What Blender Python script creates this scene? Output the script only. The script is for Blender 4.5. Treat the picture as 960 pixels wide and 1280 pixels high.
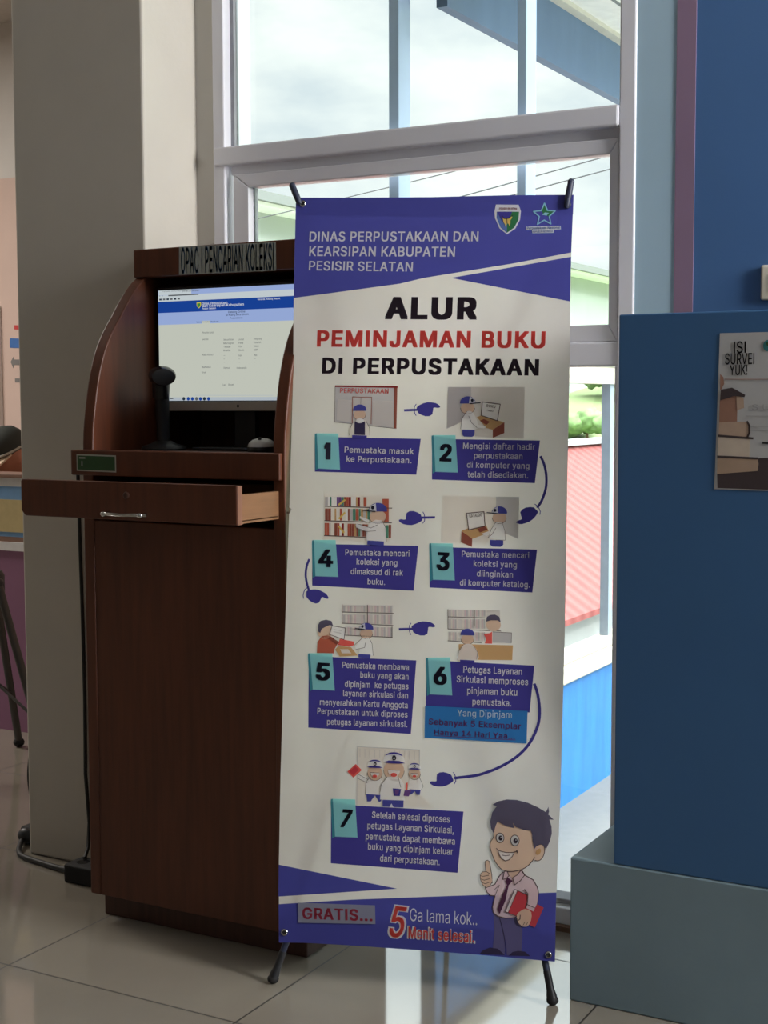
import bpy, bmesh, math, random
from math import sin, cos, pi, radians
from mathutils import Vector, Matrix, noise
from mathutils.geometry import tessellate_polygon

random.seed(7)
SC = bpy.context.scene
COL = SC.collection
for o in list(bpy.data.objects):
    bpy.data.objects.remove(o)

# ------------------------------------------------------------------ camera
cam_data = bpy.data.cameras.new('camera')
cam_data.sensor_fit = 'HORIZONTAL'
cam_data.sensor_width = 36
cam_data.lens = 66.3075
cam_data.clip_start = .05
cam_data.clip_end = 600
cam = bpy.data.objects.new('camera', cam_data)
COL.objects.link(cam)
R_, U_, F_ = (Vector((.87519, .48377, -.0027)), Vector((-.03521, .06927, .99698)), Vector((-.48249, .87245, -.07765)))
cam.matrix_world = Matrix(((R_.x, U_.x, -F_.x, 0), (R_.y, U_.y, -F_.y, 0), (R_.z, U_.z, -F_.z, 1.225), (0, 0, 0, 1)))
SC.camera = cam

# ------------------------------------------------------------------ exposure
SC.view_settings.view_transform = 'Standard'
SC.view_settings.look = 'None'
SC.view_settings.gamma = 1
SC.view_settings.exposure = 0
SC.view_settings.use_curve_mapping = False
SC.cycles.use_denoising = True
SC.cycles.max_bounces = 10
SC.cycles.transparent_max_bounces = 16

# ------------------------------------------------------------------ sky: bright overcast, brighter overhead
SKY_STRENGTH = 1.25
world = bpy.data.worlds.new('overcast_sky')
SC.world = world
world.use_nodes = True
nt = world.node_tree
nt.nodes.clear()
out = nt.nodes.new('ShaderNodeOutputWorld')
bg = nt.nodes.new('ShaderNodeBackground')
tc = nt.nodes.new('ShaderNodeTexCoord')
sep = nt.nodes.new('ShaderNodeSeparateXYZ')
mp = nt.nodes.new('ShaderNodeMapping')
mp.inputs['Scale'].default_value = (3.2, 3.2, 7.5)
mp.inputs['Location'].default_value = (.9, .4, .3)
nz = nt.nodes.new('ShaderNodeTexNoise')
nz.inputs['Scale'].default_value = 1.6
nz.inputs['Detail'].default_value = 7
nz.inputs['Roughness'].default_value = .55
cr = nt.nodes.new('ShaderNodeValToRGB')
cr.color_ramp.elements[0].position = .36
cr.color_ramp.elements[0].color = (.66, .74, .78, 1)
cr.color_ramp.elements[1].position = .58
cr.color_ramp.elements[1].color = (.93, .97, .94, 1)
rm = nt.nodes.new('ShaderNodeMapRange')
rm.inputs['From Min'].default_value = .28
rm.inputs['From Max'].default_value = .8
rm.inputs['To Min'].default_value = 1.0
rm.inputs['To Max'].default_value = 11.0
mul = nt.nodes.new('ShaderNodeMath')
mul.operation = 'MULTIPLY'
mul.inputs[1].default_value = SKY_STRENGTH
L = nt.links.new
L(tc.outputs['Generated'], sep.inputs[0])
L(tc.outputs['Generated'], mp.inputs['Vector'])
L(mp.outputs['Vector'], nz.inputs['Vector'])
L(nz.outputs['Fac'], cr.inputs['Fac'])
L(cr.outputs['Color'], bg.inputs['Color'])
L(sep.outputs['Z'], rm.inputs['Value'])
L(rm.outputs['Result'], mul.inputs[0])
L(mul.outputs[0], bg.inputs['Strength'])
L(bg.outputs[0], out.inputs['Surface'])

# ------------------------------------------------------------------ sun, an assumed light from the right and added fill lights
def light(name, kind, energy, color, loc, direction, size=None, size_y=None, angle=None):
    d = bpy.data.lights.new(name, kind)
    d.energy = energy
    d.color = color
    if size is not None:
        d.shape = 'RECTANGLE'
        d.size = size
        d.size_y = size_y or size
    if angle is not None:
        d.angle = angle
    o = bpy.data.objects.new(name, d)
    COL.objects.link(o)
    o.location = loc
    o.rotation_euler = Vector(direction).to_track_quat('-Z', 'Y').to_euler()
    return o

light('sun', 'SUN', 2.0, (1, .97, .92), (6, 3, 6), (-.80, .03, -.60), angle=radians(6))
light('assumed_right_light', 'AREA', 260, (1, .985, .96), (2.36, 2.52, 2.15), (-1, .06, -.08), .95, 2.1)  # unseen area light, assumed before the closed right wall to brighten right-facing surfaces
light('added_front_fill', 'AREA', 10, (1, .93, .84), (.8, -2.2, 3.25), (0, 0, -1), 1.6, 1.6)  # unseen fill, added to lift the surfaces facing the camera
light('added_left_room_fill', 'AREA', 140, (1, .93, .86), (-6.3, 3.3, 3.25), (0, 0, -1), 1.4, 1.4)  # unseen fill, added to brighten the room left of the column

# ------------------------------------------------------------------ materials
def S(r, g, b):
    f = lambda c: (c / 255 / 12.92) if c / 255 <= .04045 else ((c / 255 + .055) / 1.055) ** 2.4
    return (f(r), f(g), f(b), 1)

def newmat(name):
    m = bpy.data.materials.new(name)
    m.use_nodes = True
    n = m.node_tree
    n.nodes.clear()
    o = n.nodes.new('ShaderNodeOutputMaterial')
    return m, n, o

def mat(name, col, rough=.5, metal=0, var=.06, scale=30, bump=0, bscale=120, spec=.5, stretch=(1, 1, 1), coat=0, detail=4):
    m, n, o = newmat(name)
    b = n.nodes.new('ShaderNodeBsdfPrincipled')
    b.inputs['Roughness'].default_value = rough
    b.inputs['Metallic'].default_value = metal
    b.inputs['Specular IOR Level'].default_value = spec
    b.inputs['Coat Weight'].default_value = coat
    t = n.nodes.new('ShaderNodeTexCoord')
    mpn = n.nodes.new('ShaderNodeMapping')
    mpn.inputs['Scale'].default_value = stretch
    z = n.nodes.new('ShaderNodeTexNoise')
    z.inputs['Scale'].default_value = scale
    z.inputs['Detail'].default_value = detail
    r = n.nodes.new('ShaderNodeValToRGB')
    r.color_ramp.elements[0].position = .3
    r.color_ramp.elements[1].position = .7
    r.color_ramp.elements[0].color = tuple(c * (1 - var) for c in col[:3]) + (1,)
    r.color_ramp.elements[1].color = tuple(min(1, c * (1 + var)) for c in col[:3]) + (1,)
    k = n.links.new
    k(t.outputs['Object'], mpn.inputs['Vector'])
    k(mpn.outputs['Vector'], z.inputs['Vector'])
    k(z.outputs['Fac'], r.inputs['Fac'])
    k(r.outputs['Color'], b.inputs['Base Color'])
    if bump:
        z2 = n.nodes.new('ShaderNodeTexNoise')
        z2.inputs['Scale'].default_value = bscale
        z2.inputs['Detail'].default_value = 3
        bp = n.nodes.new('ShaderNodeBump')
        bp.inputs['Strength'].default_value = bump
        bp.inputs['Distance'].default_value = .002
        k(t.outputs['Object'], z2.inputs['Vector'])
        k(z2.outputs['Fac'], bp.inputs['Height'])
        k(bp.outputs['Normal'], b.inputs['Normal'])
    k(b.outputs[0], o.inputs['Surface'])
    return m

def emit(name, col, strength=1):
    m, n, o = newmat(name)
    e = n.nodes.new('ShaderNodeEmission')
    e.inputs['Color'].default_value = col
    e.inputs['Strength'].default_value = strength
    n.links.new(e.outputs[0], o.inputs['Surface'])
    return m

def cloth(name, col, trans=.5, var=.03):
    """printed banner vinyl: some of the daylight behind it comes through"""
    m, n, o = newmat(name)
    d = n.nodes.new('ShaderNodeBsdfPrincipled')
    d.inputs['Roughness'].default_value = .55
    d.inputs['Specular IOR Level'].default_value = .3
    tr = n.nodes.new('ShaderNodeBsdfTranslucent')
    mx = n.nodes.new('ShaderNodeMixShader')
    mx.inputs['Fac'].default_value = trans
    t = n.nodes.new('ShaderNodeTexCoord')
    z = n.nodes.new('ShaderNodeTexNoise')
    z.inputs['Scale'].default_value = 9
    z.inputs['Detail'].default_value = 5
    r = n.nodes.new('ShaderNodeValToRGB')
    r.color_ramp.elements[0].position = .3
    r.color_ramp.elements[1].position = .7
    r.color_ramp.elements[0].color = tuple(c * (1 - var) for c in col[:3]) + (1,)
    r.color_ramp.elements[1].color = tuple(min(1, c * (1 + var)) for c in col[:3]) + (1,)
    k = n.links.new
    k(t.outputs['Object'], z.inputs['Vector'])
    k(z.outputs['Fac'], r.inputs['Fac'])
    k(r.outputs['Color'], d.inputs['Base Color'])
    k(r.outputs['Color'], tr.inputs['Color'])
    k(d.outputs[0], mx.inputs[1])
    k(tr.outputs[0], mx.inputs[2])
    k(mx.outputs[0], o.inputs['Surface'])
    return m

def glass_mat():
    m, n, o = newmat('window_glass')
    tr = n.nodes.new('ShaderNodeBsdfTransparent')
    tr.inputs['Color'].default_value = (.96, .985, .975, 1)
    gl = n.nodes.new('ShaderNodeBsdfGlossy')
    gl.inputs['Roughness'].default_value = .02
    fr = n.nodes.new('ShaderNodeFresnel')
    fr.inputs['IOR'].default_value = 1.45
    mx = n.nodes.new('ShaderNodeMixShader')
    k = n.links.new
    k(fr.outputs[0], mx.inputs['Fac'])
    k(tr.outputs[0], mx.inputs[1])
    k(gl.outputs[0], mx.inputs[2])
    k(mx.outputs[0], o.inputs['Surface'])
    return m

def floor_mat():
    m, n, o = newmat('polished_floor_tile')
    b = n.nodes.new('ShaderNodeBsdfPrincipled')
    b.inputs['IOR'].default_value = 1.85
    t = n.nodes.new('ShaderNodeTexCoord')
    mpn = n.nodes.new('ShaderNodeMapping')
    mpn.inputs['Location'].default_value = (2.1799 + 6.0, -2.232 + 6.0, 0)
    br = n.nodes.new('ShaderNodeTexBrick')
    br.offset = 0
    br.squash = 1
    br.inputs['Scale'].default_value = 1
    br.inputs['Mortar Size'].default_value = .0024
    br.inputs['Mortar Smooth'].default_value = .2
    br.inputs['Brick Width'].default_value = .6005
    br.inputs['Row Height'].default_value = .6
    br.inputs['Color1'].default_value = (.27, .245, .20, 1)
    br.inputs['Color2'].default_value = (.25, .228, .188, 1)
    br.inputs['Mortar'].default_value = (.03, .025, .02, 1)
    z = n.nodes.new('ShaderNodeTexNoise')
    z.inputs['Scale'].default_value = 5
    z.inputs['Detail'].default_value = 8
    mr = n.nodes.new('ShaderNodeMapRange')
    mr.inputs['To Min'].default_value = .88
    mr.inputs['To Max'].default_value = 1.08
    mxx = n.nodes.new('ShaderNodeMix')
    mxx.data_type = 'RGBA'
    mxx.blend_type = 'MULTIPLY'
    mxx.inputs['Factor'].default_value = 1
    rr = n.nodes.new('ShaderNodeMapRange')
    rr.inputs['To Min'].default_value = .07
    rr.inputs['To Max'].default_value = .6
    k = n.links.new
    k(t.outputs['Object'], mpn.inputs['Vector'])
    k(mpn.outputs['Vector'], br.inputs['Vector'])
    k(t.outputs['Object'], z.inputs['Vector'])
    k(z.outputs['Fac'], mr.inputs['Value'])
    k(br.outputs['Color'], mxx.inputs['A'])
    k(mr.outputs['Result'], mxx.inputs['B'])
    k(mxx.outputs['Result'], b.inputs['Base Color'])
    k(br.outputs['Fac'], rr.inputs['Value'])
    k(rr.outputs['Result'], b.inputs['Roughness'])
    k(b.outputs[0], o.inputs['Surface'])
    return m

def roof_mat():
    m, n, o = newmat('red_ribbed_metal')
    b = n.nodes.new('ShaderNodeBsdfPrincipled')
    b.inputs['Roughness'].default_value = .9
    b.inputs['Specular IOR Level'].default_value = .1
    t = n.nodes.new('ShaderNodeTexCoord')
    w = n.nodes.new('ShaderNodeTexWave')
    w.wave_type = 'BANDS'
    w.bands_direction = 'Y'
    w.inputs['Scale'].default_value = 1.2
    r = n.nodes.new('ShaderNodeValToRGB')
    r.color_ramp.elements[0].color = (.205, .062, .060, 1)
    r.color_ramp.elements[1].color = (.26, .085, .082, 1)
    bp = n.nodes.new('ShaderNodeBump')
    bp.inputs['Distance'].default_value = .012
    k = n.links.new
    k(t.outputs['Object'], w.inputs['Vector'])
    k(w.outputs['Fac'], r.inputs['Fac'])
    k(r.outputs['Color'], b.inputs['Base Color'])
    k(w.outputs['Fac'], bp.inputs['Height'])
    k(bp.outputs['Normal'], b.inputs['Normal'])
    k(b.outputs[0], o.inputs['Surface'])
    return m

M = {
    'floor': floor_mat(),
    'ceiling': mat('ceiling_paint', (.52, .50, .46, 1), .9),
    'rear': mat('tan_wall_paint', (.36, .33, .28, 1), .8, var=.03, scale=6),
    'cream': mat('cream_wall_paint', (.57, .535, .47, 1), .75, var=.03, scale=6, bump=.15, bscale=60),
    'pink': mat('pink_wall_paint', S(205, 182, 170), .8, var=.03, scale=5),
    'greywall': mat('pale_grey_wall_paint', S(205, 202, 196), .8, var=.03, scale=5),
    'blue': mat('blue_wall_paint', S(68, 107, 156), .6, var=.04, scale=3, bump=.1, bscale=80),
    'panelblue': mat('blue_board_paint', S(58, 102, 148), .55, var=.04, scale=3, bump=.08, bscale=90),
    'paleblue': mat('pale_blue_wall_paint', S(170, 199, 217), .7, var=.03, scale=6),
    'mauve': mat('mauve_trim_paint', S(138, 114, 138), .7, var=.04, scale=6),
    'plinth': mat('grey_plinth_paint', S(128, 150, 160), .6, var=.07, scale=5, bump=.1),
    'frame': mat('white_window_frame', S(224, 224, 231), .35, var=.02, scale=8),
    'framewhite': mat('white_post_paint', S(228, 230, 236), .45, var=.02, scale=8),
    'postblue': mat('blue_grey_post_paint', S(188, 206, 236), .5, var=.03, scale=8),
    'gasket': mat('grey_gasket', S(150, 152, 158), .7),
    'brown': mat('brown_skirting', S(112, 84, 68), .5),
    'glass': glass_mat(),
    'wood': mat('red_brown_wood', S(91, 47, 27), .45, var=.22, scale=7, stretch=(9, 9, .7), bump=.05, bscale=200, detail=6),
    'wooddark': mat('dark_brown_wood', S(74, 44, 34), .5, var=.2, scale=7, stretch=(9, 9, .7), detail=6),
    'woodside': mat('pale_brown_wood_edge', S(132, 92, 72), .5, var=.15, scale=8, stretch=(8, 8, 1)),
    'woodraw': mat('raw_plywood', S(132, 94, 62), .6, var=.12, scale=9, stretch=(1, 1, 8)),
    'black': mat('black_plastic', S(26, 27, 30), .45, var=.1),
    'blackgloss': mat('glossy_black_plastic', S(14, 15, 20), .25, var=.1),
    'rubber': mat('black_rubber', S(22, 22, 24), .75, var=.1),
    'navyplastic': mat('dark_navy_plastic', S(38, 44, 66), .5, var=.1),
    'chin': mat('grey_screen_bezel', S(196, 186, 176), .4, var=.03),
    'silver': mat('silver_plastic', S(205, 203, 198), .35, var=.03),
    'chrome': mat('chrome', S(205, 205, 205), .15, metal=1, var=.02),
    'labelgrey': mat('grey_paper_label', S(168, 175, 171), .6, var=.05),
    'labelink': mat('dark_blue_label_ink', S(86, 122, 168), .6, var=.1),
    'greenlabel': mat('green_label', S(40, 78, 42), .5, var=.08),
    'labelwhite': mat('white_label_edge', S(180, 180, 168), .5),
    'paper': mat('white_poster_paper', S(186, 186, 186), .6, var=.02),
    'ink': mat('black_ink', S(38, 38, 42), .6),
    'fink': mat('faint_grey_ink', S(158, 158, 158), .6),
    'pk1': mat('printed_brown', S(156, 116, 98), .6), 'pk2': mat('printed_tan', S(186, 160, 140), .6),
    'pk3': mat('printed_beige', S(204, 188, 170), .6), 'pk4': mat('printed_dark_table', S(66, 54, 56), .6),
    'pk5': mat('printed_page_beige', S(176, 150, 128), .6), 'teal': mat('printed_teal', S(56, 128, 132), .6),
    'switch': mat('cream_plastic', S(214, 206, 186), .4),
    'purple': mat('purple_board', S(142, 98, 128), .6, var=.06, scale=4),
    'white': mat('white_laminate', S(222, 222, 222), .5),
    'skyblue': mat('light_blue_board', S(120, 165, 212), .5),
    'straw': mat('straw_coloured_board', S(196, 178, 128), .6),
    'topbrown': mat('brown_laminate', S(136, 104, 88), .5),
    'greymetal': mat('dark_grey_metal', S(70, 68, 66), .45, metal=.4),
    'signblue': mat('blue_sign', S(62, 110, 175), .5), 'signred': mat('red_sign', S(190, 62, 62), .5),
    'signgrey': mat('grey_sign', S(120, 118, 116), .5),
    'skin': mat('skin', S(172, 118, 92), .55, var=.04), 'capgreen': mat('dark_green_cap_cloth', S(44, 50, 46), .8),
    'brim': mat('cream_cap_brim', S(206, 186, 160), .8), 'dkcloth': mat('black_shirt_cloth', S(34, 34, 42), .9, bump=.3),
    'trousers': mat('grey_trouser_cloth', S(66, 68, 76), .9), 'hair': mat('black_hair', S(24, 20, 18), .6),
    'parapet': mat('sky_blue_parapet_paint', S(44, 118, 186), .7, var=.16, scale=4, stretch=(1, 5, .8)),
    'coping': mat('cream_coping', S(206, 198, 182), .7, var=.05), 'deck': mat('white_balcony_tile', S(122, 119, 115), .5),
    'beam': mat('grey_blue_beam_paint', S(98, 120, 148), .7, var=.08, scale=3, stretch=(1, 4, 1)),
    'soffit': mat('white_soffit', S(238, 234, 226), .7), 'pillar': mat('grey_steel', S(150, 162, 176), .6),
    'roofred': roof_mat(), 'housegrey': mat('grey_render', S(150, 152, 154), .85, var=.1, scale=2),
    'housewhite': mat('white_render', S(236, 238, 238), .8), 'concrete': mat('grey_concrete', S(150, 150, 148), .9, var=.1, scale=1),
    'palegreen': mat('pale_green_render', S(158, 166, 164), .85, var=.05, scale=1),
    'gutter': mat('dark_gutter', S(118, 122, 122), .6), 'eave': mat('pale_metal_roof', S(224, 230, 232), .6),
    'grass': mat('hillside_grass', S(128, 142, 98), .95, var=.3, scale=.35), 'leaf': mat('green_foliage', S(112, 140, 88), .9, var=.35, scale=2.5),
    'bark': mat('brown_bark', S(110, 88, 68), .9), 'wire': mat('grey_overhead_wire', S(74, 78, 82), .7),
    'cable': mat('black_cable_sheath', S(20, 20, 20), .6),
    'tinroof': mat('grey_tin', S(182, 190, 192), .6),
}
for k, c, e in (('s_bar', S(196, 206, 210), 1), ('s_navy', S(26, 66, 150), 1), ('s_light', S(152, 172, 218), 1), ('s_body', S(196, 200, 188), 1),
                ('s_ink', S(92, 96, 100), 1), ('s_white', S(226, 230, 232), 1), ('s_dark', S(40, 52, 66), 1), ('s_green', S(60, 130, 60), 1), ('s_task', S(176, 186, 194), 1), ('s_yel', S(220, 200, 60), 1)):
    M[k] = emit('screen_' + k[2:], c, .92 * e)
BAN_T = .5
for k, c in (('b_white', S(240, 233, 225)), ('b_blue', S(80, 82, 168)), ('b_navy', S(74, 68, 156)), ('b_black', S(62, 50, 62)), ('b_red', S(236, 104, 96)),
             ('b_teal', S(156, 232, 230)), ('b_tealdark', S(74, 160, 176)), ('b_text', S(250, 249, 248)), ('b_grey', S(226, 220, 216)), ('b_grey2', S(208, 204, 205)),
             ('b_skin', S(230, 200, 176)), ('b_brown', S(158, 90, 76)), ('b_tan', S(212, 172, 122)), ('b_line', S(96, 76, 78)), ('b_hair', S(98, 92, 114)),
             ('b_shirt', S(230, 206, 210)), ('b_tie', S(88, 48, 78)), ('b_book', S(214, 76, 86)), ('b_pants', S(106, 100, 144)), ('b_shoe', S(62, 54, 88)),
             ('b_orange', S(196, 104, 82)), ('b_green', S(96, 150, 128)), ('b_dgreen', S(58, 128, 82)), ('b_cyan', S(150, 205, 222)), ('b_dkred', S(150, 48, 50)),
             ('b_yel', S(232, 200, 110)), ('b_purple', S(120, 84, 150)), ('b_num', S(44, 44, 62)), ('b_lblue', S(100, 128, 190))):
    M[k] = cloth(k.replace('b_', 'print_'), c, BAN_T if k in ('b_white', 'b_text', 'b_grey', 'b_grey2') else .38)
M['hem'] = cloth('folded_hem_back', S(84, 84, 104), .04)
M['l_blue'] = cloth('blue_taped_label', S(52, 126, 194), .35)
M['l_ink'] = cloth('purple_label_ink', S(112, 58, 116), .25)
M['l_grey'] = cloth('grey_label_ink', S(232, 238, 242), .4)
M['l_gratis'] = cloth('grey_taped_label', S(150, 152, 170), .35)
M['l_red'] = cloth('dark_red_label_ink', S(170, 62, 84), .3)

# ------------------------------------------------------------------ mesh helpers
def smooth_me(me, ang=40):
    for p in me.polygons:
        p.use_smooth = True
    me.set_sharp_from_angle(angle=radians(ang))

def link_obj(name, me, parent=None):
    o = bpy.data.objects.new(name, me)
    COL.objects.link(o)
    if parent is not None:
        o.parent = parent
        if parent.parent is None:
            o.matrix_parent_inverse = Matrix.Translation(-parent.location)
    return o

class MB:
    def __init__(s):
        s.bm = bmesh.new()
        s.mats = []

    def mi(s, m):
        if m not in s.mats:
            s.mats.append(m)
        return s.mats.index(m)

    def face(s, co, m):
        f = s.bm.faces.new([s.bm.verts.new(c) for c in co])
        f.material_index = s.mi(m)
        return f

    def box(s, x0, x1, y0, y1, z0, z1, m):
        v = [s.bm.verts.new((x, y, z)) for z in (z0, z1) for y in (y0, y1) for x in (x0, x1)]
        i = s.mi(m)
        for q in ((0, 2, 3, 1), (4, 5, 7, 6), (0, 1, 5, 4), (2, 6, 7, 3), (0, 4, 6, 2), (1, 3, 7, 5)):
            s.bm.faces.new([v[k] for k in q]).material_index = i
        return s

    def prism(s, pts, axis, lo, hi, m):
        """polygon pts in the plane across the axis, extruded from lo to hi"""
        def P(a, b, h):
            return {0: (h, a, b), 1: (a, h, b), 2: (a, b, h)}[axis]
        i = s.mi(m)
        A = [s.bm.verts.new(P(a, b, lo)) for a, b in pts]
        B = [s.bm.verts.new(P(a, b, hi)) for a, b in pts]
        n = len(pts)
        fs = []
        for k in range(n):
            fs.append(s.bm.faces.new((A[k], A[(k + 1) % n], B[(k + 1) % n], B[k])))
        for t in tessellate_polygon([[Vector((a, b, 0)) for a, b in pts]]):
            fs.append(s.bm.faces.new([A[k] for k in t]))
            fs.append(s.bm.faces.new([B[k] for k in t]))
        for f in fs:
            f.material_index = i
        bmesh.ops.recalc_face_normals(s.bm, faces=fs)
        return s

    def tube(s, pts, r, m, n=10, caps=True):
        pts = [Vector(p) for p in pts]
        rs = r if isinstance(r, (list, tuple)) else [r] * len(pts)
        i = s.mi(m)
        rings = []
        up = None
        for k, p in enumerate(pts):
            d = (pts[min(k + 1, len(pts) - 1)] - pts[max(k - 1, 0)]).normalized()
            if up is None:
                up = Vector((0, 0, 1)) if abs(d.z) < .9 else Vector((1, 0, 0))
            a = d.cross(up).normalized()
            b = a.cross(d).normalized()
            up = b
            rings.append([s.bm.verts.new(p + rs[k] * (cos(2 * pi * q / n) * a + sin(2 * pi * q / n) * b)) for q in range(n)])
        fs = []
        for A, B in zip(rings, rings[1:]):
            for q in range(n):
                fs.append(s.bm.faces.new((A[q], A[(q + 1) % n], B[(q + 1) % n], B[q])))
        if caps:
            fs.append(s.bm.faces.new(rings[0]))
            fs.append(s.bm.faces.new(rings[-1]))
        for f in fs:
            f.material_index = i
        bmesh.ops.recalc_face_normals(s.bm, faces=fs)
        return s

    def lathe(s, prof, c, m, n=24, rot=None):
        i = s.mi(m)
        c = Vector(c)
        rot = rot or Matrix.Identity(3)
        rings = [[s.bm.verts.new(c + rot @ Vector((max(r, 1e-4) * cos(2 * pi * q / n), max(r, 1e-4) * sin(2 * pi * q / n), z))) for q in range(n)] for r, z in prof]
        fs = []
        for A, B in zip(rings, rings[1:]):
            for q in range(n):
                fs.append(s.bm.faces.new((A[q], A[(q + 1) % n], B[(q + 1) % n], B[q])))
        fs.append(s.bm.faces.new(rings[0]))
        fs.append(s.bm.faces.new(rings[-1]))
        for f in fs:
            f.material_index = i
        bmesh.ops.recalc_face_normals(s.bm, faces=fs)
        return s

    def ell(s, c, r, m, rot=None, u=20, v=12):
        prof = [(sin(pi * k / v), -cos(pi * k / v)) for k in range(v + 1)]
        rot = rot or Matrix.Identity(3)
        return s.lathe(prof, c, m, u, rot @ Matrix.Diagonal(r))

    def build(s, name, parent=None, bevel=0, smooth=None, seg=2):
        me = bpy.data.meshes.new(name)
        s.bm.to_mesh(me)
        s.bm.free()
        for m in s.mats:
            me.materials.append(M[m])
        if smooth:
            smooth_me(me, smooth)
        o = link_obj(name, me, parent)
        if bevel:
            b = o.modifiers.new('edge', 'BEVEL')
            b.width = bevel
            b.segments = seg
            b.limit_method = 'ANGLE'
            b.angle_limit = radians(40)
        return o

def root(name, loc, label, cat, group=None):
    o = bpy.data.objects.new(name, None)
    COL.objects.link(o)
    o.location = loc
    o.empty_display_size = .05
    return tag(o, label, cat, group)

def tag(o, label, cat, group=None):
    o['label'] = label
    o['category'] = cat
    if group:
        o['group'] = group
    return o

def struct(o):
    o['kind'] = 'structure'
    return o

def part_label(o, label):
    o['label'] = label
    return o

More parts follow.
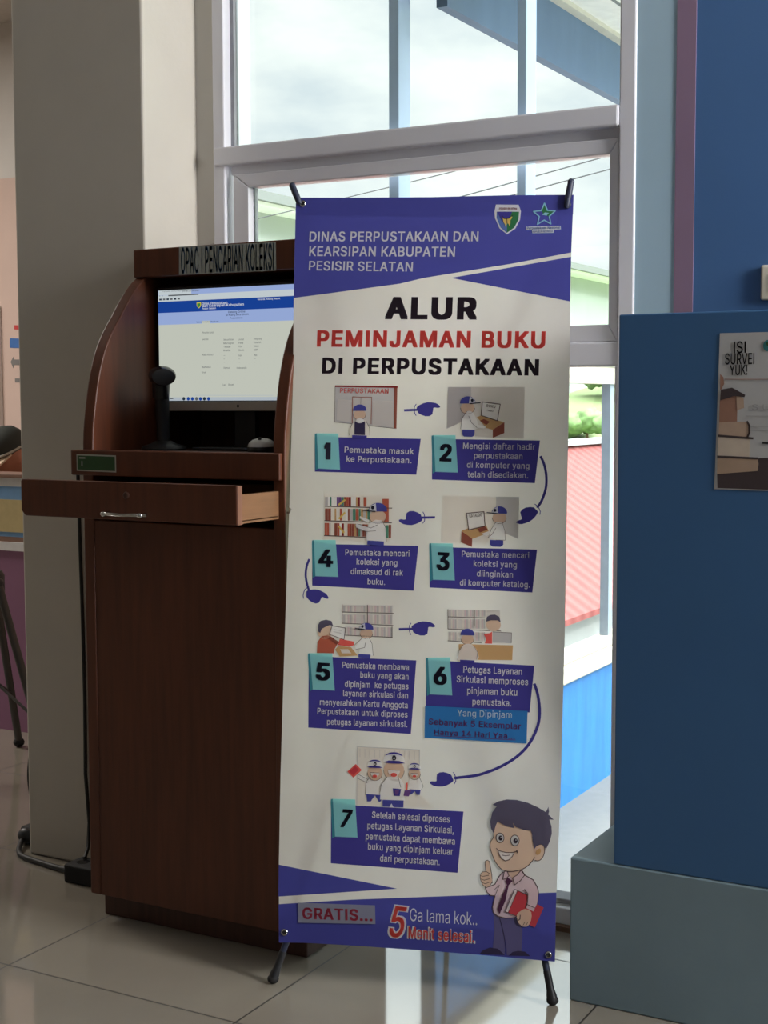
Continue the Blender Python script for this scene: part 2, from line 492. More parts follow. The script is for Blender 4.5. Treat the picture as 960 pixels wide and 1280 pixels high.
# flat print: polygons, lines and lettering laid on a plane of the thing itself
# outlines of a plain grotesque alphabet: advance, outline points and triangles, 1000 units
FONT = {'A': (480, [16,0,201,509,276,509,463,0,395,0,287,302,276,334,264,372,250,420,232,478,245,478,228,419,213,371,201,333,191,302,85,0,110,142,110,199,370,199,370,142,239,456,155,199,324,199,344,142,135,142], [0,15,16,16,17,0,1,13,12,12,11,1,11,9,1,17,14,13,13,1,17,0,17,1,7,6,2,7,2,8,10,8,2,4,3,19,3,18,19,5,18,6,2,6,18,18,3,2,24,21,16,9,11,20,9,20,10,1,9,10,10,2,1,22,23,19,8,10,20,21,24,22,14,17,21,17,16,21,18,5,22,19,18,22,4,19,23,23,22,24,16,15,24]),
'B': (456, [60,0,60,509,241,509,289,504,329,491,359,469,381,442,394,410,398,374,395,344,387,320,373,301,356,286,336,275,315,267,315,262,339,257,363,245,385,227,402,203,414,173,418,136,413,100,400,67,377,39,344,18,301,4,247,0,125,57,245,57,296,63,330,80,349,105,355,137,352,161,342,184,327,203,306,218,279,228,248,231,125,231,125,285,238,285,265,288,288,296,308,309,323,326,333,348,336,372,330,403,313,429,283,446,240,452,125,452], [0,28,40,1,0,40,40,41,1,41,53,1,39,43,42,28,0,27,27,29,28,39,42,40,41,40,42,52,2,53,1,53,2,38,37,15,14,45,44,50,4,51,3,51,4,29,27,26,26,30,29,43,39,38,38,15,43,15,14,43,14,44,43,51,3,52,2,52,3,31,25,24,24,23,31,32,31,23,23,22,32,33,32,22,22,21,33,21,20,33,34,33,20,20,19,34,35,34,19,19,18,35,11,10,47,10,9,47,48,47,9,9,8,48,8,7,48,49,48,7,7,6,49,30,26,25,25,31,30,35,18,36,18,17,36,17,16,36,37,36,16,15,37,16,45,14,13,46,45,13,13,12,46,12,11,46,11,47,46,49,6,50,6,5,50,4,50,5]),
'C': (510, [267,-7,205,1,150,25,104,63,70,115,48,179,40,254,48,329,70,393,104,445,150,484,205,508,267,516,305,513,340,504,373,490,402,471,427,447,448,418,463,385,473,348,408,348,401,373,389,395,375,413,357,428,337,440,315,449,292,454,267,456,223,450,184,432,150,403,125,364,109,314,103,254,109,194,125,145,151,105,184,76,223,59,267,53,292,55,315,60,337,69,357,81,375,96,389,114,401,136,408,160,473,160,463,124,448,91,428,62,402,38,373,19,341,5,305,-4], [5,4,37,37,36,5,6,5,36,35,6,36,6,35,34,7,6,34,34,33,7,8,7,33,33,32,8,32,9,8,1,40,39,31,11,10,57,42,0,41,0,42,28,12,29,30,29,12,40,1,0,0,41,40,11,31,30,30,12,11,1,39,2,39,38,2,3,2,38,4,3,38,37,4,38,31,10,32,9,32,10,56,44,43,26,14,27,13,27,14,44,56,55,55,45,44,25,15,26,14,26,15,52,51,48,49,48,51,51,50,49,20,19,21,22,21,19,19,18,22,23,22,18,18,17,23,45,55,54,46,45,54,54,53,46,47,46,53,53,52,47,52,48,47,23,17,24,17,16,24,25,24,16,15,25,16,56,43,57,42,57,43,27,13,28,12,28,13]),
'D': (502, [219,0,96,0,96,57,215,57,272,63,318,81,354,110,379,149,394,198,399,255,394,312,379,361,354,399,320,428,275,446,221,452,93,452,93,509,225,509,294,501,353,478,399,441,433,391,455,329,462,255,455,181,433,119,398,68,351,31,291,8,125,509,125,0,60,0,60,509,125,452,125,57], [33,32,16,16,17,33,2,1,31,1,2,32,16,32,2,17,16,30,29,5,4,29,4,0,3,0,4,18,15,14,14,19,18,0,3,31,2,31,35,16,2,34,30,16,34,15,18,30,20,13,12,10,9,24,24,23,10,6,28,27,27,26,6,7,6,26,26,25,7,8,7,25,25,24,8,24,9,8,10,23,11,23,22,11,12,11,22,22,21,12,20,12,21,5,29,28,28,6,5,19,14,13,13,20,19,15,30,34,2,35,34,31,3,35]),
'E': (419, [60,0,60,509,372,509,372,452,125,452,125,286,355,286,355,229,125,229,125,57,375,57,375,0], [0,9,8,1,0,8,8,5,1,5,4,1,9,0,11,11,10,9,5,8,7,7,6,5,3,2,4,1,4,2]),
'F': (410, [60,0,60,509,369,509,369,452,125,452,125,278,346,278,346,221,125,221,125,0], [9,8,0,8,5,0,1,0,5,3,2,4,5,8,7,7,6,5,1,5,4,4,2,1]),
'G': (520, [269,-7,205,1,149,25,104,64,69,116,47,179,40,254,47,329,69,393,103,445,149,484,203,508,265,516,304,513,340,504,374,489,403,469,429,445,449,416,465,384,474,349,408,349,399,372,387,393,373,411,356,427,337,439,315,448,291,454,265,456,222,450,183,432,150,404,125,364,109,314,103,254,109,194,125,145,151,105,184,76,224,59,269,53,309,57,345,71,374,93,396,123,410,160,415,202,434,199,283,199,283,256,478,256,478,200,471,141,451,91,419,50,377,19,326,0,415,199], [5,4,37,37,36,5,6,5,36,35,6,36,6,35,34,7,6,34,34,33,7,8,7,33,30,11,31,40,0,41,12,29,28,0,40,1,39,1,40,29,12,30,11,30,12,1,39,2,39,38,2,3,2,38,4,3,38,37,4,38,8,33,32,9,8,32,10,9,32,32,31,10,31,11,10,57,43,42,26,14,27,13,27,14,43,57,56,56,44,43,25,15,26,14,26,15,53,52,48,52,51,48,53,48,46,47,58,48,48,51,47,20,19,21,22,21,19,19,18,22,44,56,55,45,44,55,55,54,45,54,53,45,53,46,45,22,18,23,18,17,23,24,23,17,17,16,24,25,24,16,15,25,16,57,42,0,41,0,42,58,47,49,50,49,47,47,51,50,27,13,28,12,28,13,46,48,58]),
'H': (517, [60,0,60,509,125,509,125,289,392,289,392,509,457,509,457,0,392,0,392,232,125,232,125,0], [0,11,10,1,0,10,10,3,1,3,2,1,9,8,7,7,6,9,4,9,6,6,5,4,3,10,9,9,4,3]),
'I': (300, [31,0,31,57,118,57,118,452,31,452,31,509,269,509,269,452,183,452,183,57,269,57,269,0], [1,0,2,3,5,4,9,11,10,7,6,8,2,0,11,11,9,2,3,2,9,9,8,3,8,6,3,5,3,6]),
'J': (396, [185,-7,124,3,75,33,44,81,33,145,33,173,98,173,98,145,104,104,122,74,149,56,185,50,220,56,248,74,266,104,272,145,272,509,336,509,336,145,326,81,294,33,246,3], [5,4,7,10,1,0,1,10,9,1,9,2,9,8,2,3,2,8,4,3,8,7,4,8,5,7,6,21,13,12,16,15,18,18,17,16,13,21,20,14,13,20,20,19,14,19,18,14,18,15,14,21,12,0,12,11,0,10,0,11]),
'K': (467, [104,145,104,216,122,239,139,261,157,282,174,303,193,324,212,344,364,509,448,509,231,276,228,276,60,0,60,509,125,509,125,334,124,225,125,193,125,0,372,0,188,259,228,309,449,0,124,242,125,167,198,245,243,289], [0,1,12,13,12,1,0,12,18,1,0,17,17,16,1,2,1,16,2,16,23,2,23,15,1,2,15,13,1,15,15,14,13,5,4,20,20,11,21,19,22,10,10,22,26,21,10,26,8,21,9,10,21,11,6,5,21,7,6,21,21,8,7,16,17,20,3,16,20,20,4,3,0,18,24,17,0,24,16,3,23,11,20,25,10,11,25,19,10,25,17,24,25,20,17,25,5,20,21,9,21,26]),
'L': (393, [60,0,60,509,125,509,125,57,361,57,361,0], [1,0,3,3,0,5,5,4,3,1,3,2]),
'M': (628, [60,0,60,509,152,509,277,187,282,174,287,159,293,141,299,123,305,103,311,84,317,65,322,49,307,49,312,65,318,83,324,102,330,121,336,140,342,158,348,174,352,187,476,509,568,509,568,0,504,0,504,291,504,308,504,327,505,347,505,369,506,391,506,413,507,435,507,457,513,457,505,433,498,409,490,386,482,363,474,341,467,322,461,305,456,291,342,0,286,0,170,291,165,304,159,321,152,340,145,361,137,384,129,408,121,432,112,457,119,457,119,437,120,416,120,394,121,372,121,350,122,328,122,309,122,291,122,0,315,73,507,439,119,438], [57,56,1,53,1,56,55,53,56,63,62,0,1,0,62,62,61,1,61,60,1,59,1,60,1,59,58,57,1,58,54,53,66,13,9,12,8,12,9,12,8,44,49,2,50,51,50,2,52,51,2,54,52,2,53,54,2,1,53,2,14,10,11,11,15,14,31,30,22,32,31,22,22,34,32,34,33,65,65,33,35,25,24,23,23,22,25,26,25,22,27,26,22,28,27,22,29,28,22,22,30,29,20,19,42,21,38,37,37,36,21,36,35,21,35,33,21,33,34,21,34,22,21,12,44,43,43,11,12,13,12,11,11,10,13,13,10,64,42,41,20,49,48,2,46,45,3,3,2,47,48,47,2,47,46,3,10,14,64,9,13,64,38,21,39,21,20,40,41,40,20,40,39,21,32,34,65,15,11,43,43,42,18,19,18,42,18,17,43,17,16,43,16,15,43,4,3,45,45,44,5,6,5,44,7,6,44,8,7,44,5,4,45,53,55,66,52,54,66]),
'N': (523, [60,0,60,509,136,509,343,183,352,169,363,151,375,130,388,107,401,82,414,55,405,54,402,81,401,108,400,134,399,157,399,178,399,195,399,509,463,509,463,0,387,0,202,290,190,310,177,331,164,354,148,381,130,413,108,452,119,454,121,417,122,384,123,354,124,328,125,307,125,291,125,0,402,80,120,430], [32,31,1,31,30,1,27,1,30,30,29,27,2,26,25,0,35,34,1,0,34,34,33,1,32,1,33,28,27,37,26,2,28,27,28,2,1,27,2,20,7,6,10,9,36,11,9,12,9,19,12,13,12,19,19,9,20,9,10,20,7,20,10,10,8,7,13,19,14,15,14,19,16,15,19,19,18,16,18,17,16,6,5,20,25,24,2,22,21,3,3,2,22,23,22,2,24,23,2,9,11,36,8,10,36,3,21,20,4,3,20,5,4,20,27,29,37,26,28,37]),
'O': (533, [267,-7,205,1,150,25,105,63,70,115,48,179,40,254,48,329,70,393,105,445,150,484,205,508,267,516,329,508,384,484,429,445,464,393,486,329,493,254,486,179,464,115,429,63,384,25,329,1,267,53,310,59,349,76,383,105,408,144,425,194,430,254,425,314,408,365,383,404,349,433,310,450,267,456,223,450,184,433,151,404,125,364,109,314,103,254,109,194,125,144,151,105,184,76,223,59], [5,4,44,44,43,5,6,5,43,42,6,43,6,42,41,7,6,41,41,40,7,8,7,40,47,1,0,0,24,47,46,2,1,1,47,46,37,11,38,10,38,11,2,46,3,46,45,3,4,3,45,44,4,45,8,40,39,9,8,39,39,38,9,38,10,9,12,36,35,35,13,12,27,26,22,33,14,34,22,26,23,25,23,26,13,35,34,34,14,13,20,19,28,29,28,19,19,18,29,18,30,29,30,18,31,18,17,31,32,31,17,17,16,32,27,22,21,21,20,27,20,28,27,32,16,33,16,15,33,14,33,15,23,25,0,24,0,25,36,12,37,11,37,12]),
'P': (445, [60,0,60,509,235,509,289,503,332,487,366,462,390,430,404,391,409,348,404,304,390,265,366,233,332,207,289,191,235,186,109,186,109,242,233,242,269,246,297,256,318,272,333,294,342,319,344,348,342,376,333,402,318,423,297,439,268,449,232,452,125,452,125,0,125,242,125,186], [15,16,0,1,0,16,15,0,31,16,15,32,16,32,30,1,16,30,18,14,13,13,19,18,27,3,28,2,28,3,15,31,33,14,18,17,28,2,29,30,29,2,1,30,2,20,12,11,21,20,11,11,10,21,10,9,21,22,21,9,9,8,22,8,23,22,23,8,24,8,7,24,25,24,7,7,6,25,6,5,25,26,25,5,4,26,5,19,13,12,12,20,19,26,4,27,3,27,4,14,17,33,17,32,33,15,33,32]),
'R': (449, [60,0,60,509,236,509,290,504,333,489,367,465,390,433,405,395,409,352,405,309,390,271,367,240,333,217,289,203,236,198,96,198,96,255,234,255,269,258,298,267,319,281,334,300,342,324,345,352,342,380,334,405,319,425,298,440,269,449,233,452,125,452,125,0,353,0,230,229,303,229,428,0,125,255,125,198,246,199,313,211], [15,16,0,1,0,16,15,0,31,16,15,36,16,36,30,1,16,30,34,19,18,27,3,28,2,28,3,15,31,37,38,13,33,13,34,33,17,33,18,28,2,29,30,29,2,1,30,2,20,12,11,21,20,11,11,10,21,10,9,21,22,21,9,9,8,22,23,22,8,24,23,8,8,7,24,25,24,7,7,6,25,6,5,25,26,25,5,4,26,5,13,38,32,13,32,39,34,13,39,12,20,34,19,34,20,26,4,27,3,27,4,14,33,37,33,17,36,36,37,33,15,37,36,33,14,38,34,18,33,12,34,39,32,35,39]),
'S': (447, [224,-9,172,-4,128,9,91,31,64,60,46,96,38,137,104,137,110,110,123,88,142,71,166,59,194,52,224,49,257,52,286,60,311,74,329,92,341,114,346,139,342,161,332,179,316,193,296,205,272,214,245,222,184,239,128,260,86,289,60,326,52,372,58,413,75,448,102,476,138,498,180,511,227,516,275,511,316,498,351,476,377,449,394,415,401,378,337,378,326,412,302,437,267,453,225,459,194,456,167,448,145,435,129,418,118,398,115,376,119,352,131,334,148,319,169,308,191,300,212,293,264,279,287,272,312,264,336,252,359,238,379,220,395,198,405,171,408,139,403,99,386,64,360,34,323,11,278,-4], [4,3,9,9,8,4,5,4,8,8,7,5,6,5,7,29,28,54,30,29,54,54,53,30,31,30,53,53,52,31,32,31,52,50,49,34,12,1,0,0,13,12,58,26,59,1,12,11,26,58,57,48,35,49,34,49,35,1,11,2,11,10,2,3,2,10,9,3,10,26,57,27,57,56,27,28,27,56,56,55,28,54,28,55,32,52,51,33,32,51,51,50,33,50,34,33,73,15,14,15,73,72,72,16,15,23,62,24,62,61,24,25,24,61,60,25,61,45,38,46,37,46,38,71,70,17,18,17,70,70,69,18,19,18,69,69,68,19,68,67,19,20,19,67,67,66,20,21,20,66,66,65,21,64,21,65,42,41,43,16,72,71,71,17,16,21,64,22,64,63,22,23,22,63,62,23,63,43,41,44,41,40,44,40,39,44,45,44,39,38,45,39,73,14,0,13,0,14,59,26,25,25,60,59,46,37,47,37,36,47,48,47,36,35,48,36]),
'T': (449, [32,452,32,509,417,509,417,452,257,452,257,0,193,0,193,452], [1,0,7,3,2,4,7,6,5,5,4,7,4,2,7,1,7,2]),
'U': (517, [259,-8,203,-2,154,15,114,43,85,80,66,124,60,173,60,509,124,509,124,178,128,144,141,113,160,87,187,68,220,56,259,52,298,56,331,68,357,87,377,113,389,144,393,178,393,509,457,509,457,173,451,124,433,80,403,43,363,15,315,-2], [7,6,9,9,8,7,0,14,1,13,1,14,1,13,2,12,2,13,2,12,3,12,11,3,4,3,11,5,4,11,11,10,5,6,5,10,9,6,10,18,17,28,28,17,29,16,29,17,25,24,20,21,20,24,24,23,21,22,21,23,18,28,27,19,18,27,27,26,19,26,25,19,25,20,19,29,16,0,16,15,0,14,0,15]),
'V': (480, [204,0,16,509,84,509,192,206,203,176,215,137,230,89,248,31,235,31,252,90,267,138,279,176,290,206,395,509,463,509,278,0,241,53], [2,1,3,8,6,0,5,0,6,3,1,0,4,3,0,0,5,4,9,7,15,15,10,9,14,13,12,14,12,15,12,11,15,10,15,11,8,0,15,15,7,8,8,7,16,7,9,16,6,8,16]),
'Y': (472, [203,0,203,208,16,509,91,509,192,344,208,318,222,292,236,264,250,230,224,230,237,265,251,293,265,318,280,344,381,509,455,509,268,208,268,0,236,263], [3,2,4,6,9,7,9,6,1,5,1,6,4,2,1,1,5,4,10,8,11,14,13,15,15,13,16,11,8,16,12,11,16,16,13,12,1,0,17,17,16,1,9,1,16,16,8,9,9,8,18,8,10,18,7,9,18]),
'a': (389, [160,-9,126,-5,94,5,68,22,48,45,35,73,30,108,34,138,43,161,58,179,78,193,100,203,125,211,152,216,178,220,209,224,234,227,252,230,265,235,273,243,276,255,276,257,273,279,267,297,256,311,240,322,220,329,196,331,171,329,149,322,132,313,118,301,107,288,100,274,41,291,57,322,79,346,104,364,133,375,163,382,194,384,215,383,239,379,263,372,286,360,306,343,322,320,333,290,337,251,337,0,277,0,277,52,272,52,264,38,252,25,236,12,215,1,190,-6,170,45,202,49,228,59,248,74,263,93,272,115,276,138,276,190,270,186,259,182,246,179,231,176,216,173,200,171,186,169,175,168,154,164,134,159,117,150,103,139,95,124,92,105,94,87,102,72,114,61,130,52,149,47], [4,3,81,81,80,4,5,4,80,80,79,5,6,5,79,7,6,79,79,78,7,8,7,78,78,77,8,9,8,77,10,9,77,35,34,33,33,32,35,84,83,1,72,14,73,57,58,0,13,74,73,73,14,13,84,1,0,0,58,84,12,75,74,74,13,12,29,28,38,28,39,38,1,83,2,83,82,2,3,2,82,81,3,82,10,77,76,11,10,76,76,75,11,75,12,11,35,32,31,36,35,31,31,30,36,37,36,30,30,29,37,29,38,37,15,71,70,26,41,27,40,27,41,16,69,68,68,67,16,67,17,16,59,56,55,60,59,55,55,54,60,15,70,69,69,16,15,25,42,26,41,26,42,51,50,49,21,20,48,48,47,21,62,52,51,63,62,51,51,49,63,64,63,49,49,48,64,48,65,64,19,18,65,65,48,19,48,20,19,21,47,22,47,46,22,23,22,46,46,45,23,60,54,53,61,60,53,53,52,61,52,62,61,17,67,66,66,65,17,65,18,17,23,45,24,45,44,24,25,24,44,44,43,25,42,25,43,56,59,57,58,57,59,14,72,71,71,15,14,27,40,28,39,28,40]),
'b': (424, [229,-8,198,-5,172,4,153,17,138,31,127,46,118,59,112,59,112,0,53,0,53,509,114,509,114,319,118,319,127,331,137,346,152,360,171,373,197,381,229,384,274,378,313,361,345,332,370,293,385,245,390,189,385,133,370,84,346,45,313,16,274,-2,220,47,253,51,279,66,301,88,316,117,325,151,328,189,325,227,316,261,301,290,280,311,253,325,220,330,188,325,161,312,140,291,125,263,116,229,113,189,116,150,125,115,140,86,162,65,188,51], [9,8,7,51,50,7,9,7,50,49,9,50,9,49,48,10,9,48,12,10,48,48,47,12,2,54,3,53,3,54,3,53,4,5,4,53,52,5,53,14,46,45,15,14,45,16,15,45,45,44,16,44,17,16,5,52,6,7,6,52,51,7,52,12,47,46,13,12,46,46,14,13,10,12,11,31,1,0,0,32,31,43,19,18,20,42,41,32,0,30,30,33,32,19,43,42,42,20,19,27,26,35,36,35,26,26,25,36,37,36,25,38,37,25,25,24,38,39,38,24,24,23,39,33,30,29,29,28,33,34,33,28,28,27,34,27,35,34,39,23,40,23,22,40,41,40,22,22,21,41,20,41,21,54,2,1,1,31,54,43,18,44,17,44,18]),
'c': (396, [207,-8,159,-2,117,16,82,46,56,85,40,133,34,187,40,243,56,291,82,330,117,360,159,378,207,384,234,383,260,377,284,368,305,356,324,341,340,322,353,301,362,277,303,262,298,276,290,289,281,301,270,311,257,319,242,325,226,329,207,330,173,325,145,310,124,287,108,258,99,224,96,187,99,151,108,117,124,89,145,66,173,51,207,46,226,48,243,52,258,58,271,66,282,76,292,89,299,102,304,117,363,102,354,78,341,56,325,37,306,21,285,9,261,-1,235,-6], [5,4,37,37,36,5,6,5,36,36,35,6,35,34,6,7,6,34,34,33,7,8,7,33,28,13,12,28,12,29,0,41,1,40,1,41,30,29,11,29,12,11,1,40,2,40,39,2,3,2,39,39,38,3,4,3,38,37,4,38,8,33,32,9,8,32,32,31,9,10,9,31,31,30,10,30,11,10,43,57,56,56,44,43,26,14,27,44,56,55,55,45,44,25,15,26,14,26,15,53,52,47,48,47,52,52,51,48,49,48,51,51,50,49,20,19,21,22,21,19,19,18,22,45,55,54,46,45,54,54,53,46,53,47,46,22,18,23,18,17,23,24,23,17,17,16,24,25,24,16,15,25,16,41,0,57,42,41,57,57,43,42,13,28,27,27,14,13]),
'd': (424, [195,-8,151,-2,111,16,79,45,55,84,39,133,34,189,39,245,55,293,79,332,112,361,151,378,196,384,228,381,253,373,272,360,287,346,298,331,306,319,311,319,311,509,372,509,372,0,313,0,313,59,307,59,298,46,287,31,272,17,252,4,227,-5,205,47,236,51,263,65,284,86,299,115,309,150,312,189,309,229,300,263,284,291,263,312,237,325,205,330,172,325,145,311,124,290,108,261,99,227,96,189,99,151,109,117,124,88,145,66,172,51], [5,4,51,51,50,5,6,5,50,50,49,6,49,48,6,7,6,48,48,47,7,8,7,47,45,11,10,30,31,0,54,0,31,43,12,44,0,54,1,53,1,54,11,45,44,44,12,11,1,53,2,3,2,53,53,52,3,4,3,52,51,4,52,8,47,46,9,8,46,46,45,9,45,10,9,13,42,14,32,29,28,33,32,28,28,27,33,27,26,33,26,34,33,16,15,41,42,41,15,14,42,15,24,23,22,36,35,24,24,22,36,22,37,36,37,22,38,22,21,38,21,19,38,39,38,19,34,26,25,25,24,34,24,35,34,39,19,40,19,18,40,41,40,18,18,17,41,16,41,17,19,21,20,29,32,30,31,30,32,42,13,43,12,43,13]),
'e': (404, [212,-8,161,-2,117,16,82,46,56,85,40,132,34,187,39,242,55,290,81,329,115,359,157,378,205,384,236,382,266,374,294,361,319,341,341,315,357,282,368,242,371,194,371,169,75,169,75,221,338,221,310,202,307,237,298,269,283,294,263,314,237,326,205,330,173,326,146,313,125,294,109,270,99,241,96,211,96,178,100,139,110,106,128,80,151,61,179,50,212,46,234,48,254,53,271,61,285,73,297,88,306,105,365,91,353,63,335,39,311,19,283,4,249,-5,308,221,97,221,97,169], [6,5,22,22,23,6,7,6,23,5,4,39,22,5,39,38,37,22,23,22,37,25,24,57,7,23,36,8,7,36,36,35,8,35,9,8,42,41,2,34,33,10,0,43,1,31,12,32,11,32,12,42,2,1,1,43,42,32,11,33,10,33,11,2,41,3,41,40,3,4,3,40,39,4,40,9,35,34,34,10,9,56,46,45,46,56,55,55,47,46,15,14,29,30,29,14,13,30,14,20,19,24,18,24,19,52,51,50,21,25,38,21,20,25,20,24,25,24,18,26,27,26,18,18,17,27,47,55,54,48,47,54,54,53,48,49,48,53,53,52,49,52,50,49,27,17,28,17,16,28,29,28,16,15,29,16,56,45,0,45,44,0,43,0,44,37,38,25,30,13,31,12,31,13,22,39,59,38,22,59,36,23,58,24,26,57,23,37,58,37,25,57,37,57,58,21,38,59]),
'f': (254, [228,379,228,327,6,327,6,379,81,0,81,432,84,461,96,486,113,505,135,519,161,527,187,530,207,529,222,527,234,524,243,521,227,468,222,470,215,472,206,473,195,474,171,470,154,460,145,443,142,419,142,0,81,327,81,379,142,379,142,327], [26,29,27,9,8,22,29,26,25,24,23,5,6,5,23,7,6,23,23,22,7,22,8,7,11,21,20,19,12,20,11,20,12,17,16,15,15,14,17,17,14,18,14,13,18,19,18,13,12,19,13,9,22,21,10,9,21,21,11,10,27,28,24,4,25,26,3,2,26,27,3,26,24,5,27,1,0,28,29,1,28,28,27,29]),
'g': (425, [207,-151,168,-148,134,-140,105,-127,82,-110,64,-91,51,-69,101,-41,110,-53,122,-66,136,-78,154,-88,178,-95,207,-97,249,-92,282,-75,304,-47,311,-6,311,68,306,68,298,56,287,41,272,28,252,16,227,8,195,5,152,10,113,27,80,53,55,90,39,136,34,191,39,246,55,293,80,332,112,361,152,378,196,384,228,382,253,373,273,360,288,346,299,331,308,319,313,319,313,379,372,379,372,-9,367,-54,350,-90,324,-117,291,-136,251,-147,205,59,237,63,264,75,285,95,300,121,309,154,312,193,309,231,300,264,285,291,264,312,237,325,205,330,172,325,145,312,124,290,109,262,99,229,96,193,99,155,109,123,124,96,145,76,172,63], [6,5,8,8,7,6,30,29,73,73,72,30,31,30,72,72,71,31,71,70,31,32,31,70,70,69,32,33,32,69,26,75,27,11,1,12,25,53,76,65,37,66,36,66,37,1,11,2,10,2,11,25,76,26,75,26,76,66,36,67,2,10,3,4,3,10,10,9,4,5,4,9,8,5,9,27,75,28,75,74,28,29,28,74,73,29,74,33,69,68,34,33,68,68,67,34,35,34,67,67,36,35,13,0,52,52,14,13,23,54,24,55,22,21,40,63,41,54,23,22,22,55,54,63,40,64,40,39,64,38,64,39,48,47,17,18,17,47,47,46,59,45,44,46,49,48,16,48,17,16,58,57,18,18,47,58,47,59,58,59,46,60,46,44,60,61,60,44,14,52,51,15,14,51,51,50,15,50,49,15,49,16,15,55,21,20,20,19,55,56,55,19,19,18,56,18,57,56,61,44,62,44,43,62,43,42,62,63,62,42,41,63,42,12,1,0,0,13,12,53,25,24,24,54,53,64,38,65,37,65,38]),
'h': (410, [114,227,114,0,53,0,53,509,114,509,114,287,102,287,124,332,152,362,187,379,227,384,264,380,295,369,321,349,341,321,353,285,357,240,357,0,296,0,296,235,290,275,273,304,246,323,210,329,184,326,161,317,141,303,126,283,117,257,114,312], [3,2,6,1,0,2,6,2,0,25,24,8,26,25,7,25,8,7,6,0,28,5,6,28,28,27,5,27,26,5,26,7,5,3,6,4,9,23,10,10,23,22,22,11,10,19,18,17,17,16,19,19,16,20,16,15,20,15,14,20,21,20,14,14,13,21,13,12,21,22,21,12,11,22,12,23,9,24,8,24,9,5,7,29,6,5,29,4,6,29]),
'i': (167, [53,0,53,379,114,379,114,0,84,443,67,446,54,455,44,468,41,483,44,499,54,512,67,521,84,524,100,521,114,512,123,499,126,483,123,468,114,455,100,446], [5,4,6,10,6,4,8,7,6,6,10,8,9,8,10,12,19,13,17,16,18,14,18,16,16,15,14,13,19,18,18,14,13,1,0,3,3,2,1,19,12,4,10,4,12,11,10,12]),
'j': (167, [53,379,114,379,114,-30,111,-63,102,-90,86,-113,65,-129,37,-139,4,-143,-10,-143,-10,-87,2,-87,25,-83,40,-72,50,-54,53,-29,83,443,67,446,53,455,44,468,41,483,44,499,53,512,67,521,83,524,100,521,114,512,123,499,126,483,123,468,114,455,100,446], [8,11,9,10,9,11,11,8,7,7,12,11,12,7,6,13,12,6,19,18,20,18,22,20,22,21,20,23,17,16,16,24,23,24,16,31,31,25,24,28,27,26,29,28,30,28,26,30,25,31,30,30,26,25,13,6,5,5,4,13,14,13,4,4,3,14,15,14,3,3,2,15,2,1,15,0,15,1,22,18,17,17,23,22]),
'k': (381, [110,137,110,212,121,212,284,379,360,379,184,199,177,199,53,0,53,509,114,509,114,0,294,0,148,186,191,229,372,0,114,212,114,141,154,178,201,216], [1,15,9,0,7,10,7,0,1,8,7,1,1,9,8,5,13,6,11,14,5,13,5,18,4,3,13,1,0,16,12,6,13,13,3,2,5,14,18,0,10,16,6,12,17,12,2,15,15,16,12,15,1,16,5,6,17,11,5,17,12,16,17,2,12,13,4,13,18]),
'l': (189, [139,-2,101,3,74,20,58,47,53,84,53,509,114,509,114,99,115,77,120,62,130,54,146,52,154,52,160,53,165,53,170,54,181,3,172,1,162,-1,151,-2], [10,9,1,2,1,9,3,2,9,9,8,3,4,3,8,8,7,4,5,4,7,7,6,5,11,0,19,19,12,11,17,16,14,16,15,14,12,19,18,13,12,18,18,17,13,17,14,13,10,1,0,0,11,10]),
'm': (610, [53,0,53,379,112,379,112,295,108,295,118,323,132,346,151,363,172,376,195,384,219,386,257,380,287,361,309,331,321,295,312,295,322,321,337,343,357,361,381,375,407,383,437,386,468,383,497,372,522,354,541,328,553,296,557,255,557,0,496,0,496,254,490,289,473,313,447,326,419,330,395,328,374,320,358,307,345,290,338,270,335,247,335,0,274,0,274,260,269,288,253,311,229,326,199,330,178,328,158,320,140,307,126,289,117,266,114,238,114,0,112,306,317,308], [50,6,5,0,54,53,1,0,53,4,1,53,53,52,4,3,4,52,52,51,3,51,50,3,50,5,3,1,4,2,46,10,47,9,47,10,8,48,47,47,9,8,45,44,13,13,12,45,45,12,46,12,11,46,10,46,11,6,50,49,7,6,49,49,48,7,48,8,7,14,15,39,35,20,19,36,35,18,35,19,18,14,39,38,16,14,38,38,37,16,17,16,37,37,36,17,36,18,17,21,34,33,21,33,22,28,27,30,27,26,30,28,30,29,30,26,31,26,25,31,32,31,25,25,24,32,24,23,32,33,32,23,22,33,23,20,35,34,34,21,20,41,40,42,43,42,40,40,39,43,39,15,43,44,43,15,13,44,15,15,14,56,3,5,55,4,3,55,2,4,55,14,16,56,13,15,56]),
'n': (410, [114,227,114,0,53,0,53,379,112,379,112,287,102,287,124,332,152,362,187,379,227,384,264,380,295,369,321,349,341,321,353,285,357,240,357,0,296,0,296,235,290,275,273,304,246,323,210,329,184,326,161,317,141,303,126,283,117,257,112,307], [1,0,2,3,2,0,6,3,0,25,24,8,26,25,7,25,8,7,6,0,28,5,6,28,28,27,5,27,26,5,26,7,5,3,6,4,9,23,10,10,23,22,22,11,10,19,18,17,17,16,19,19,16,20,16,15,20,15,14,20,21,20,14,14,13,21,13,12,21,22,21,12,11,22,12,23,9,24,8,24,9,5,7,29,6,5,29,4,6,29]),
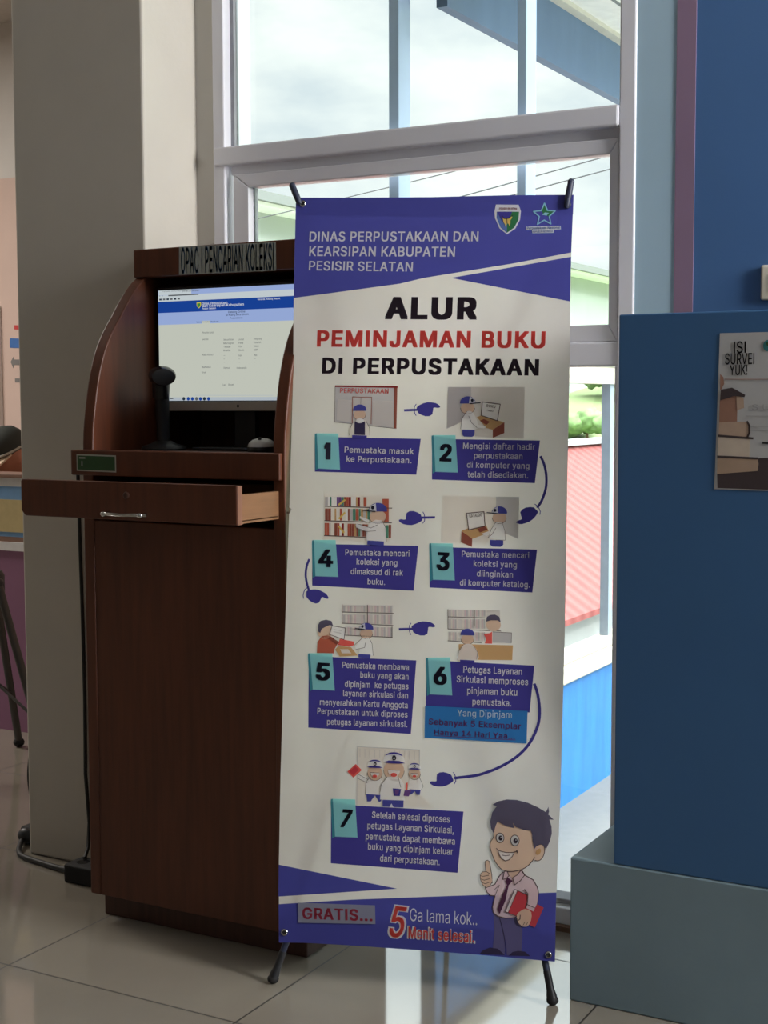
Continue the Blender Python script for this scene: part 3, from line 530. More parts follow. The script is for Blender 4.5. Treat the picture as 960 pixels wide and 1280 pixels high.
'o': (415, [207,-8,159,-2,117,16,82,46,56,85,40,133,34,187,40,243,56,291,82,330,117,360,159,378,207,384,256,378,299,360,333,330,359,291,376,243,381,187,376,133,359,85,333,46,299,16,256,-2,207,46,242,51,270,66,292,89,307,117,316,151,319,187,316,224,307,258,292,287,270,310,242,325,207,330,173,325,145,310,124,287,108,258,99,224,96,187,99,151,108,117,124,89,145,66,173,51], [5,4,44,44,43,5,6,5,43,43,42,6,42,41,6,7,6,41,41,40,7,8,7,40,0,24,1,47,1,24,1,47,2,46,2,47,10,38,37,37,11,10,2,46,3,46,45,3,4,3,45,44,4,45,8,40,39,9,8,39,39,38,9,38,10,9,35,13,36,12,36,13,25,23,22,22,26,25,34,14,35,13,35,14,20,19,28,29,28,19,19,18,29,30,29,18,31,30,18,18,17,31,32,31,17,17,16,32,26,22,21,27,26,21,21,20,27,20,28,27,32,16,33,16,15,33,34,33,15,14,34,15,24,0,23,23,25,24,11,37,36,36,12,11]),
'p': (424, [53,-143,53,379,112,379,112,319,118,319,126,331,137,346,152,360,171,373,197,381,229,384,274,378,313,361,345,332,370,293,385,245,390,189,385,133,370,84,346,45,313,16,274,-2,229,-8,198,-5,173,4,153,17,138,31,127,46,118,59,114,59,114,-143,220,47,253,51,279,66,301,88,316,117,325,151,328,189,325,227,316,261,301,290,280,311,253,325,220,330,188,325,161,312,140,291,125,263,116,229,113,189,116,150,125,115,140,86,162,65,188,51], [1,3,2,50,29,51,29,50,0,1,0,50,49,1,50,1,49,48,3,1,48,48,47,3,24,54,25,53,25,54,25,53,26,27,26,53,52,27,53,6,5,45,7,6,45,45,44,7,44,8,7,0,30,29,27,52,28,29,28,52,51,29,52,3,47,46,4,3,46,46,45,4,45,5,4,31,23,22,22,32,31,43,10,9,11,42,41,32,22,21,21,33,32,10,43,42,42,11,10,18,17,35,36,35,17,17,16,36,37,36,16,38,37,16,16,15,38,39,38,15,15,14,39,33,21,20,20,19,33,34,33,19,19,18,34,18,35,34,39,14,40,14,13,40,41,40,13,13,12,41,11,41,12,54,24,23,23,31,54,43,9,44,8,44,9]),
'r': (259, [53,0,53,379,112,379,112,321,115,321,130,347,152,367,181,380,213,385,221,385,229,384,237,384,243,384,243,322,239,323,230,324,219,325,207,326,182,323,159,315,140,301,126,284,117,262,114,237,114,0], [24,23,0,1,0,23,1,3,2,4,21,20,1,23,22,3,1,22,22,21,3,21,4,3,8,17,16,7,18,17,17,8,7,13,12,14,11,14,12,14,11,15,10,15,11,15,10,16,10,9,16,8,16,9,4,20,19,5,4,19,6,5,19,19,18,6,18,7,6]),
's': (365, [182,-8,145,-5,112,3,84,18,62,38,45,63,36,94,94,107,105,79,124,60,150,49,181,45,217,50,244,62,262,81,268,103,265,121,254,136,237,147,212,155,149,170,104,186,72,208,53,237,47,274,51,305,65,332,87,354,115,370,149,381,187,384,223,381,254,372,279,358,299,339,314,316,324,290,268,277,258,298,243,316,219,328,187,333,156,329,131,317,114,299,109,277,112,258,124,243,144,232,172,223,229,209,275,194,306,171,325,142,331,107,326,75,312,47,290,24,260,6,223,-5], [3,8,4,5,4,8,8,7,5,6,5,7,25,24,45,0,11,1,10,1,11,20,49,48,28,43,42,42,29,28,1,10,2,10,9,2,3,2,9,8,3,9,20,48,21,48,47,21,22,21,47,47,46,22,23,22,46,24,23,46,45,24,46,25,45,44,26,25,44,27,26,44,44,43,27,43,28,27,40,31,41,30,41,31,12,59,58,58,13,12,18,50,19,39,32,40,31,40,32,14,57,56,56,55,14,15,14,55,55,54,15,16,15,54,54,53,16,53,52,16,36,35,37,13,58,57,57,14,13,16,52,17,52,51,17,18,17,51,50,18,51,37,35,38,35,34,38,39,38,34,34,33,39,32,39,33,11,0,59,59,12,11,49,20,19,19,50,49,29,42,41,41,30,29]),
't': (227, [204,379,204,327,6,327,6,379,65,471,126,471,126,98,128,76,136,61,150,53,170,50,177,50,185,51,194,52,202,54,213,2,203,-1,192,-3,180,-4,168,-4,125,2,92,21,72,52,65,93,126,379,126,327,65,327,65,379], [9,8,20,20,8,21,22,21,8,8,7,22,23,22,7,7,6,23,25,26,6,10,19,11,11,19,18,18,17,11,17,12,11,13,16,15,14,13,15,16,13,17,12,17,13,9,20,19,19,10,9,24,27,25,5,4,24,1,0,24,25,1,24,23,6,26,3,2,26,27,3,26,26,25,27,27,24,4]),
'u': (410, [182,-5,146,-1,115,11,89,31,69,59,57,95,53,139,53,379,114,379,114,144,119,105,137,75,164,56,200,50,226,53,249,62,268,77,283,97,293,122,296,153,296,379,357,379,357,0,298,0,298,92,307,92,286,47,257,17,222,0,298,73], [7,6,9,9,8,7,12,1,0,0,13,12,1,12,2,11,2,12,2,11,3,4,3,11,11,10,4,5,4,10,6,5,10,9,6,10,14,28,27,15,14,27,27,26,15,26,16,15,24,25,18,19,18,25,25,22,19,22,21,19,20,19,21,22,25,23,16,26,24,17,16,24,24,18,17,13,0,28,28,14,13,24,26,29,25,24,29,23,25,29]),
'w': (567, [138,0,23,379,87,379,133,214,143,177,154,137,165,91,175,41,165,41,175,90,186,135,196,176,206,214,252,379,316,379,362,214,371,176,382,136,392,91,402,41,391,41,402,90,413,135,423,176,434,214,480,379,545,379,429,0,368,0,319,172,312,198,305,225,297,252,291,280,284,309,277,338,291,338,277,280,270,252,263,225,255,198,248,172,199,0,170,66,397,67], [0,4,1,4,3,1,2,1,3,8,7,43,8,6,0,6,5,0,4,0,5,11,10,41,41,12,11,12,41,40,40,39,12,39,38,12,38,37,12,37,35,12,35,13,12,8,0,42,7,8,42,9,7,42,42,41,9,41,10,9,34,33,36,16,15,29,30,29,15,30,15,31,32,31,15,33,32,15,36,33,15,15,14,36,20,19,44,23,22,27,25,24,26,26,24,27,23,27,24,21,19,27,27,22,21,27,19,28,19,20,28,20,18,28,29,28,18,18,17,29,16,29,17,35,37,34,34,36,35,13,35,36,36,14,13,7,9,43,6,8,43,19,21,44,18,20,44]),
'y': (389, [47,-139,61,-86,71,-87,88,-90,104,-89,118,-84,130,-74,141,-58,151,-36,163,-1,17,379,84,379,165,155,177,121,187,87,196,53,206,21,184,21,193,53,202,87,212,121,224,155,305,379,371,379,204,-58,191,-85,177,-107,159,-124,139,-136,117,-143,91,-145,77,-145,65,-143,54,-141,194,59], [33,1,0,32,2,33,1,33,2,29,4,30,3,30,4,4,29,28,28,5,4,30,3,31,32,31,3,2,32,3,14,13,9,22,21,23,23,21,16,20,16,21,23,16,24,19,15,16,16,20,19,24,16,9,17,9,16,16,15,17,15,18,17,9,17,18,14,9,18,18,15,34,5,28,27,6,5,27,27,26,6,7,6,26,26,25,7,25,24,7,8,7,24,24,9,8,9,13,12,11,10,12,12,10,9,15,19,34,14,18,34]),
'z': (380, [42,0,42,46,254,320,254,323,48,323,48,379,333,379,333,331,126,60,126,56,339,56,339,0], [1,0,9,9,8,1,1,8,2,3,2,7,7,2,8,3,7,6,9,0,11,11,10,9,5,4,3,3,6,5]),
'0': (453, [227,-7,174,1,130,24,95,62,69,113,53,178,48,254,53,330,69,395,95,447,130,484,174,508,227,516,279,508,323,484,358,447,384,395,400,330,405,254,400,178,384,113,359,62,323,24,279,1,227,50,261,56,290,74,313,103,330,144,340,194,344,254,340,314,330,365,313,405,290,435,261,453,227,460,192,453,163,435,140,405,123,365,113,314,109,254,113,194,123,144,140,103,163,74,192,56], [5,4,44,44,43,5,6,5,43,43,42,6,42,41,6,7,6,41,41,40,7,8,7,40,0,24,1,47,1,24,1,47,2,46,2,47,10,38,37,37,11,10,2,46,3,46,45,3,4,3,45,44,4,45,8,40,39,9,8,39,39,38,9,38,10,9,35,13,36,12,36,13,25,23,22,22,26,25,34,14,35,13,35,14,20,19,28,29,28,19,19,18,29,30,29,18,31,30,18,18,17,31,32,31,17,17,16,32,26,22,21,27,26,21,21,20,27,20,28,27,32,16,33,16,15,33,34,33,15,14,34,15,24,0,23,23,25,24,11,37,36,36,12,11]),
'1': (453, [76,0,76,55,391,55,391,0,276,509,276,0,212,0,212,448,209,448,86,358,86,427,198,509,276,55,212,55], [11,10,8,8,10,9,3,2,5,13,12,7,1,0,6,11,8,7,7,4,11,12,13,6,4,7,12,5,2,12,6,5,12,1,6,13]),
'2': (453, [64,0,64,47,234,229,261,257,282,282,299,305,311,327,318,348,320,371,317,397,308,419,293,436,273,449,250,457,224,460,196,457,172,447,153,433,139,413,130,390,127,362,66,362,71,405,86,442,111,473,143,496,182,511,225,516,268,511,306,497,337,474,361,445,376,411,381,372,378,345,371,318,357,290,336,259,306,223,267,180,153,60,153,57,389,57,389,0], [1,0,41,20,19,21,22,21,19,23,22,19,19,18,23,18,24,23,26,16,15,27,14,13,39,2,40,14,27,15,26,15,27,1,41,40,40,2,1,24,18,17,25,24,17,17,16,25,16,26,25,12,11,29,28,12,29,34,33,8,4,38,37,5,4,37,37,36,5,6,5,36,36,35,6,7,6,35,35,34,7,34,8,7,8,33,9,33,32,9,32,31,9,10,9,31,31,30,10,11,10,30,29,11,30,41,0,43,43,42,41,2,39,38,3,2,38,38,4,3,12,28,13,27,13,28]),
'3': (453, [218,-7,173,-3,133,10,98,30,70,57,52,91,44,132,109,132,115,107,126,87,144,71,165,59,191,52,219,50,248,53,275,61,297,74,315,93,325,116,329,145,326,172,316,196,299,217,275,234,242,244,201,248,157,248,157,299,288,448,288,452,70,452,70,509,372,509,372,461,211,278,211,289,264,288,308,276,344,253,371,222,387,186,393,145,387,103,370,66,344,36,309,12,266,-2,221,289], [2,10,3,10,9,3,3,9,4,9,8,4,5,4,8,8,7,5,6,5,7,1,12,11,14,13,0,12,1,0,0,13,12,24,34,25,26,25,34,27,26,34,34,35,27,1,11,2,10,2,11,15,46,45,45,16,15,22,37,23,36,23,37,18,43,42,19,18,42,42,41,19,41,40,19,20,19,40,40,39,20,16,45,44,17,16,44,44,43,17,43,18,17,20,39,21,39,38,21,22,21,38,37,22,38,33,28,35,29,28,33,33,32,29,14,0,46,46,15,14,23,36,24,34,24,36,27,35,28,31,30,29,29,32,31,34,36,47,35,34,47,33,35,47]),
'4': (453, [40,105,40,158,247,509,311,509,109,166,109,163,413,163,413,105,282,0,282,121,282,146,282,318,343,318,343,0,282,105,282,163,343,163,343,105], [1,0,5,1,5,4,4,2,1,5,0,9,5,9,10,16,15,10,2,4,3,15,16,11,8,13,14,9,0,14,5,10,15,12,11,16,7,6,16,17,7,16,14,17,9,17,16,10,10,9,17,17,14,13]),
'5': (453, [221,-7,178,-2,140,11,108,32,83,60,66,93,60,130,122,130,127,108,138,89,154,73,173,60,196,52,221,50,250,53,276,64,298,82,314,104,324,131,328,162,324,193,314,221,297,244,275,262,248,273,218,277,192,275,167,268,145,258,128,246,67,253,96,509,366,509,366,452,151,452,134,301,136,301,155,315,178,325,203,331,229,334,263,330,294,321,321,306,345,285,364,260,379,231,388,199,391,163,385,117,369,76,343,41,309,15,268,-1], [4,3,9,9,8,4,5,4,8,8,7,5,6,5,7,29,35,30,31,30,35,0,13,12,25,39,26,38,26,39,0,12,1,11,1,12,37,27,26,26,38,37,1,11,2,11,10,2,3,2,10,9,3,10,35,29,28,36,35,28,28,27,36,27,37,36,31,35,34,40,24,41,52,16,15,52,15,53,14,53,15,24,23,42,41,24,42,50,49,18,19,18,49,49,48,19,48,47,19,20,19,47,47,46,20,16,52,51,17,16,51,51,50,17,50,18,17,20,46,21,46,45,21,22,21,45,45,44,22,44,43,22,23,22,43,42,23,43,53,14,0,13,0,14,24,40,25,39,25,40,33,32,34,31,34,32]),
'6': (453, [226,-7,182,-1,142,15,109,40,84,74,69,115,64,162,68,199,80,239,102,285,137,340,252,509,322,509,151,261,145,261,154,275,165,288,179,299,196,307,214,312,235,314,278,309,316,295,346,271,370,240,384,201,389,157,384,112,368,73,343,39,310,14,271,-2,226,48,254,52,279,63,299,79,314,101,324,128,327,157,324,187,314,213,299,235,279,251,254,262,226,265,198,262,174,252,153,235,138,214,128,188,125,158,128,128,138,102,153,79,174,63,198,52,175,296], [4,3,52,52,51,4,5,4,51,51,50,5,6,5,50,50,49,6,7,6,49,8,7,49,49,48,8,13,14,47,14,13,15,45,18,17,1,55,54,13,47,46,1,54,2,54,53,2,3,2,53,52,3,53,47,14,48,8,48,14,9,8,14,14,15,9,10,9,15,15,16,10,32,0,33,43,20,44,34,31,30,30,35,34,33,0,31,31,34,33,42,21,43,20,43,21,29,28,36,37,36,28,28,27,37,27,26,37,38,37,26,39,38,26,26,25,39,25,24,39,40,39,24,24,23,40,35,30,29,29,36,35,40,23,41,23,22,41,42,41,22,21,42,22,10,16,11,55,1,0,0,32,55,18,45,44,19,18,44,44,20,19,46,45,17,56,13,17,13,46,17,16,15,13,13,56,16,12,11,16,12,16,56]),
'7': (453, [97,0,323,448,323,452,62,452,62,509,391,509,391,449,165,0], [0,7,1,2,1,6,6,5,2,6,1,7,4,3,2,2,5,4]),
'8': (453, [226,-7,178,-2,136,11,101,33,74,62,57,96,52,135,55,166,65,195,81,220,101,241,125,256,153,265,153,267,119,282,93,308,76,342,70,380,75,417,90,450,114,477,146,498,184,511,226,516,269,511,306,498,337,477,361,450,377,417,382,380,376,342,359,308,333,282,300,267,300,265,327,256,351,241,372,220,387,195,397,166,401,135,395,96,378,62,352,33,317,11,275,-2,226,49,258,52,285,60,307,74,323,91,333,113,337,139,333,165,322,189,305,208,283,223,256,232,226,235,196,232,169,223,147,208,130,189,119,165,115,139,119,113,129,91,145,74,167,60,195,52,226,290,252,292,274,300,293,313,307,330,316,351,319,376,316,399,308,420,294,437,275,449,252,457,226,460,200,457,177,449,159,437,145,420,136,399,133,376,136,351,145,330,159,313,178,300,201,292], [3,66,4,66,65,4,5,4,65,6,5,65,65,64,6,7,6,64,64,63,7,8,7,63,63,62,8,9,8,62,62,10,9,17,16,88,93,59,58,69,1,0,0,46,69,22,84,83,1,69,68,60,59,12,59,93,12,13,12,93,93,92,13,91,13,92,21,85,84,84,22,21,1,68,2,68,67,2,3,2,67,66,3,67,10,62,61,11,10,61,61,60,11,60,12,11,13,91,14,91,90,14,15,14,90,90,89,15,16,15,89,88,16,89,17,88,87,18,17,87,19,18,87,87,86,19,20,19,86,86,85,20,85,21,20,81,23,82,80,24,81,23,81,24,47,45,48,56,34,57,71,57,34,34,33,71,72,71,33,33,73,72,79,25,80,24,80,25,43,42,50,51,50,42,42,41,51,41,40,51,52,51,40,40,39,52,53,52,39,39,38,53,54,53,38,38,37,54,36,54,37,30,29,76,77,76,29,29,28,77,28,27,77,48,45,44,49,48,44,44,43,49,43,50,49,54,36,55,36,35,55,56,55,35,34,56,35,73,33,32,74,73,32,32,31,74,75,74,31,31,30,75,30,76,75,77,27,78,27,26,78,79,78,26,25,79,26,45,47,0,46,0,47,57,71,58,71,70,58,93,58,70,82,23,83,22,83,23]),
'9': (453, [226,516,271,510,310,494,343,468,368,434,384,393,389,347,385,309,373,270,350,224,315,168,200,0,130,0,301,248,307,248,299,234,287,221,273,210,257,202,238,196,218,195,175,199,137,214,106,237,83,269,68,307,64,352,69,397,85,436,110,469,143,494,182,510,226,460,199,457,174,446,154,429,138,407,129,381,125,352,129,322,138,295,154,274,174,257,199,247,226,243,254,247,279,257,299,273,314,295,324,321,327,350,324,381,314,407,299,429,279,446,254,457,277,213], [24,23,40,40,39,24,25,24,39,26,25,39,39,38,26,38,37,26,27,26,37,37,36,27,28,27,36,29,28,36,30,35,34,34,31,30,20,44,43,32,0,33,20,43,21,42,21,43,31,34,33,33,0,31,10,16,11,21,42,22,42,41,22,23,22,41,40,23,41,29,36,35,35,30,29,18,17,45,13,14,47,14,13,15,13,47,46,1,55,54,49,48,8,8,7,49,7,6,49,50,49,6,6,5,50,51,50,5,5,4,51,52,51,4,4,3,52,15,16,10,10,9,15,14,15,9,9,8,14,8,48,14,47,14,48,52,3,53,3,2,53,54,53,2,1,54,2,44,20,19,19,18,44,18,45,44,0,32,55,55,1,0,45,17,46,56,13,17,13,46,17,16,15,13,13,56,16,12,11,16,12,16,56]),
'.': (188, [95,-4,78,-1,63,9,53,24,50,41,53,59,63,73,78,83,95,87,113,83,128,73,138,59,141,41,138,24,128,9,113,-1], [4,3,2,1,0,2,4,2,0,0,7,4,7,6,4,5,4,6,12,11,10,13,12,14,12,10,9,15,14,0,14,12,0,12,9,0,7,0,9,9,8,7]),
',': (188, [38,-119,68,71,137,71,84,-119], [1,0,3,3,2,1]),
'|': (230, [141,673,141,-164,88,-164,88,673], [3,2,1,1,0,3]),
'<': (453, [65,178,65,220,388,383,388,316,142,200,144,204,144,194,142,198,388,81,388,15,144,201,144,197], [7,6,11,6,7,0,1,0,7,7,4,1,3,2,5,6,0,9,9,8,6,5,4,10,1,4,5,5,2,1,3,5,10,6,8,11,4,7,10,11,10,7]),
'>': (453, [387,178,65,15,65,81,310,198,308,194,308,204,310,200,65,316,65,383,387,220,308,197,308,201], [2,1,4,4,3,10,6,0,9,0,6,3,6,5,11,6,9,5,4,1,0,0,3,4,8,7,5,5,9,8,2,4,10,5,7,11,10,3,11,3,6,11]),
'!': (196, [67,160,63,509,132,509,128,160,98,-4,81,-1,66,9,56,24,52,41,56,58,66,73,81,83,98,86,116,83,130,73,140,58,143,41,140,24,130,9,116,-1], [8,7,9,5,4,6,7,6,4,9,7,4,16,15,14,17,16,18,16,14,12,13,12,14,19,18,4,18,16,4,16,12,4,9,4,12,10,9,12,11,10,12,1,0,3,3,2,1]),
'-': (453, [337,244,337,188,114,188,114,244], [3,2,1,1,0,3]),
' ': (188, [], [])}

FONT['I'] = (190, [62, 0, 128, 0, 128, 509, 62, 509], [0, 1, 2, 0, 2, 3])
FONT['|'] = (190, [76, 0, 114, 0, 114, 509, 76, 509], [0, 1, 2, 0, 2, 3])

def char_mesh(c):
    adv, v, f = FONT[c]
    return adv / 1000, [(v[i] / 1000, v[i + 1] / 1000) for i in range(0, len(v), 2)], [tuple(f[i:i + 3]) for i in range(0, len(f), 3)]

GL, CM = {}, {}
def glyphs(txt, bold):
    key = (txt, bold)
    if key not in GL:
        h = bold * .62
        offs = (((0, 0),) if bold < .004 else ((-h, -h * .6), (h, -h * .6), (-h, h * .6), (h, h * .6)) if h < .028 else
                ((-h, -h * .6), (h, -h * .6), (-h, h * .6), (h, h * .6), (0, -h * .6), (0, h * .6), (-h, 0), (h, 0), (0, 0)))
        vs, fs, x = [], [], 0
        for c in txt:
            if c not in CM:
                CM[c] = char_mesh(c)
            adv, v, f = CM[c]
            for dx, dy in offs:
                n0 = len(vs)
                vs += [(a + x + dx, b + dy) for a, b in v]
                fs += [tuple(k + n0 for k in t) for t in f]
            x += adv + bold * 1.1
        GL[key] = (vs, fs)
    return GL[key]

def cat_rom(p, n=5, closed=True):
    k = len(p)
    o = []
    for i in range(k if closed else k - 1):
        g = lambda j: Vector(p[j % k]) if closed else Vector(p[min(max(j, 0), k - 1)])
        a, b, c, d = g(i - 1), g(i), g(i + 1), g(i + 2)
        for q in range(n):
            t = q / n
            v = .5 * (2 * b + (c - a) * t + (2 * a - 5 * b + 4 * c - d) * t * t + (3 * b - a - 3 * c + d) * t ** 3)
            o.append((v.x, v.y))
    if not closed:
        o.append(tuple(p[-1]))
    return o

class Art:
    def __init__(s, org, ex, ev, step=.0004):
        s.o, s.ex, s.ev = Vector(org), Vector(ex), Vector(ev)
        s.n = s.ex.cross(s.ev).normalized()
        s.step = step
        s.bm = bmesh.new()
        s.mats = []

    def P(s, a, b, lay):
        return s.o + a * s.ex + b * s.ev + s.n * (lay * s.step)

    def mi(s, m):
        if m not in s.mats:
            s.mats.append(m)
        return s.mats.index(m)

    def poly(s, pts, m, lay=1, sm=0):
        if sm:
            pts = cat_rom(pts, sm)
        area = sum(pts[i - 1][0] * pts[i][1] - pts[i][0] * pts[i - 1][1] for i in range(len(pts)))
        if area < 0:
            pts = pts[::-1]
        vs = [s.bm.verts.new(s.P(a, b, lay)) for a, b in pts]
        i = s.mi(m)
        for t in tessellate_polygon([[Vector((a, b, 0)) for a, b in pts]]):
            q = [pts[k] for k in t]
            ar = (q[1][0] - q[0][0]) * (q[2][1] - q[0][1]) - (q[2][0] - q[0][0]) * (q[1][1] - q[0][1])
            if abs(ar) < 1e-12:
                continue
            t = t if ar > 0 else t[::-1]
            try:
                s.bm.faces.new([vs[k] for k in t]).material_index = i
            except ValueError:
                pass

    def rect(s, a0, b0, a1, b1, m, lay=1):
        s.poly([(a0, b0), (a1, b0), (a1, b1), (a0, b1)], m, lay)

    def line(s, pts, w, m, lay=2, closed=False, sm=0):
        if sm:
            pts = cat_rom(pts, sm, closed)
        if closed:
            pts = list(pts) + [pts[0]]
        i = s.mi(m)
        for (a, b), (c, d) in zip(pts, pts[1:]):
            v = Vector((c - a, d - b))
            if v.length < 1e-7:
                continue
            u = v.normalized() * (w / 2)
            e = u * .6
            nx, ny = -u.y, u.x
            q = [(a - e.x - nx, b - e.y - ny), (c + e.x - nx, d + e.y - ny), (c + e.x + nx, d + e.y + ny), (a - e.x + nx, b - e.y + ny)]
            s.bm.faces.new([s.bm.verts.new(s.P(x, y, lay)) for x, y in q]).material_index = i

    def ell(s, c, rx, ry, m, lay=2, rot=0, n=20, a0=0, a1=360):
        p = []
        for k in range(n + (0 if a1 - a0 >= 360 else 1)):
            t = radians(a0 + (a1 - a0) * k / n)
            x, y = rx * cos(t), ry * sin(t)
            p.append((c[0] + x * cos(rot) - y * sin(rot), c[1] + x * sin(rot) + y * cos(rot)))
        s.poly(p, m, lay)
        return p

    def text(s, txt, p0, p1, pt, m, lay=3, bold=.02, skew=0):
        """lettering fitted between baseline ends p0 and p1, capitals as tall as pt stands over the baseline"""
        vs, fs = glyphs(txt, bold)
        hv, _ = glyphs('H', bold)
        y0, y1 = min(v[1] for v in hv), max(v[1] for v in hv)
        x0, x1 = min(v[0] for v in vs), max(v[0] for v in vs)
        d = Vector(p1) - Vector(p0)
        h = (Vector(pt) - Vector(p0)).length if not isinstance(pt, (int, float)) else pt
        nrm = Vector((-d.y, d.x)).normalized() * h
        i = s.mi(m)
        bv = []
        for x, y in vs:
            f = (x - x0) / (x1 - x0)
            g = (y - y0) / (y1 - y0)
            q = Vector(p0) + d * f + nrm * g + d.normalized() * (skew * h * g)
            bv.append(s.bm.verts.new(s.P(q.x, q.y, lay)))
        for f in fs:
            try:
                s.bm.faces.new([bv[k] for k in f]).material_index = i
            except ValueError:
                pass

    def build(s, name, parent=None):
        me = bpy.data.meshes.new(name)
        s.bm.normal_update()
        fl = [f for f in s.bm.faces if f.normal.dot(s.n) < 0]
        for f in fl:
            f.normal_flip()
        s.bm.to_mesh(me)
        s.bm.free()
        for m in s.mats:
            me.materials.append(M[m])
        return link_obj(name, me, parent)

# ================================================================== the room
WY = 3.04                                   # inner face of the window wall
CEIL = 3.32
b = MB(); b.box(-9.1, 2.5, -4.3, 3.1, -.12, 0, 'floor'); b.box(-9.1, -2.45, 3.1, 6.25, -.12, 0, 'floor')
struct(b.build('floor'))
b = MB(); b.box(-9.1, 2.5, -4.3, 3.2, CEIL, CEIL + .12, 'ceiling'); b.box(-9.1, -2.45, 3.2, 6.25, CEIL, CEIL + .12, 'ceiling')
struct(b.build('ceiling'))
b = MB(); b.box(-9.1, 2.5, -4.4, -4.3, 0, CEIL, 'rear'); struct(b.build('wall_rear'))
b = MB(); b.box(2.4, 2.5, -4.3, 3.2, 0, CEIL, 'blue'); struct(b.build('wall_right'))
b = MB(); b.box(-9.2, -9.1, -4.3, 6.25, 0, CEIL, 'cream'); struct(b.build('wall_left'))
b = MB()
b.box(-9.1, -4.36, 6.0, 6.15, 0, (-5.6799,2.4756)[1], 'pink')
b.box(-9.1, -4.36, 6.0, 6.15, (-5.6799,2.4756)[1], CEIL, 'greywall')
struct(b.build('wall_far'))
b = MB(); b.prism([(-2.62, 3.1), (-2.52, 3.16), (-4.30, 6.15), (-4.42, 6.10)], 2, 0, CEIL, 'pink'); struct(b.build('wall_slanted'))

# column between the two rooms
b = MB(); b.box(-2.673, -2.244, 2.832, 3.16, 0, CEIL, 'cream')
struct(b.build('wall_column', bevel=.006))

# window wall: jamb, lintel and the painted stretch to the right of the window
xa, xb_ = (-0.9551,1.7470)[0], (-0.9125,1.7434)[0]
WR = (-1.0450,1.7891)[0]
b = MB()
b.box(-2.25, (-2.1853,1.9512)[0], WY + .012, 3.09, 0, CEIL, 'greywall')
b.box((-2.1853,1.9512)[0], WR, WY + .01, 3.09, 3.02, CEIL, 'greywall')
b.box(WR, xa, WY, 3.09, 0, CEIL, 'paleblue')
b.box(xa, xb_, WY - .002, 3.09, 0, CEIL, 'mauve')
b.box(xb_, 2.4, WY, 3.09, 0, CEIL, 'blue')
struct(b.build('wall_front'))

# window_1: fixed light above, hinged sash, tall pane below, steel posts outside the glass
win = struct(bpy.data.objects.new('window_1', None))
COL.objects.link(win)
win.location = (-1.6, WY, 0)
xl, xr = (-2.1840,1.9511)[0], WR
zt0, zt1 = (-2.1618,1.8315)[1], (-1.5891,1.8786)[1]
zr0, zr1 = (-1.0898,1.3035)[1], (-1.1434,1.3584)[1]
b = MB()
b.box(xl, (-2.1476,1.9476)[0], WY, 3.085, .03, 3.02, 'frame')
b.box((-1.0836,1.8803)[0], xr, WY - .004, 3.085, .03, 3.02, 'frame')
b.box(xl, xr, WY, 3.085, 2.98, 3.02, 'frame')
b.build('window_frame', win, .004)
b = MB(); b.box((-2.1789,1.8695)[0], (-1.0836,1.8803)[0], WY - .008, 3.085, zt0, zt1, 'frame'); b.build('transom', win, .005)
b = MB(); b.box((-2.1397,1.7952)[0], xr - .02, WY + .018, 3.085, (-2.1245,1.8082)[1], zt0 + .004, 'frame'); b.build('transom_ledge', win, .003)
b = MB(); b.box(xl + .01, xr - .01, WY, 3.085, zr0, zr1, 'frame'); b.build('middle_rail', win, .004)
sx0, sx1 = (-2.1248,1.7840)[0], (-1.0867,1.8067)[0]
gx0, gx1 = (-2.0791,1.7724)[0], (-1.1082,1.7748)[0]
sz0, sz1 = (-1.1434,1.3584)[1], (-2.1308,1.8081)[1]
gz0, gz1 = (-1.1533,1.3972)[1], (-1.5592,1.7738)[1]
def mitred(b, X0, X1, Z0, Z1, x0, x1, z0, z1, y0, y1, m):
    b.prism([(X0, Z0), (X1, Z0), (x1, z0), (x0, z0)], 1, y0, y1, m)
    b.prism([(X0, Z1), (X1, Z1), (x1, z1), (x0, z1)], 1, y0, y1, m)
    b.prism([(X0, Z0), (x0, z0), (x0, z1), (X0, Z1)], 1, y0, y1, m)
    b.prism([(X1, Z0), (x1, z0), (x1, z1), (X1, Z1)], 1, y0, y1, m)
b = MB(); mitred(b, sx0, sx1, sz0, sz1, gx0, gx1, gz0, gz1, WY + .006, WY + .05, 'frame')
b.build('sash_frame', win, .003)
b = MB(); b.box((-2.1476,1.9476)[0], (-2.1364,1.9465)[0], WY + .03, WY + .05, zt1, 2.98, 'gasket'); b.box(sx0 - .006, sx0, WY + .02, WY + .05, zr1, sz1, 'gasket'); b.box(gx0 - .001, gx0 + .003, WY + .03, WY + .046, gz0, gz1, 'gasket')
b.build('gasket', win)
jx0 = (-1.0891,0.8662)[0]
b = MB(); b.box(jx0, (-1.0747,1.0481)[0], WY - .002, 3.085, .03, zr0, 'frame'); b.box(xl, xl + .05, WY, 3.085, .03, zr0, 'frame')
b.build('lower_jamb', win, .003)
zb = (-1.2010,0.0631)[1]
b = MB(); b.box(xl, xr, WY - .035, 3.085, .012, zb - .012, 'frame'); b.box(xl, xr, WY - .01, 3.085, zb - .012, zb, 'gasket')
b.build('bottom_rail', win, .003)
for nm, q in (('upper_pane', ((-2.1376,1.9466)[0], (-1.0836,1.8811)[0], zt1, 2.98, .04)), ('sash_pane', (gx0, gx1, gz0, gz1, .03)), ('lower_pane', (xl + .05, jx0, zb, zr0, .045))):
    b = MB(); b.box(q[0] - .004, q[1] + .004, WY + q[4], WY + q[4] + .004, q[2] - .004, q[3] + .004, 'glass'); b.build(nm, win)
for x0, x1, y1, m in ((-1.712, -1.684, 3.188, 'postblue'), (-1.367, -1.344, 3.186, 'postblue'), (-2.200, -2.176, 3.205, 'framewhite')):
    b = MB(); b.box(x0, x1, 3.125, y1, zr0, 3.06, m); b.build('mullion', win, .002)

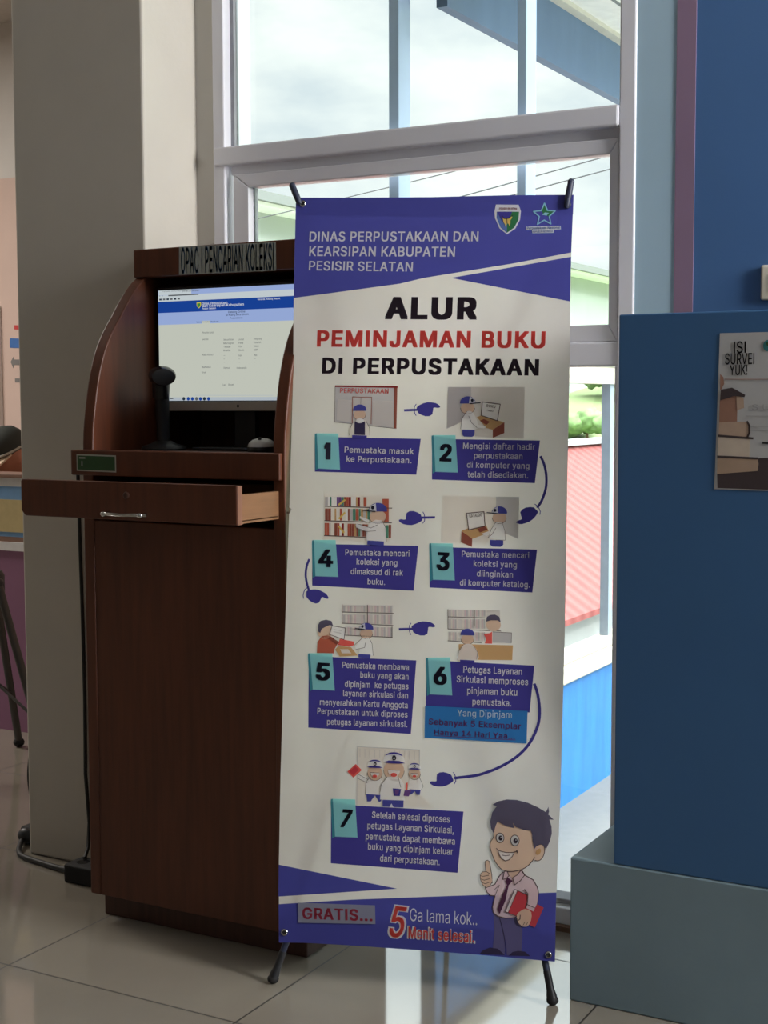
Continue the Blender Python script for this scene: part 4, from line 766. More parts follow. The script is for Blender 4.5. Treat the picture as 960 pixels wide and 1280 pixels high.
b = MB(); b.box(xl, WR + .02, 2.99, WY + .01, 0, .012, 'brown'); b.box(WR + .02, -1.0, 3.0, WY, 0, .06, 'brown')
struct(b.build('baseboard_front'))

# grey painted step in front of the wall
b = MB(); b.box(-1.033, 2.4, 2.647, WY - .001, 0, .300, 'plinth')
struct(b.build('trim_1', bevel=.004))

# ------------------------------------------------------------------ outdoors: balcony, neighbours, hill
b = MB(); b.box(-1.62, 1.6, 3.10, 6.6, -.14, -.005, 'deck'); b.prism([(-2.46, 3.10), (-1.62, 3.10), (-1.62, 6.2), (-4.2, 6.2)], 2, -.14, -.004, 'deck'); struct(b.build('balcony_floor_and_bounce_slab'))  # slab left of the parapet is unseen, added to bounce light indoors
b = MB(); b.box(-1.612, -1.57, 3.10, 6.6, -.005, .377, 'parapet'); struct(b.build('balcony_parapet'))
b = MB(); b.box(-1.635, -1.548, 3.10, 6.62, .377, .43, 'coping'); b.box(-1.62, -1.562, 3.10, 6.62, .43, .462, 'coping')
struct(b.build('parapet_coping', bevel=.006))
b = MB(); b.box(-1.60, -1.57, 3.165, 6.6, 2.185, 2.369, 'beam'); struct(b.build('balcony_beam'))
b = MB(); b.box(-1.76, -1.30, 3.165, 6.6, 2.369, 2.47, 'soffit'); b.box(-1.572, -1.54, 3.165, 6.6, 2.355, 2.385, 'coping'); b.box(-1.43, -1.424, 3.165, 6.6, 2.364, 2.37, 'gutter')
struct(b.build('balcony_ceiling'))
p0, p1 = (4.2799,0.7695)[0], (4.3506,0.7632)[0]
rz_ = (4.1083,1.2803)[1]
b = MB()
for yy in (p0 + .035 - 1.3, p0 + .035, p0 + .035 + 1.3): b.box(-1.603, -1.574, yy + .04, yy + .075, .462, rz_, 'pillar')
b.box(-1.625, -1.565, 3.17, 6.6, rz_, rz_ + .10, 'coping'); b.box(-1.63, -1.56, 3.17, 6.6, rz_ + .055, rz_ + .062, 'coping')
struct(b.build('balcony_railing'))

# house with the red ribbed roof below the balcony
hs = root('red_roofed_house', (-7.4, 13, -3.5), 'low grey house with a red ribbed metal roof seen through the tall lower window pane', 'house')
XE, ZE, XR, ZR = -5.1, -.92, -7.45, .62
b = MB(); b.box(-9.5, -5.35, 9.2, 23.6, -3.5, -1.05, 'housegrey'); b.prism([(-9.5, -1.05), (-5.35, -1.05), (XR, ZR - .12)], 1, 9.2, 23.6, 'housegrey')
b.build('wall', hs)
b = MB()
b.prism([(XE, ZE), (XR, ZR), (XR, ZR - .06), (XE, ZE - .06)], 1, 8.9, 24, 'roofred')
b.prism([(2 * XR - XE, ZE), (XR, ZR), (XR, ZR - .06), (2 * XR - XE, ZE - .06)], 1, 8.9, 24, 'roofred')
b.build('roof', hs)
b = MB(); b.box(XR - .12, XR + .12, 8.85, 24.05, ZR - .02, ZR + .06, 'housegrey'); b.build('ridge_cap', hs)
for yy in (11, 14.2, 17.4):
    b = MB(); b.box(-5.37, -5.32, yy, yy + 1.1, -2.5, -1.5, 'gutter'); b.build('window', hs)

# long hall beyond it, its eave running away to the right
hl = root('long_hall', (-19, 32, -3.5), 'long pale green hall with a white eave standing beyond the red roof', 'building')
ez0, ez1 = (24.2309,5.3392)[1], (24.2255,5.0041)[1]
ew = (42.1410,5.0021)[1]
b = MB(); b.box(-25, -16.0, 20, 62, -3.4, ez1, 'palegreen'); b.build('wall', hl)
b = MB(); b.prism([(-15.4, ez0 - .1), (-20.5, ez0 + 1.0), (-25.6, ez0 - .1), (-25.6, ez0 - .2), (-20.5, ez0 + .88), (-15.4, ez0 - .22)], 1, 19.4, 62.5, 'eave'); b.build('roof', hl)
b = MB(); b.box(-16.1, -15.4, 19.4, 62.5, ez1, ez0 - .22, 'housewhite'); b.build('eave_board', hl)
b = MB(); b.box(-15.5, -15.28, 19.4, 62.5, ez0 - .26, ez0 - .08, 'gutter'); b.build('gutter', hl)

# hillside with bushes and trees, lower ground in front of it
def hz(x, y):
    d = math.hypot(x, y)
    t = min(1, max(0, (d - 23) / 24))
    k = min(1, t * 4)
    return -3.5 + 5.3 * t * t * (3 - 2 * t) + max(0, d - 47) * .01 + k * (noise.noise(Vector((x * .09, y * .09, 1))) * .5 + noise.noise(Vector((x * .4, y * .4, 4))) * .22)
bm = bmesh.new()
G = 70
vs = [[bm.verts.new((x, y, hz(x, y))) for x in [-150 + 190 * i / G for i in range(G + 1)]] for y in [3.3 + 170 * j / G for j in range(G + 1)]]
for j in range(G):
    for i in range(G):
        bm.faces.new((vs[j][i], vs[j][i + 1], vs[j + 1][i + 1], vs[j + 1][i]))
me = bpy.data.meshes.new('hillside'); bm.to_mesh(me); bm.free(); me.materials.append(M['grass']); me.materials.append(M['concrete']); smooth_me(me, 80)
for q in me.polygons: q.material_index = 1 if math.hypot(q.center.x, q.center.y) < 27 else 0
struct(link_obj('hillside', me))

def crown_mesh(seed):
    rnd = random.Random(seed)
    bm = bmesh.new()
    for k in range(9):
        c = Vector((rnd.uniform(-.8, .8), rnd.uniform(-.8, .8), rnd.uniform(-.25, .75)))
        r = rnd.uniform(.5, .85)
        ret = bmesh.ops.create_icosphere(bm, subdivisions=3, radius=r, matrix=Matrix.Translation(c))
        for v in ret['verts']:
            d = (v.co - c).normalized()
            v.co += d * (noise.noise(v.co * 4 + Vector((seed, 0, 0))) * .22 + noise.noise(v.co * 11) * .12)
    me = bpy.data.meshes.new('crown')
    bm.to_mesh(me); bm.free()
    me.materials.append(M['leaf'])
    smooth_me(me, 180)
    return me
CROWNS = [crown_mesh(k) for k in range(3)]
tm = MB(); tm.tube([(0, 0, 0), (.05, 0, .8), (0, .04, 1.7)], [.16, .12, .08], 'bark')
tm.tube([(.02, 0, 1.2), (.4, .2, 1.9)], [.06, .03], 'bark'); tm.tube([(.02, 0, 1.1), (-.4, -.1, 1.8)], [.06, .03], 'bark')
t0 = tm.build('trunk'); TR = t0.data; bpy.data.objects.remove(t0)
rt = random.Random(11)
for k, (az, d, s) in enumerate(((-21.4, 30, .42), (-20.1, 32.5, .5), (-20.8, 37.5, .42), (-23.2, 36, .5), (-18.6, 36.5, .45), (-19.9, 42, .5), (-23.6, 31, .42), (-18.0, 43, .5))):
    x, y = d * sin(radians(az)), d * cos(radians(az))
    t = root('hillside_tree', (x, y, hz(x, y) - .1), 'green leafy tree growing on the hillside beyond the red roof', 'tree', 'trees on the hillside behind the red roof')
    c = bpy.data.objects.new('crown', CROWNS[k % 3]); COL.objects.link(c); c.parent = t; c.location = (0, 0, 1.5 * s * .8); c.scale = (s * 1.2, s * 1.2, s * .9); c.rotation_euler.z = k
    c = bpy.data.objects.new('trunk', TR); COL.objects.link(c); c.parent = t; c.scale = (s * .8,) * 3

# overhead cables outside
for k, (q0, q1, lb) in enumerate((((-7.8835,3.4526), (-6.5770,3.6311), 'uppermost dark overhead cable outside, crossing the left half of the sash window'),
                                  ((-5.6981,3.1409), (-4.3873,3.3714), 'dark overhead cable outside, higher of the two above the right banner hook'),
                                  ((-5.0292,3.1422), (-4.3788,3.2532), 'dark overhead cable outside, lower of the two passing behind the right banner hook'))):
    sl = (q1[1] - q0[1]) / (q1[0] - q0[0])
    pts = []
    for i in range(25):
        x = q0[0] - 9 + i * .8
        u = x - (q0[0] + q1[0]) / 2
        pts.append((x, 13.5 if k == 0 else 12, q0[1] + sl * (x - q0[0]) + .002 * (u * u - ((q1[0] - q0[0]) / 2) ** 2)))
    b = MB(); b.tube(pts, .006, 'wire', 6)
    tag(b.build('overhead_cable'), lb, 'cable')
# ================================================================== the information kiosk
KX0, KX1, KY, KB = -2.21, -1.65, 2.545, 2.99
kiosk = root('catalogue_kiosk', (-1.93, 2.76, 0), 'tall reddish-brown wooden search kiosk with curved side panels and a pulled-out drawer', 'kiosk')
arc = [(KY, 1.09), (2.548, 1.16), (2.560, 1.231), (2.574, 1.29), (2.594, 1.343), (2.618, 1.384), (2.648, 1.421), (2.676, 1.456), (2.706, 1.490), (2.730, 1.512), (2.752, 1.527)]
arc = arc[:1] + cat_rom(arc, 3, False)[1:]
for x0, x1 in ((KX0, KX0 + .03), (KX1 - .03, KX1)):
    b = MB(); b.prism([(KB, .058), (KY, .058)] + arc + [(KB, 1.527)], 0, x0, x1, 'wood')
    b.build('side_panel', kiosk, .003)
b = MB(); b.box(KX0 + .03, KX1 - .03, KY + .002, KY + .02, .058, .952, 'wood'); b.build('front_panel', kiosk, .002)
b = MB(); b.box(KX0 + .03, KX1 - .03, KB - .02, KB, .058, 1.527, 'wooddark'); b.build('back_panel', kiosk)
b = MB(); b.box(KX0 + .03, KX1 - .03, KY + .02, KB - .02, .935, .952, 'wooddark'); b.build('inner_shelf', kiosk)
b = MB(); b.box(KX0 + .03, KX1 - .03, KY + .02, KB - .02, .058, .075, 'wooddark'); b.build('bottom_board', kiosk)
b = MB(); b.box(-2.195, -1.622, 2.576, KB, 0, .058, 'wooddark'); b.build('toe_kick', kiosk, .003)
b = MB(); b.box(-2.236, KX1 - .006, KY - .012, KY + .016, 1.057, 1.116, 'wood'); b.box(KX0 + .03, KX1 - .03, KY + .016, KB - .02, 1.096, 1.112, 'wooddark')
b.build('counter', kiosk, .003)
hy = 2.742
b = MB(); b.box(KX0, KX1, hy, KB, 1.527, 1.594, 'wood'); b.build('header_board', kiosk, .003)
# printed strip on the header
A = Art((0, hy, 0), (1, 0, 0), (0, 0, 1), .0006)
q = [(-2.0720,1.5279),(-1.7959,1.5248),(-1.7964,1.5896),(-2.0708,1.5937)]
A.poly(q, 'labelgrey', 1)
A.text('OPAC | PENCARIAN KOLEKSI', (-2.0660,1.5299), (-1.8025,1.5269), (-2.0650,1.5906), 'labelink', 2, .02)
part_label(A.build('sign', kiosk), 'grey paper strip lettered in tall dark blue capitals')
# green label and faint lettering on the counter edge
cy = KY - .012
A = Art((0, cy, 0), (1, 0, 0), (0, 0, 1), .0006)
q = [(-2.217, 1.0670), (-2.100, 1.0655), (-2.100, 1.1045), (-2.217, 1.1060)]
A.poly(q, 'labelwhite', 1)
cx_, cz_ = -2.1585, 1.0858
A.poly([(cx_ + (x - cx_) * .95, cz_ + (z - cz_) * .84) for x, z in q], 'greenlabel', 2)
A.rect(-2.208, 1.0955, -2.190, 1.0990, 'labelwhite', 3)
A.rect(-2.202, 1.079, -2.198, 1.090, 'fink', 3)
part_label(A.build('label', kiosk), 'small dark green label with a white border')
# drawer, pulled out
dr = MB(); dz0, dz1 = .972, 1.054
r = .012
fr_ = [(-2.254 + r, dz0), (-1.664, dz0), (-1.664, dz1), (-2.254 + .004, dz1), (-2.254, dz1 - .004), (-2.254, dz0 + r)]
dr.prism(fr_, 1, 2.386, 2.404, 'wood')
drawer = dr.build('drawer', kiosk, .0025)
b = MB(); b.box(-1.6655, -1.6630, 2.3875, 2.4035, dz0 + .001, dz1 - .001, 'woodside'); b.build('edge_strip', drawer)  # paler brown strip on the right end of the drawer front
b = MB()
for x in (-2.165, -1.680): b.box(x, x + .014, 2.404, 2.80, .978, 1.034, 'woodraw')
b.box(-2.165, -1.666, 2.404, 2.80, .974, .982, 'woodraw'); b.box(-2.165, -1.666, 2.786, 2.80, .978, 1.03, 'woodraw')
part_label(b.build('drawer_box', drawer, .001), 'pale bare plywood drawer box')
hx0, hx1, hz_ = -2.012, -1.889, .9855
b = MB()
b.tube([(hx0, 2.374, hz_), (hx0 + .02, 2.366, hz_ + .001), ((hx0 + hx1) / 2, 2.361, hz_), (hx1 - .02, 2.366, hz_ + .001), (hx1, 2.374, hz_)], [.003, .0042, .0036, .0042, .003], 'chrome', 10)
for hx in (hx0 + .012, hx1 - .012):
    b.tube([(hx, 2.386, hz_), (hx, 2.367, hz_)], [.006, .0035], 'chrome', 10)
    b.ell((hx, 2.367, hz_), (.007, .006, .006), 'chrome')
part_label(b.build('handle', drawer, smooth=50), 'chrome bow handle')
b = MB(); b.lathe([(.0075, 0), (.0085, .002), (.006, .004), (.003, .003)], (-1.951, 2.386, 1.026), 'wooddark', 20, Matrix.Rotation(radians(90), 3, 'X')); b.build('keyhole', drawer, smooth=40)
b = MB(); b.tube([(-1.648, 2.552, .988), (-1.640, 2.548, .988), (-1.638, 2.548, .996), (-1.645, 2.552, 1.002)], .0025, 'chrome', 8); b.build('latch', kiosk)

# ------------------------------------------------------------------ computer, scanner and mouse on the kiosk shelf
SX0, SX1, SZ0, SZ1, SY = -2.158, -1.700, 1.229, 1.4955, 2.772
pc = root('desktop_computer', (-1.93, 2.8, 1.112), 'all-in-one computer with a lit library web page inside the kiosk', 'computer')
b = MB(); b.box(SX0 - .008, SX1 + .008, SY + .002, SY + .035, SZ0 - .024, SZ1 + .010, 'blackgloss'); b.build('housing', pc, .004)
b = MB(); b.box(SX0 - .008, SX1 + .008, SY - .003, SY + .004, SZ0 - .0245, SZ0 - .002, 'chin'); ch = b.build('chin', pc, .002)
b = MB(); b.ell((-1.925, SY - .0035, SZ0 - .013), (.0035, .001, .0035), 'black'); b.build('emblem', ch)
b = MB(); b.box(-1.96, -1.90, SY + .03, SY + .05, 1.114, 1.32, 'black'); b.box(-2.02, -1.84, SY - .06, SY + .12, 1.112, 1.119, 'black'); b.build('stand', pc, .003)
A = Art((0, SY - .001, 0), (1, 0, 0), (0, 0, 1), .0003)
zz = lambda p: p[1]
y1, y2, y3, y4 = zz((-2.1598,1.4686)), zz((-2.1603,1.4416)), zz((-2.1608,1.4126)), zz((-2.0140,1.2372))
A.rect(SX0, SZ0, SX1, SZ1, 's_body', 0)
A.rect(SX0, y1, SX1, SZ1, 's_bar', 1); A.rect(SX0, SZ1 - .012, SX1, SZ1, 's_light', 2); A.rect(SX0 + .002, SZ1 - .0115, SX0 + .10, SZ1, 's_bar', 3)
A.rect(SX0, y2, SX1, y1, 's_navy', 1); A.rect(SX0, y3, SX1, y2, 's_light', 1); A.rect(SX0, SZ0, SX1, y4, 's_task', 1)
def wr(t, p, w, h, m='s_ink', lay=3, bold=.01):
    A.text(t, (p[0], p[1]), (p[0] + w, p[1]), h, m, lay, bold)
wr('Pencarian Koleksi Perpustakaan', (-2.1434,1.4915), .075, .0035); wr('perpustakaan', (-2.0847,1.4899), .05, .0035)
wr('<  >', (-2.1549,1.4811), .012, .004); A.rect(((-2.1268,1.4811))[0], ((-2.1268,1.4811))[1], ((-2.1268,1.4811))[0] + .09, ((-2.1268,1.4811))[1] + .003, 's_ink', 3)
for i in range(6): A.rect(((-2.1542,1.4720))[0] + i * .011, ((-2.1542,1.4720))[1], ((-2.1542,1.4720))[0] + i * .011 + .007, ((-2.1542,1.4720))[1] + .004, ('s_dark', 's_ink')[i % 2], 3)
q = [(-2.0429,1.4626),(-2.0296,1.4628),(-2.0298,1.4550),(-2.0360,1.4488),(-2.0421,1.4544)]
A.poly(q, 's_yel', 3); A.poly([(-2.0412,1.4608),(-2.0314,1.4611),(-2.0315,1.4554),(-2.0360,1.4506),(-2.0408,1.4547)], 's_green', 4)
wr('Dinas Perpustakaan', (-2.0262,1.4570), .073, .006, 's_white'); wr('dan Kearsipan Kabupaten', (-2.0263,1.4514), .12, .006, 's_white'); wr('Pesisir Selatan', (-2.0264,1.4460), .04, .004, 's_white')
wr('Beranda  Katalog  Masuk', (-1.8669,1.4622), .062, .0035, 's_white')
wr('Katalog Online', (-1.9507,1.4350), .048, .005, 's_dark'); wr('di Ruang Baca Umum', (-1.9573,1.4286), .064, .005, 's_dark'); wr('Perpustakaan', (-1.9453,1.4212), .035, .004, 's_dark')
wr('Sederhana', (-2.0437,1.4149), .018, .0035, 's_dark'); A.poly([(-2.0277,1.4190),(-2.0040,1.4190),(-2.0041,1.4105),(-2.0278,1.4105)], 's_body', 3); wr('Lanjutan', (-2.0238,1.4150), .02, .0035, 's_ink', 4); wr('Bantuan', (-2.0014,1.4147), .022, .0035, 's_dark')
ROWS = [('Pencarian Lanjut', (-2.0273,1.3891), .034), ('Jenis Bahan', (-2.0275,1.3731), .018), ('Kata Kunci', (-2.0281,1.3363), .032), ('Bahasa', (-2.0299,1.3070), .026), ('Urut', (-2.0301,1.2945), .012),
        ('Semua Bahan', (-1.9654,1.3709), .029), ('Monograf', (-1.9655,1.3624), .03), ('Terbitan', (-1.9657,1.3539), .02), ('Braille', (-1.9658,1.3455), .02), ('Judul', (-1.9223,1.3706), .015), ('Peta', (-1.9225,1.3622), .013), ('Film', (-1.9226,1.3538), .010), ('Musik', (-1.9227,1.3453), .016),
        ('Pengarang', (-1.8789,1.3707), .022), ('Penerbit', (-1.8790,1.3623), .020), ('Subjek', (-1.8791,1.3539), .014), ('ISBN', (-1.8792,1.3452), .011), ('-', (-1.9660,1.3338), .005), ('Isi', (-1.9220,1.3330), .008), ('No', (-1.8785,1.3329), .008),
        ('-', (-1.9661,1.3256), .004), ('-', (-1.9229,1.3249), .004), ('-', (-1.8786,1.3249), .004), ('-', (-1.9662,1.3178), .004), ('-', (-1.9230,1.3172), .004), ('-', (-1.8787,1.3168), .004),
        ('Semua', (-1.9664,1.3044), .017), ('Indonesia', (-1.9284,1.3038), .028), ('Cari', (-1.9713,1.2643), .012), ('Reset', (-1.9530,1.2645), .015)]
for t, p, w in ROWS: wr(t, p, w, .0042)
A.line([(-2.0509,1.2419),(-1.8266,1.2408)], .0012, 's_task', 2)
for i, p in enumerate([(-2.0846,1.2337),(-2.0711,1.2337),(-2.0590,1.2336),(-2.0466,1.2336),(-2.0350,1.2335),(-2.0235,1.2335),(-2.0111,1.2334)]):
    A.ell(p, .0042, .0042, ('s_dark', 's_navy', 's_navy', 's_ink', 's_navy', 's_dark', 's_navy')[i], 3)
A.rect(((-2.1276,1.2338))[0], SZ0 + .004, ((-2.1162,1.2338))[0], SZ0 + .007, 's_ink', 3)
part_label(A.build('screen', pc), 'lit screen showing a catalogue search page with a blue banner')

sc_ = root('barcode_scanner', (-2.085, 2.69, 1.112), 'black barcode scanner upright on its stand in front of the computer screen', 'scanner')
b = MB(); b.lathe([(.0, 0), (.052, 0), (.054, .004), (.05, .010), (.03, .016), (.02, .022), (0, .022)], (-2.085, 2.69, 1.112), 'black', 32); b.build('base', sc_, smooth=40)
b = MB(); b.tube([(-2.085, 2.69, 1.130), (-2.086, 2.69, 1.17), (-2.086, 2.688, 1.22), (-2.086, 2.682, 1.262)], [.016, .0155, .0165, .020], 'black', 20); b.build('stand_post', sc_, smooth=40)
b = MB()
b.tube([(-2.086, 2.683, 1.235), (-2.083, 2.680, 1.268), (-2.079, 2.677, 1.287)], [.0195, .021, .019], 'blackgloss', 20)
rot = Matrix.Rotation(radians(42), 3, 'Z') @ Matrix.Rotation(radians(4), 3, 'X')
b.ell((-2.073, 2.672, 1.287), (.0325, .05, .0235), 'blackgloss', rot, 28, 16)
hd = b.build('scanner_head', sc_, smooth=60)
b = MB(); b.lathe([(.0, 0), (.018, 0), (.020, .004), (.016, .006), (0, .006)], Vector((-2.073, 2.672, 1.287)) + rot @ Vector((0, -.0485, 0)), 'black', 24, rot @ Matrix.Rotation(radians(90), 3, 'X') @ Matrix.Diagonal((1.35, .95, 1))); b.build('scan_window', hd, smooth=40)

ms = root('computer_mouse', (-1.762, 2.625, 1.112), 'silver-topped black computer mouse on the kiosk shelf', 'mouse')
rz = Matrix.Rotation(radians(25), 3, 'Z')
b = MB(); b.lathe([(0, 0), (.96, 0), (1, .25), (1, .55), (.96, .7), (0, .7)], (-1.762, 2.625, 1.1125), 'black', 28, rz @ Matrix.Diagonal((.031, .052, .022))); b.build('base', ms, smooth=40)
b = MB(); b.lathe([(1.0, 0), (.97, .25), (.86, .55), (.65, .8), (.35, .95), (0, 1)], (-1.762, 2.625, 1.1265), 'silver', 28, rz @ Matrix.Diagonal((.0305, .0515, .019))); b.build('top_shell', ms, smooth=60)
b = MB(); b.lathe([(.0, -.003), (.006, -.003), (.007, 0), (.006, .003), (0, .003)], Vector((-1.762, 2.625, 1.1425)) + rz @ Vector((0, -.026, -.0012)), 'rubber', 16, rz @ Matrix.Rotation(radians(90), 3, 'Y')); b.build('scroll_wheel', ms, smooth=40)

# ------------------------------------------------------------------ mains leads around the foot of the column
b = MB(); b.box(-2.435, -2.305, 2.70, 2.775, .0, .048, 'rubber')
ps = b.build('power_strip', None, .006, seg=3)
tag(ps, 'black power strip block on the floor by the kiosk corner', 'power strip')
b = MB()
for x in (-2.40, -2.355): b.lathe([(0, .0485), (.017, .0485), (.017, .0465), (0, .0465)], (x, 2.737, 0), 'blackgloss', 16)
b.build('socket', ps)
b = MB(); b.tube([Vector(v) for v in ((-2.467, 2.822, 1.04), (-2.465, 2.822, .9), (-2.463, 2.824, .7), (-2.460, 2.824, .45), (-2.463, 2.824, .25), (-2.452, 2.823, .12), (-2.43, 2.79, .064), (-2.412, 2.757, .050))], .0048, 'cable', 8)
tag(b.build('power_cable', None, smooth=60), 'black mains lead hanging down the column face behind the kiosk', 'cable')
b = MB(); b.box(-2.760, -2.700, 2.885, 2.945, 0, .05, 'rubber')
pa = b.build('plug_adapter', None, .010, seg=3)
tag(pa, 'black plug adapter lying at the left foot of the column', 'adapter')
b = MB(); b.ell((-2.735, 2.885, .026), (.026, .018, .022), 'black'); b.build('plug', pa, smooth=60)
def rom3(p, n=5):
    o = []
    for i in range(len(p) - 1):
        a, b_, c, d = (Vector(p[min(max(j, 0), len(p) - 1)]) for j in (i - 1, i, i + 1, i + 2))
        for q in range(n):
            t = q / n
            o.append(.5 * (2 * b_ + (c - a) * t + (2 * a - 5 * b_ + 4 * c - d) * t * t + (3 * b_ - a - 3 * c + d) * t ** 3))
    o.append(Vector(p[-1]))
    return o
b = MB(); b.tube(rom3([(-2.735, 2.868, .016), (-2.705, 2.825, .0085), (-2.66, 2.79, .0075), (-2.58, 2.772, .0075), (-2.50, 2.758, .009), (-2.433, 2.744, .018)]), .0075, 'cable', 10)
tag(b.build('extension_lead', None, smooth=60), 'thick black lead on the floor from the adapter to the power strip', 'cable')
b = MB(); b.tube(rom3([(-2.681, 2.862, .62), (-2.681, 2.858, .40), (-2.684, 2.856, .28), (-2.690, 2.854, .20), (-2.681, 2.858, .12), (-2.690, 2.868, .075), (-2.712, 2.90, .050)]), .005, 'cable', 8)
tag(b.build('power_cable', None, smooth=60), 'black lead hanging down the left edge of the column into the adapter', 'cable')

# ------------------------------------------------------------------ blue partition, poster and switch on the right
b = MB(); b.box(-.941, 2.3, 2.648, 2.86, .300, 1.393, 'panelblue')
tag(b.build('partition', None, .003), 'chest-high blue painted partition standing on the grey step', 'partition')
A = Art((0, 2.648, 0), (1, 0, 0), (0, 0, 1), .0005)
tl, bl = (-0.7417,1.3517), (-0.7478,1.0582)
pw = .42
Q = [bl, (bl[0] + pw, bl[1] - .002), (tl[0] + pw, tl[1]), tl]
A.poly(Q, 'paper', 2)
A.poly([(-0.7417,1.0606),(-0.6167,1.0596),(-0.5091,1.0596),(-0.5104,1.1213),(-0.6179,1.1214),(-0.6657,1.1180),(-0.6668,1.0963),(-0.7429,1.0886)], 'pk4', 3)
A.poly([(-0.7426,1.1174),(-0.6672,1.1179),(-0.6648,1.1075),(-0.6668,1.0944),(-0.7429,1.0871)], 'pk5', 4); A.line([(-0.7419,1.1201),(-0.6672,1.1179)], .004, 'pk4', 5)
A.poly([(-0.7417,1.1571),(-0.6820,1.1550),(-0.6821,1.1184),(-0.7419,1.1197)], 'pk3', 4); A.line([(-0.7410,1.1597),(-0.6764,1.1551)], .004, 'pk4', 5)
A.poly([(-0.7406,1.1846),(-0.6874,1.1863),(-0.6832,1.1782),(-0.6829,1.1651),(-0.6865,1.1576),(-0.7410,1.1590)], 'pk2', 4); A.line([(-0.6874,1.1863),(-0.6832,1.1789),(-0.6829,1.1655),(-0.6865,1.1572)], .0035, 'pk4', 5)
A.poly([(-0.7398,1.2260),(-0.7089,1.2378),(-0.7063,1.2173),(-0.7065,1.1862),(-0.7402,1.1846)], 'pk1', 4); A.poly([(-0.7089,1.2378),(-0.6945,1.2296),(-0.6935,1.2117),(-0.7062,1.2079)], 'pk2', 5)
A.poly([(-0.7378,1.2462),(-0.7166,1.2498),(-0.6916,1.2362),(-0.6930,1.2318),(-0.7126,1.2341),(-0.7390,1.2260)], 'pk4', 6)
A.poly([(-0.7398,1.2755),(-0.7336,1.2698),(-0.7319,1.2567),(-0.7370,1.2462),(-0.7393,1.2462)], 'pk1', 5)
A.text('ISI', (-0.7147,1.3139), (-0.6922,1.3142), (-0.7150,1.3355), 'ink', 4, .012)
A.text('SURVEI', (-0.7310,1.2933), (-0.6762,1.2932), (-0.7313,1.3138), 'ink', 4, .012)
A.text('YUK!', (-0.7216,1.2730), (-0.6885,1.2734), (-0.7219,1.2920), 'ink', 4, .012)
A.line([(-0.7305,1.2656),(-0.6462,1.2648),(-0.5772,1.2634)], .0012, 'pk1', 4)
A.text('S U R V E I', (-0.6792,1.2079), (-0.5761,1.2073), (-0.6794,1.2184), 'fink', 4, 0)
A.line([(-0.6891,1.1774),(-0.5755,1.1773)], .0008, 'fink', 4); A.line([(-0.6890,1.1699),(-0.5753,1.1700)], .0008, 'fink', 4); A.line([(-0.6895,1.1968),(-0.5759,1.1963)], .0008, 'fink', 4)
A.ell((-0.6517,1.3267), .0085, .0105, 'teal', 4); A.poly([(-0.6555,1.3326),(-0.6474,1.3332),(-0.6444,1.3280),(-0.6524,1.3252)], 'greenlabel', 5)
A.line([(-0.6573,1.1471),(-0.6403,1.1458)], .004, 'ink', 4)
o = A.build('survey_poster')
sm_ = o.modifiers.new('thickness', 'SOLIDIFY'); sm_.thickness = .0004; sm_.offset = -1
tag(o, 'white survey poster with stacked books fixed to the blue partition', 'poster')
b = MB(); b.box(-.764, -.684, WY - .012, WY, 1.437, 1.511, 'switch')
sw = b.build('wall_switch', None, .005, seg=3)
tag(sw, 'cream plastic wall switch on the blue wall above the partition', 'switch')
b = MB(); b.box(-.738, -.710, WY - .0155, WY - .011, 1.455, 1.493, 'white'); b.build('rocker', sw, .002)

# ------------------------------------------------------------------ the other room, seen left of the column
ct = root('service_counter', (-5.3, 4.15, 0), 'purple service counter with coloured bands under its brown top', 'counter')
CYF = 3.897
zC = lambda p: p[1]
b = MB(); b.box(-7.4, -3.56, CYF - .02, CYF + .10, .950, .966, 'topbrown'); b.build('counter_top', ct, .004)
bands = (('white_band', .950, zC((-3.7237,0.9175)), 'white', .004), ('blue_band', zC((-3.7237,0.9175)), zC((-3.7252,0.8686)), 'skyblue', .0), ('cream_band', zC((-3.7252,0.8686)), zC((-3.7289,0.7483)), 'straw', .006), ('lower_blue_band', zC((-3.7289,0.7483)), zC((-3.7295,0.7304)), 'skyblue', 0),
         ('brown_band', zC((-3.7295,0.7304)), zC((-3.7301,0.7111)), 'topbrown', .0), ('lower_white_band', zC((-3.7301,0.7111)), zC((-3.7311,0.6797)), 'white', .012))
for nm, z1, z0, m, pr in bands:
    b = MB(); b.box(-7.4, -3.56, CYF - pr, CYF + .02, z0, z1, m); b.build(nm, ct)
b = MB(); b.box(-7.4, -3.56, CYF, CYF + .03, 0, zC((-3.7311,0.6797)), 'purple'); b.build('front_panel', ct)
for x0 in (-7.4, -3.59):
    b = MB(); b.box(x0, x0 + .03, CYF + .03, 4.48, 0, .72, 'purple'); b.build('end_panel', ct)
b = MB(); b.box(-7.4, -3.56, CYF + .02, 4.50, .72, .745, 'topbrown'); b.build('desk_top', ct)

# person seated behind the counter: one continuous body grown on a skeleton
PX, PY = -4.47, 4.86
pe = root('person', (PX, PY, -.05), 'person in a dark cap and black shirt seated behind the purple counter, looking down', 'person')
J = {'pel': (0, 0, .50), 'sp1': (0, -.01, .62), 'sp2': (0, -.03, .76), 'ch': (0, -.05, .88), 'nk': (-.01, -.09, .965), 'hd0': (-.03, -.14, 1.00),
     'shl': (.17, -.05, .87), 'ell': (.24, -.14, .66), 'wrl': (.10, -.36, .70), 'hal': (.03, -.42, .70), 'shr': (-.17, -.07, .87), 'elr': (-.24, -.16, .66), 'wrr': (-.12, -.37, .70), 'har': (-.06, -.43, .70),
     'hil': (.09, -.02, .50), 'knl': (.11, -.40, .50), 'anl': (.11, -.38, .10), 'tol': (.12, -.52, .04), 'hir': (-.09, -.02, .50), 'knr': (-.11, -.40, .50), 'anr': (-.11, -.38, .10), 'tor': (-.12, -.52, .04)}
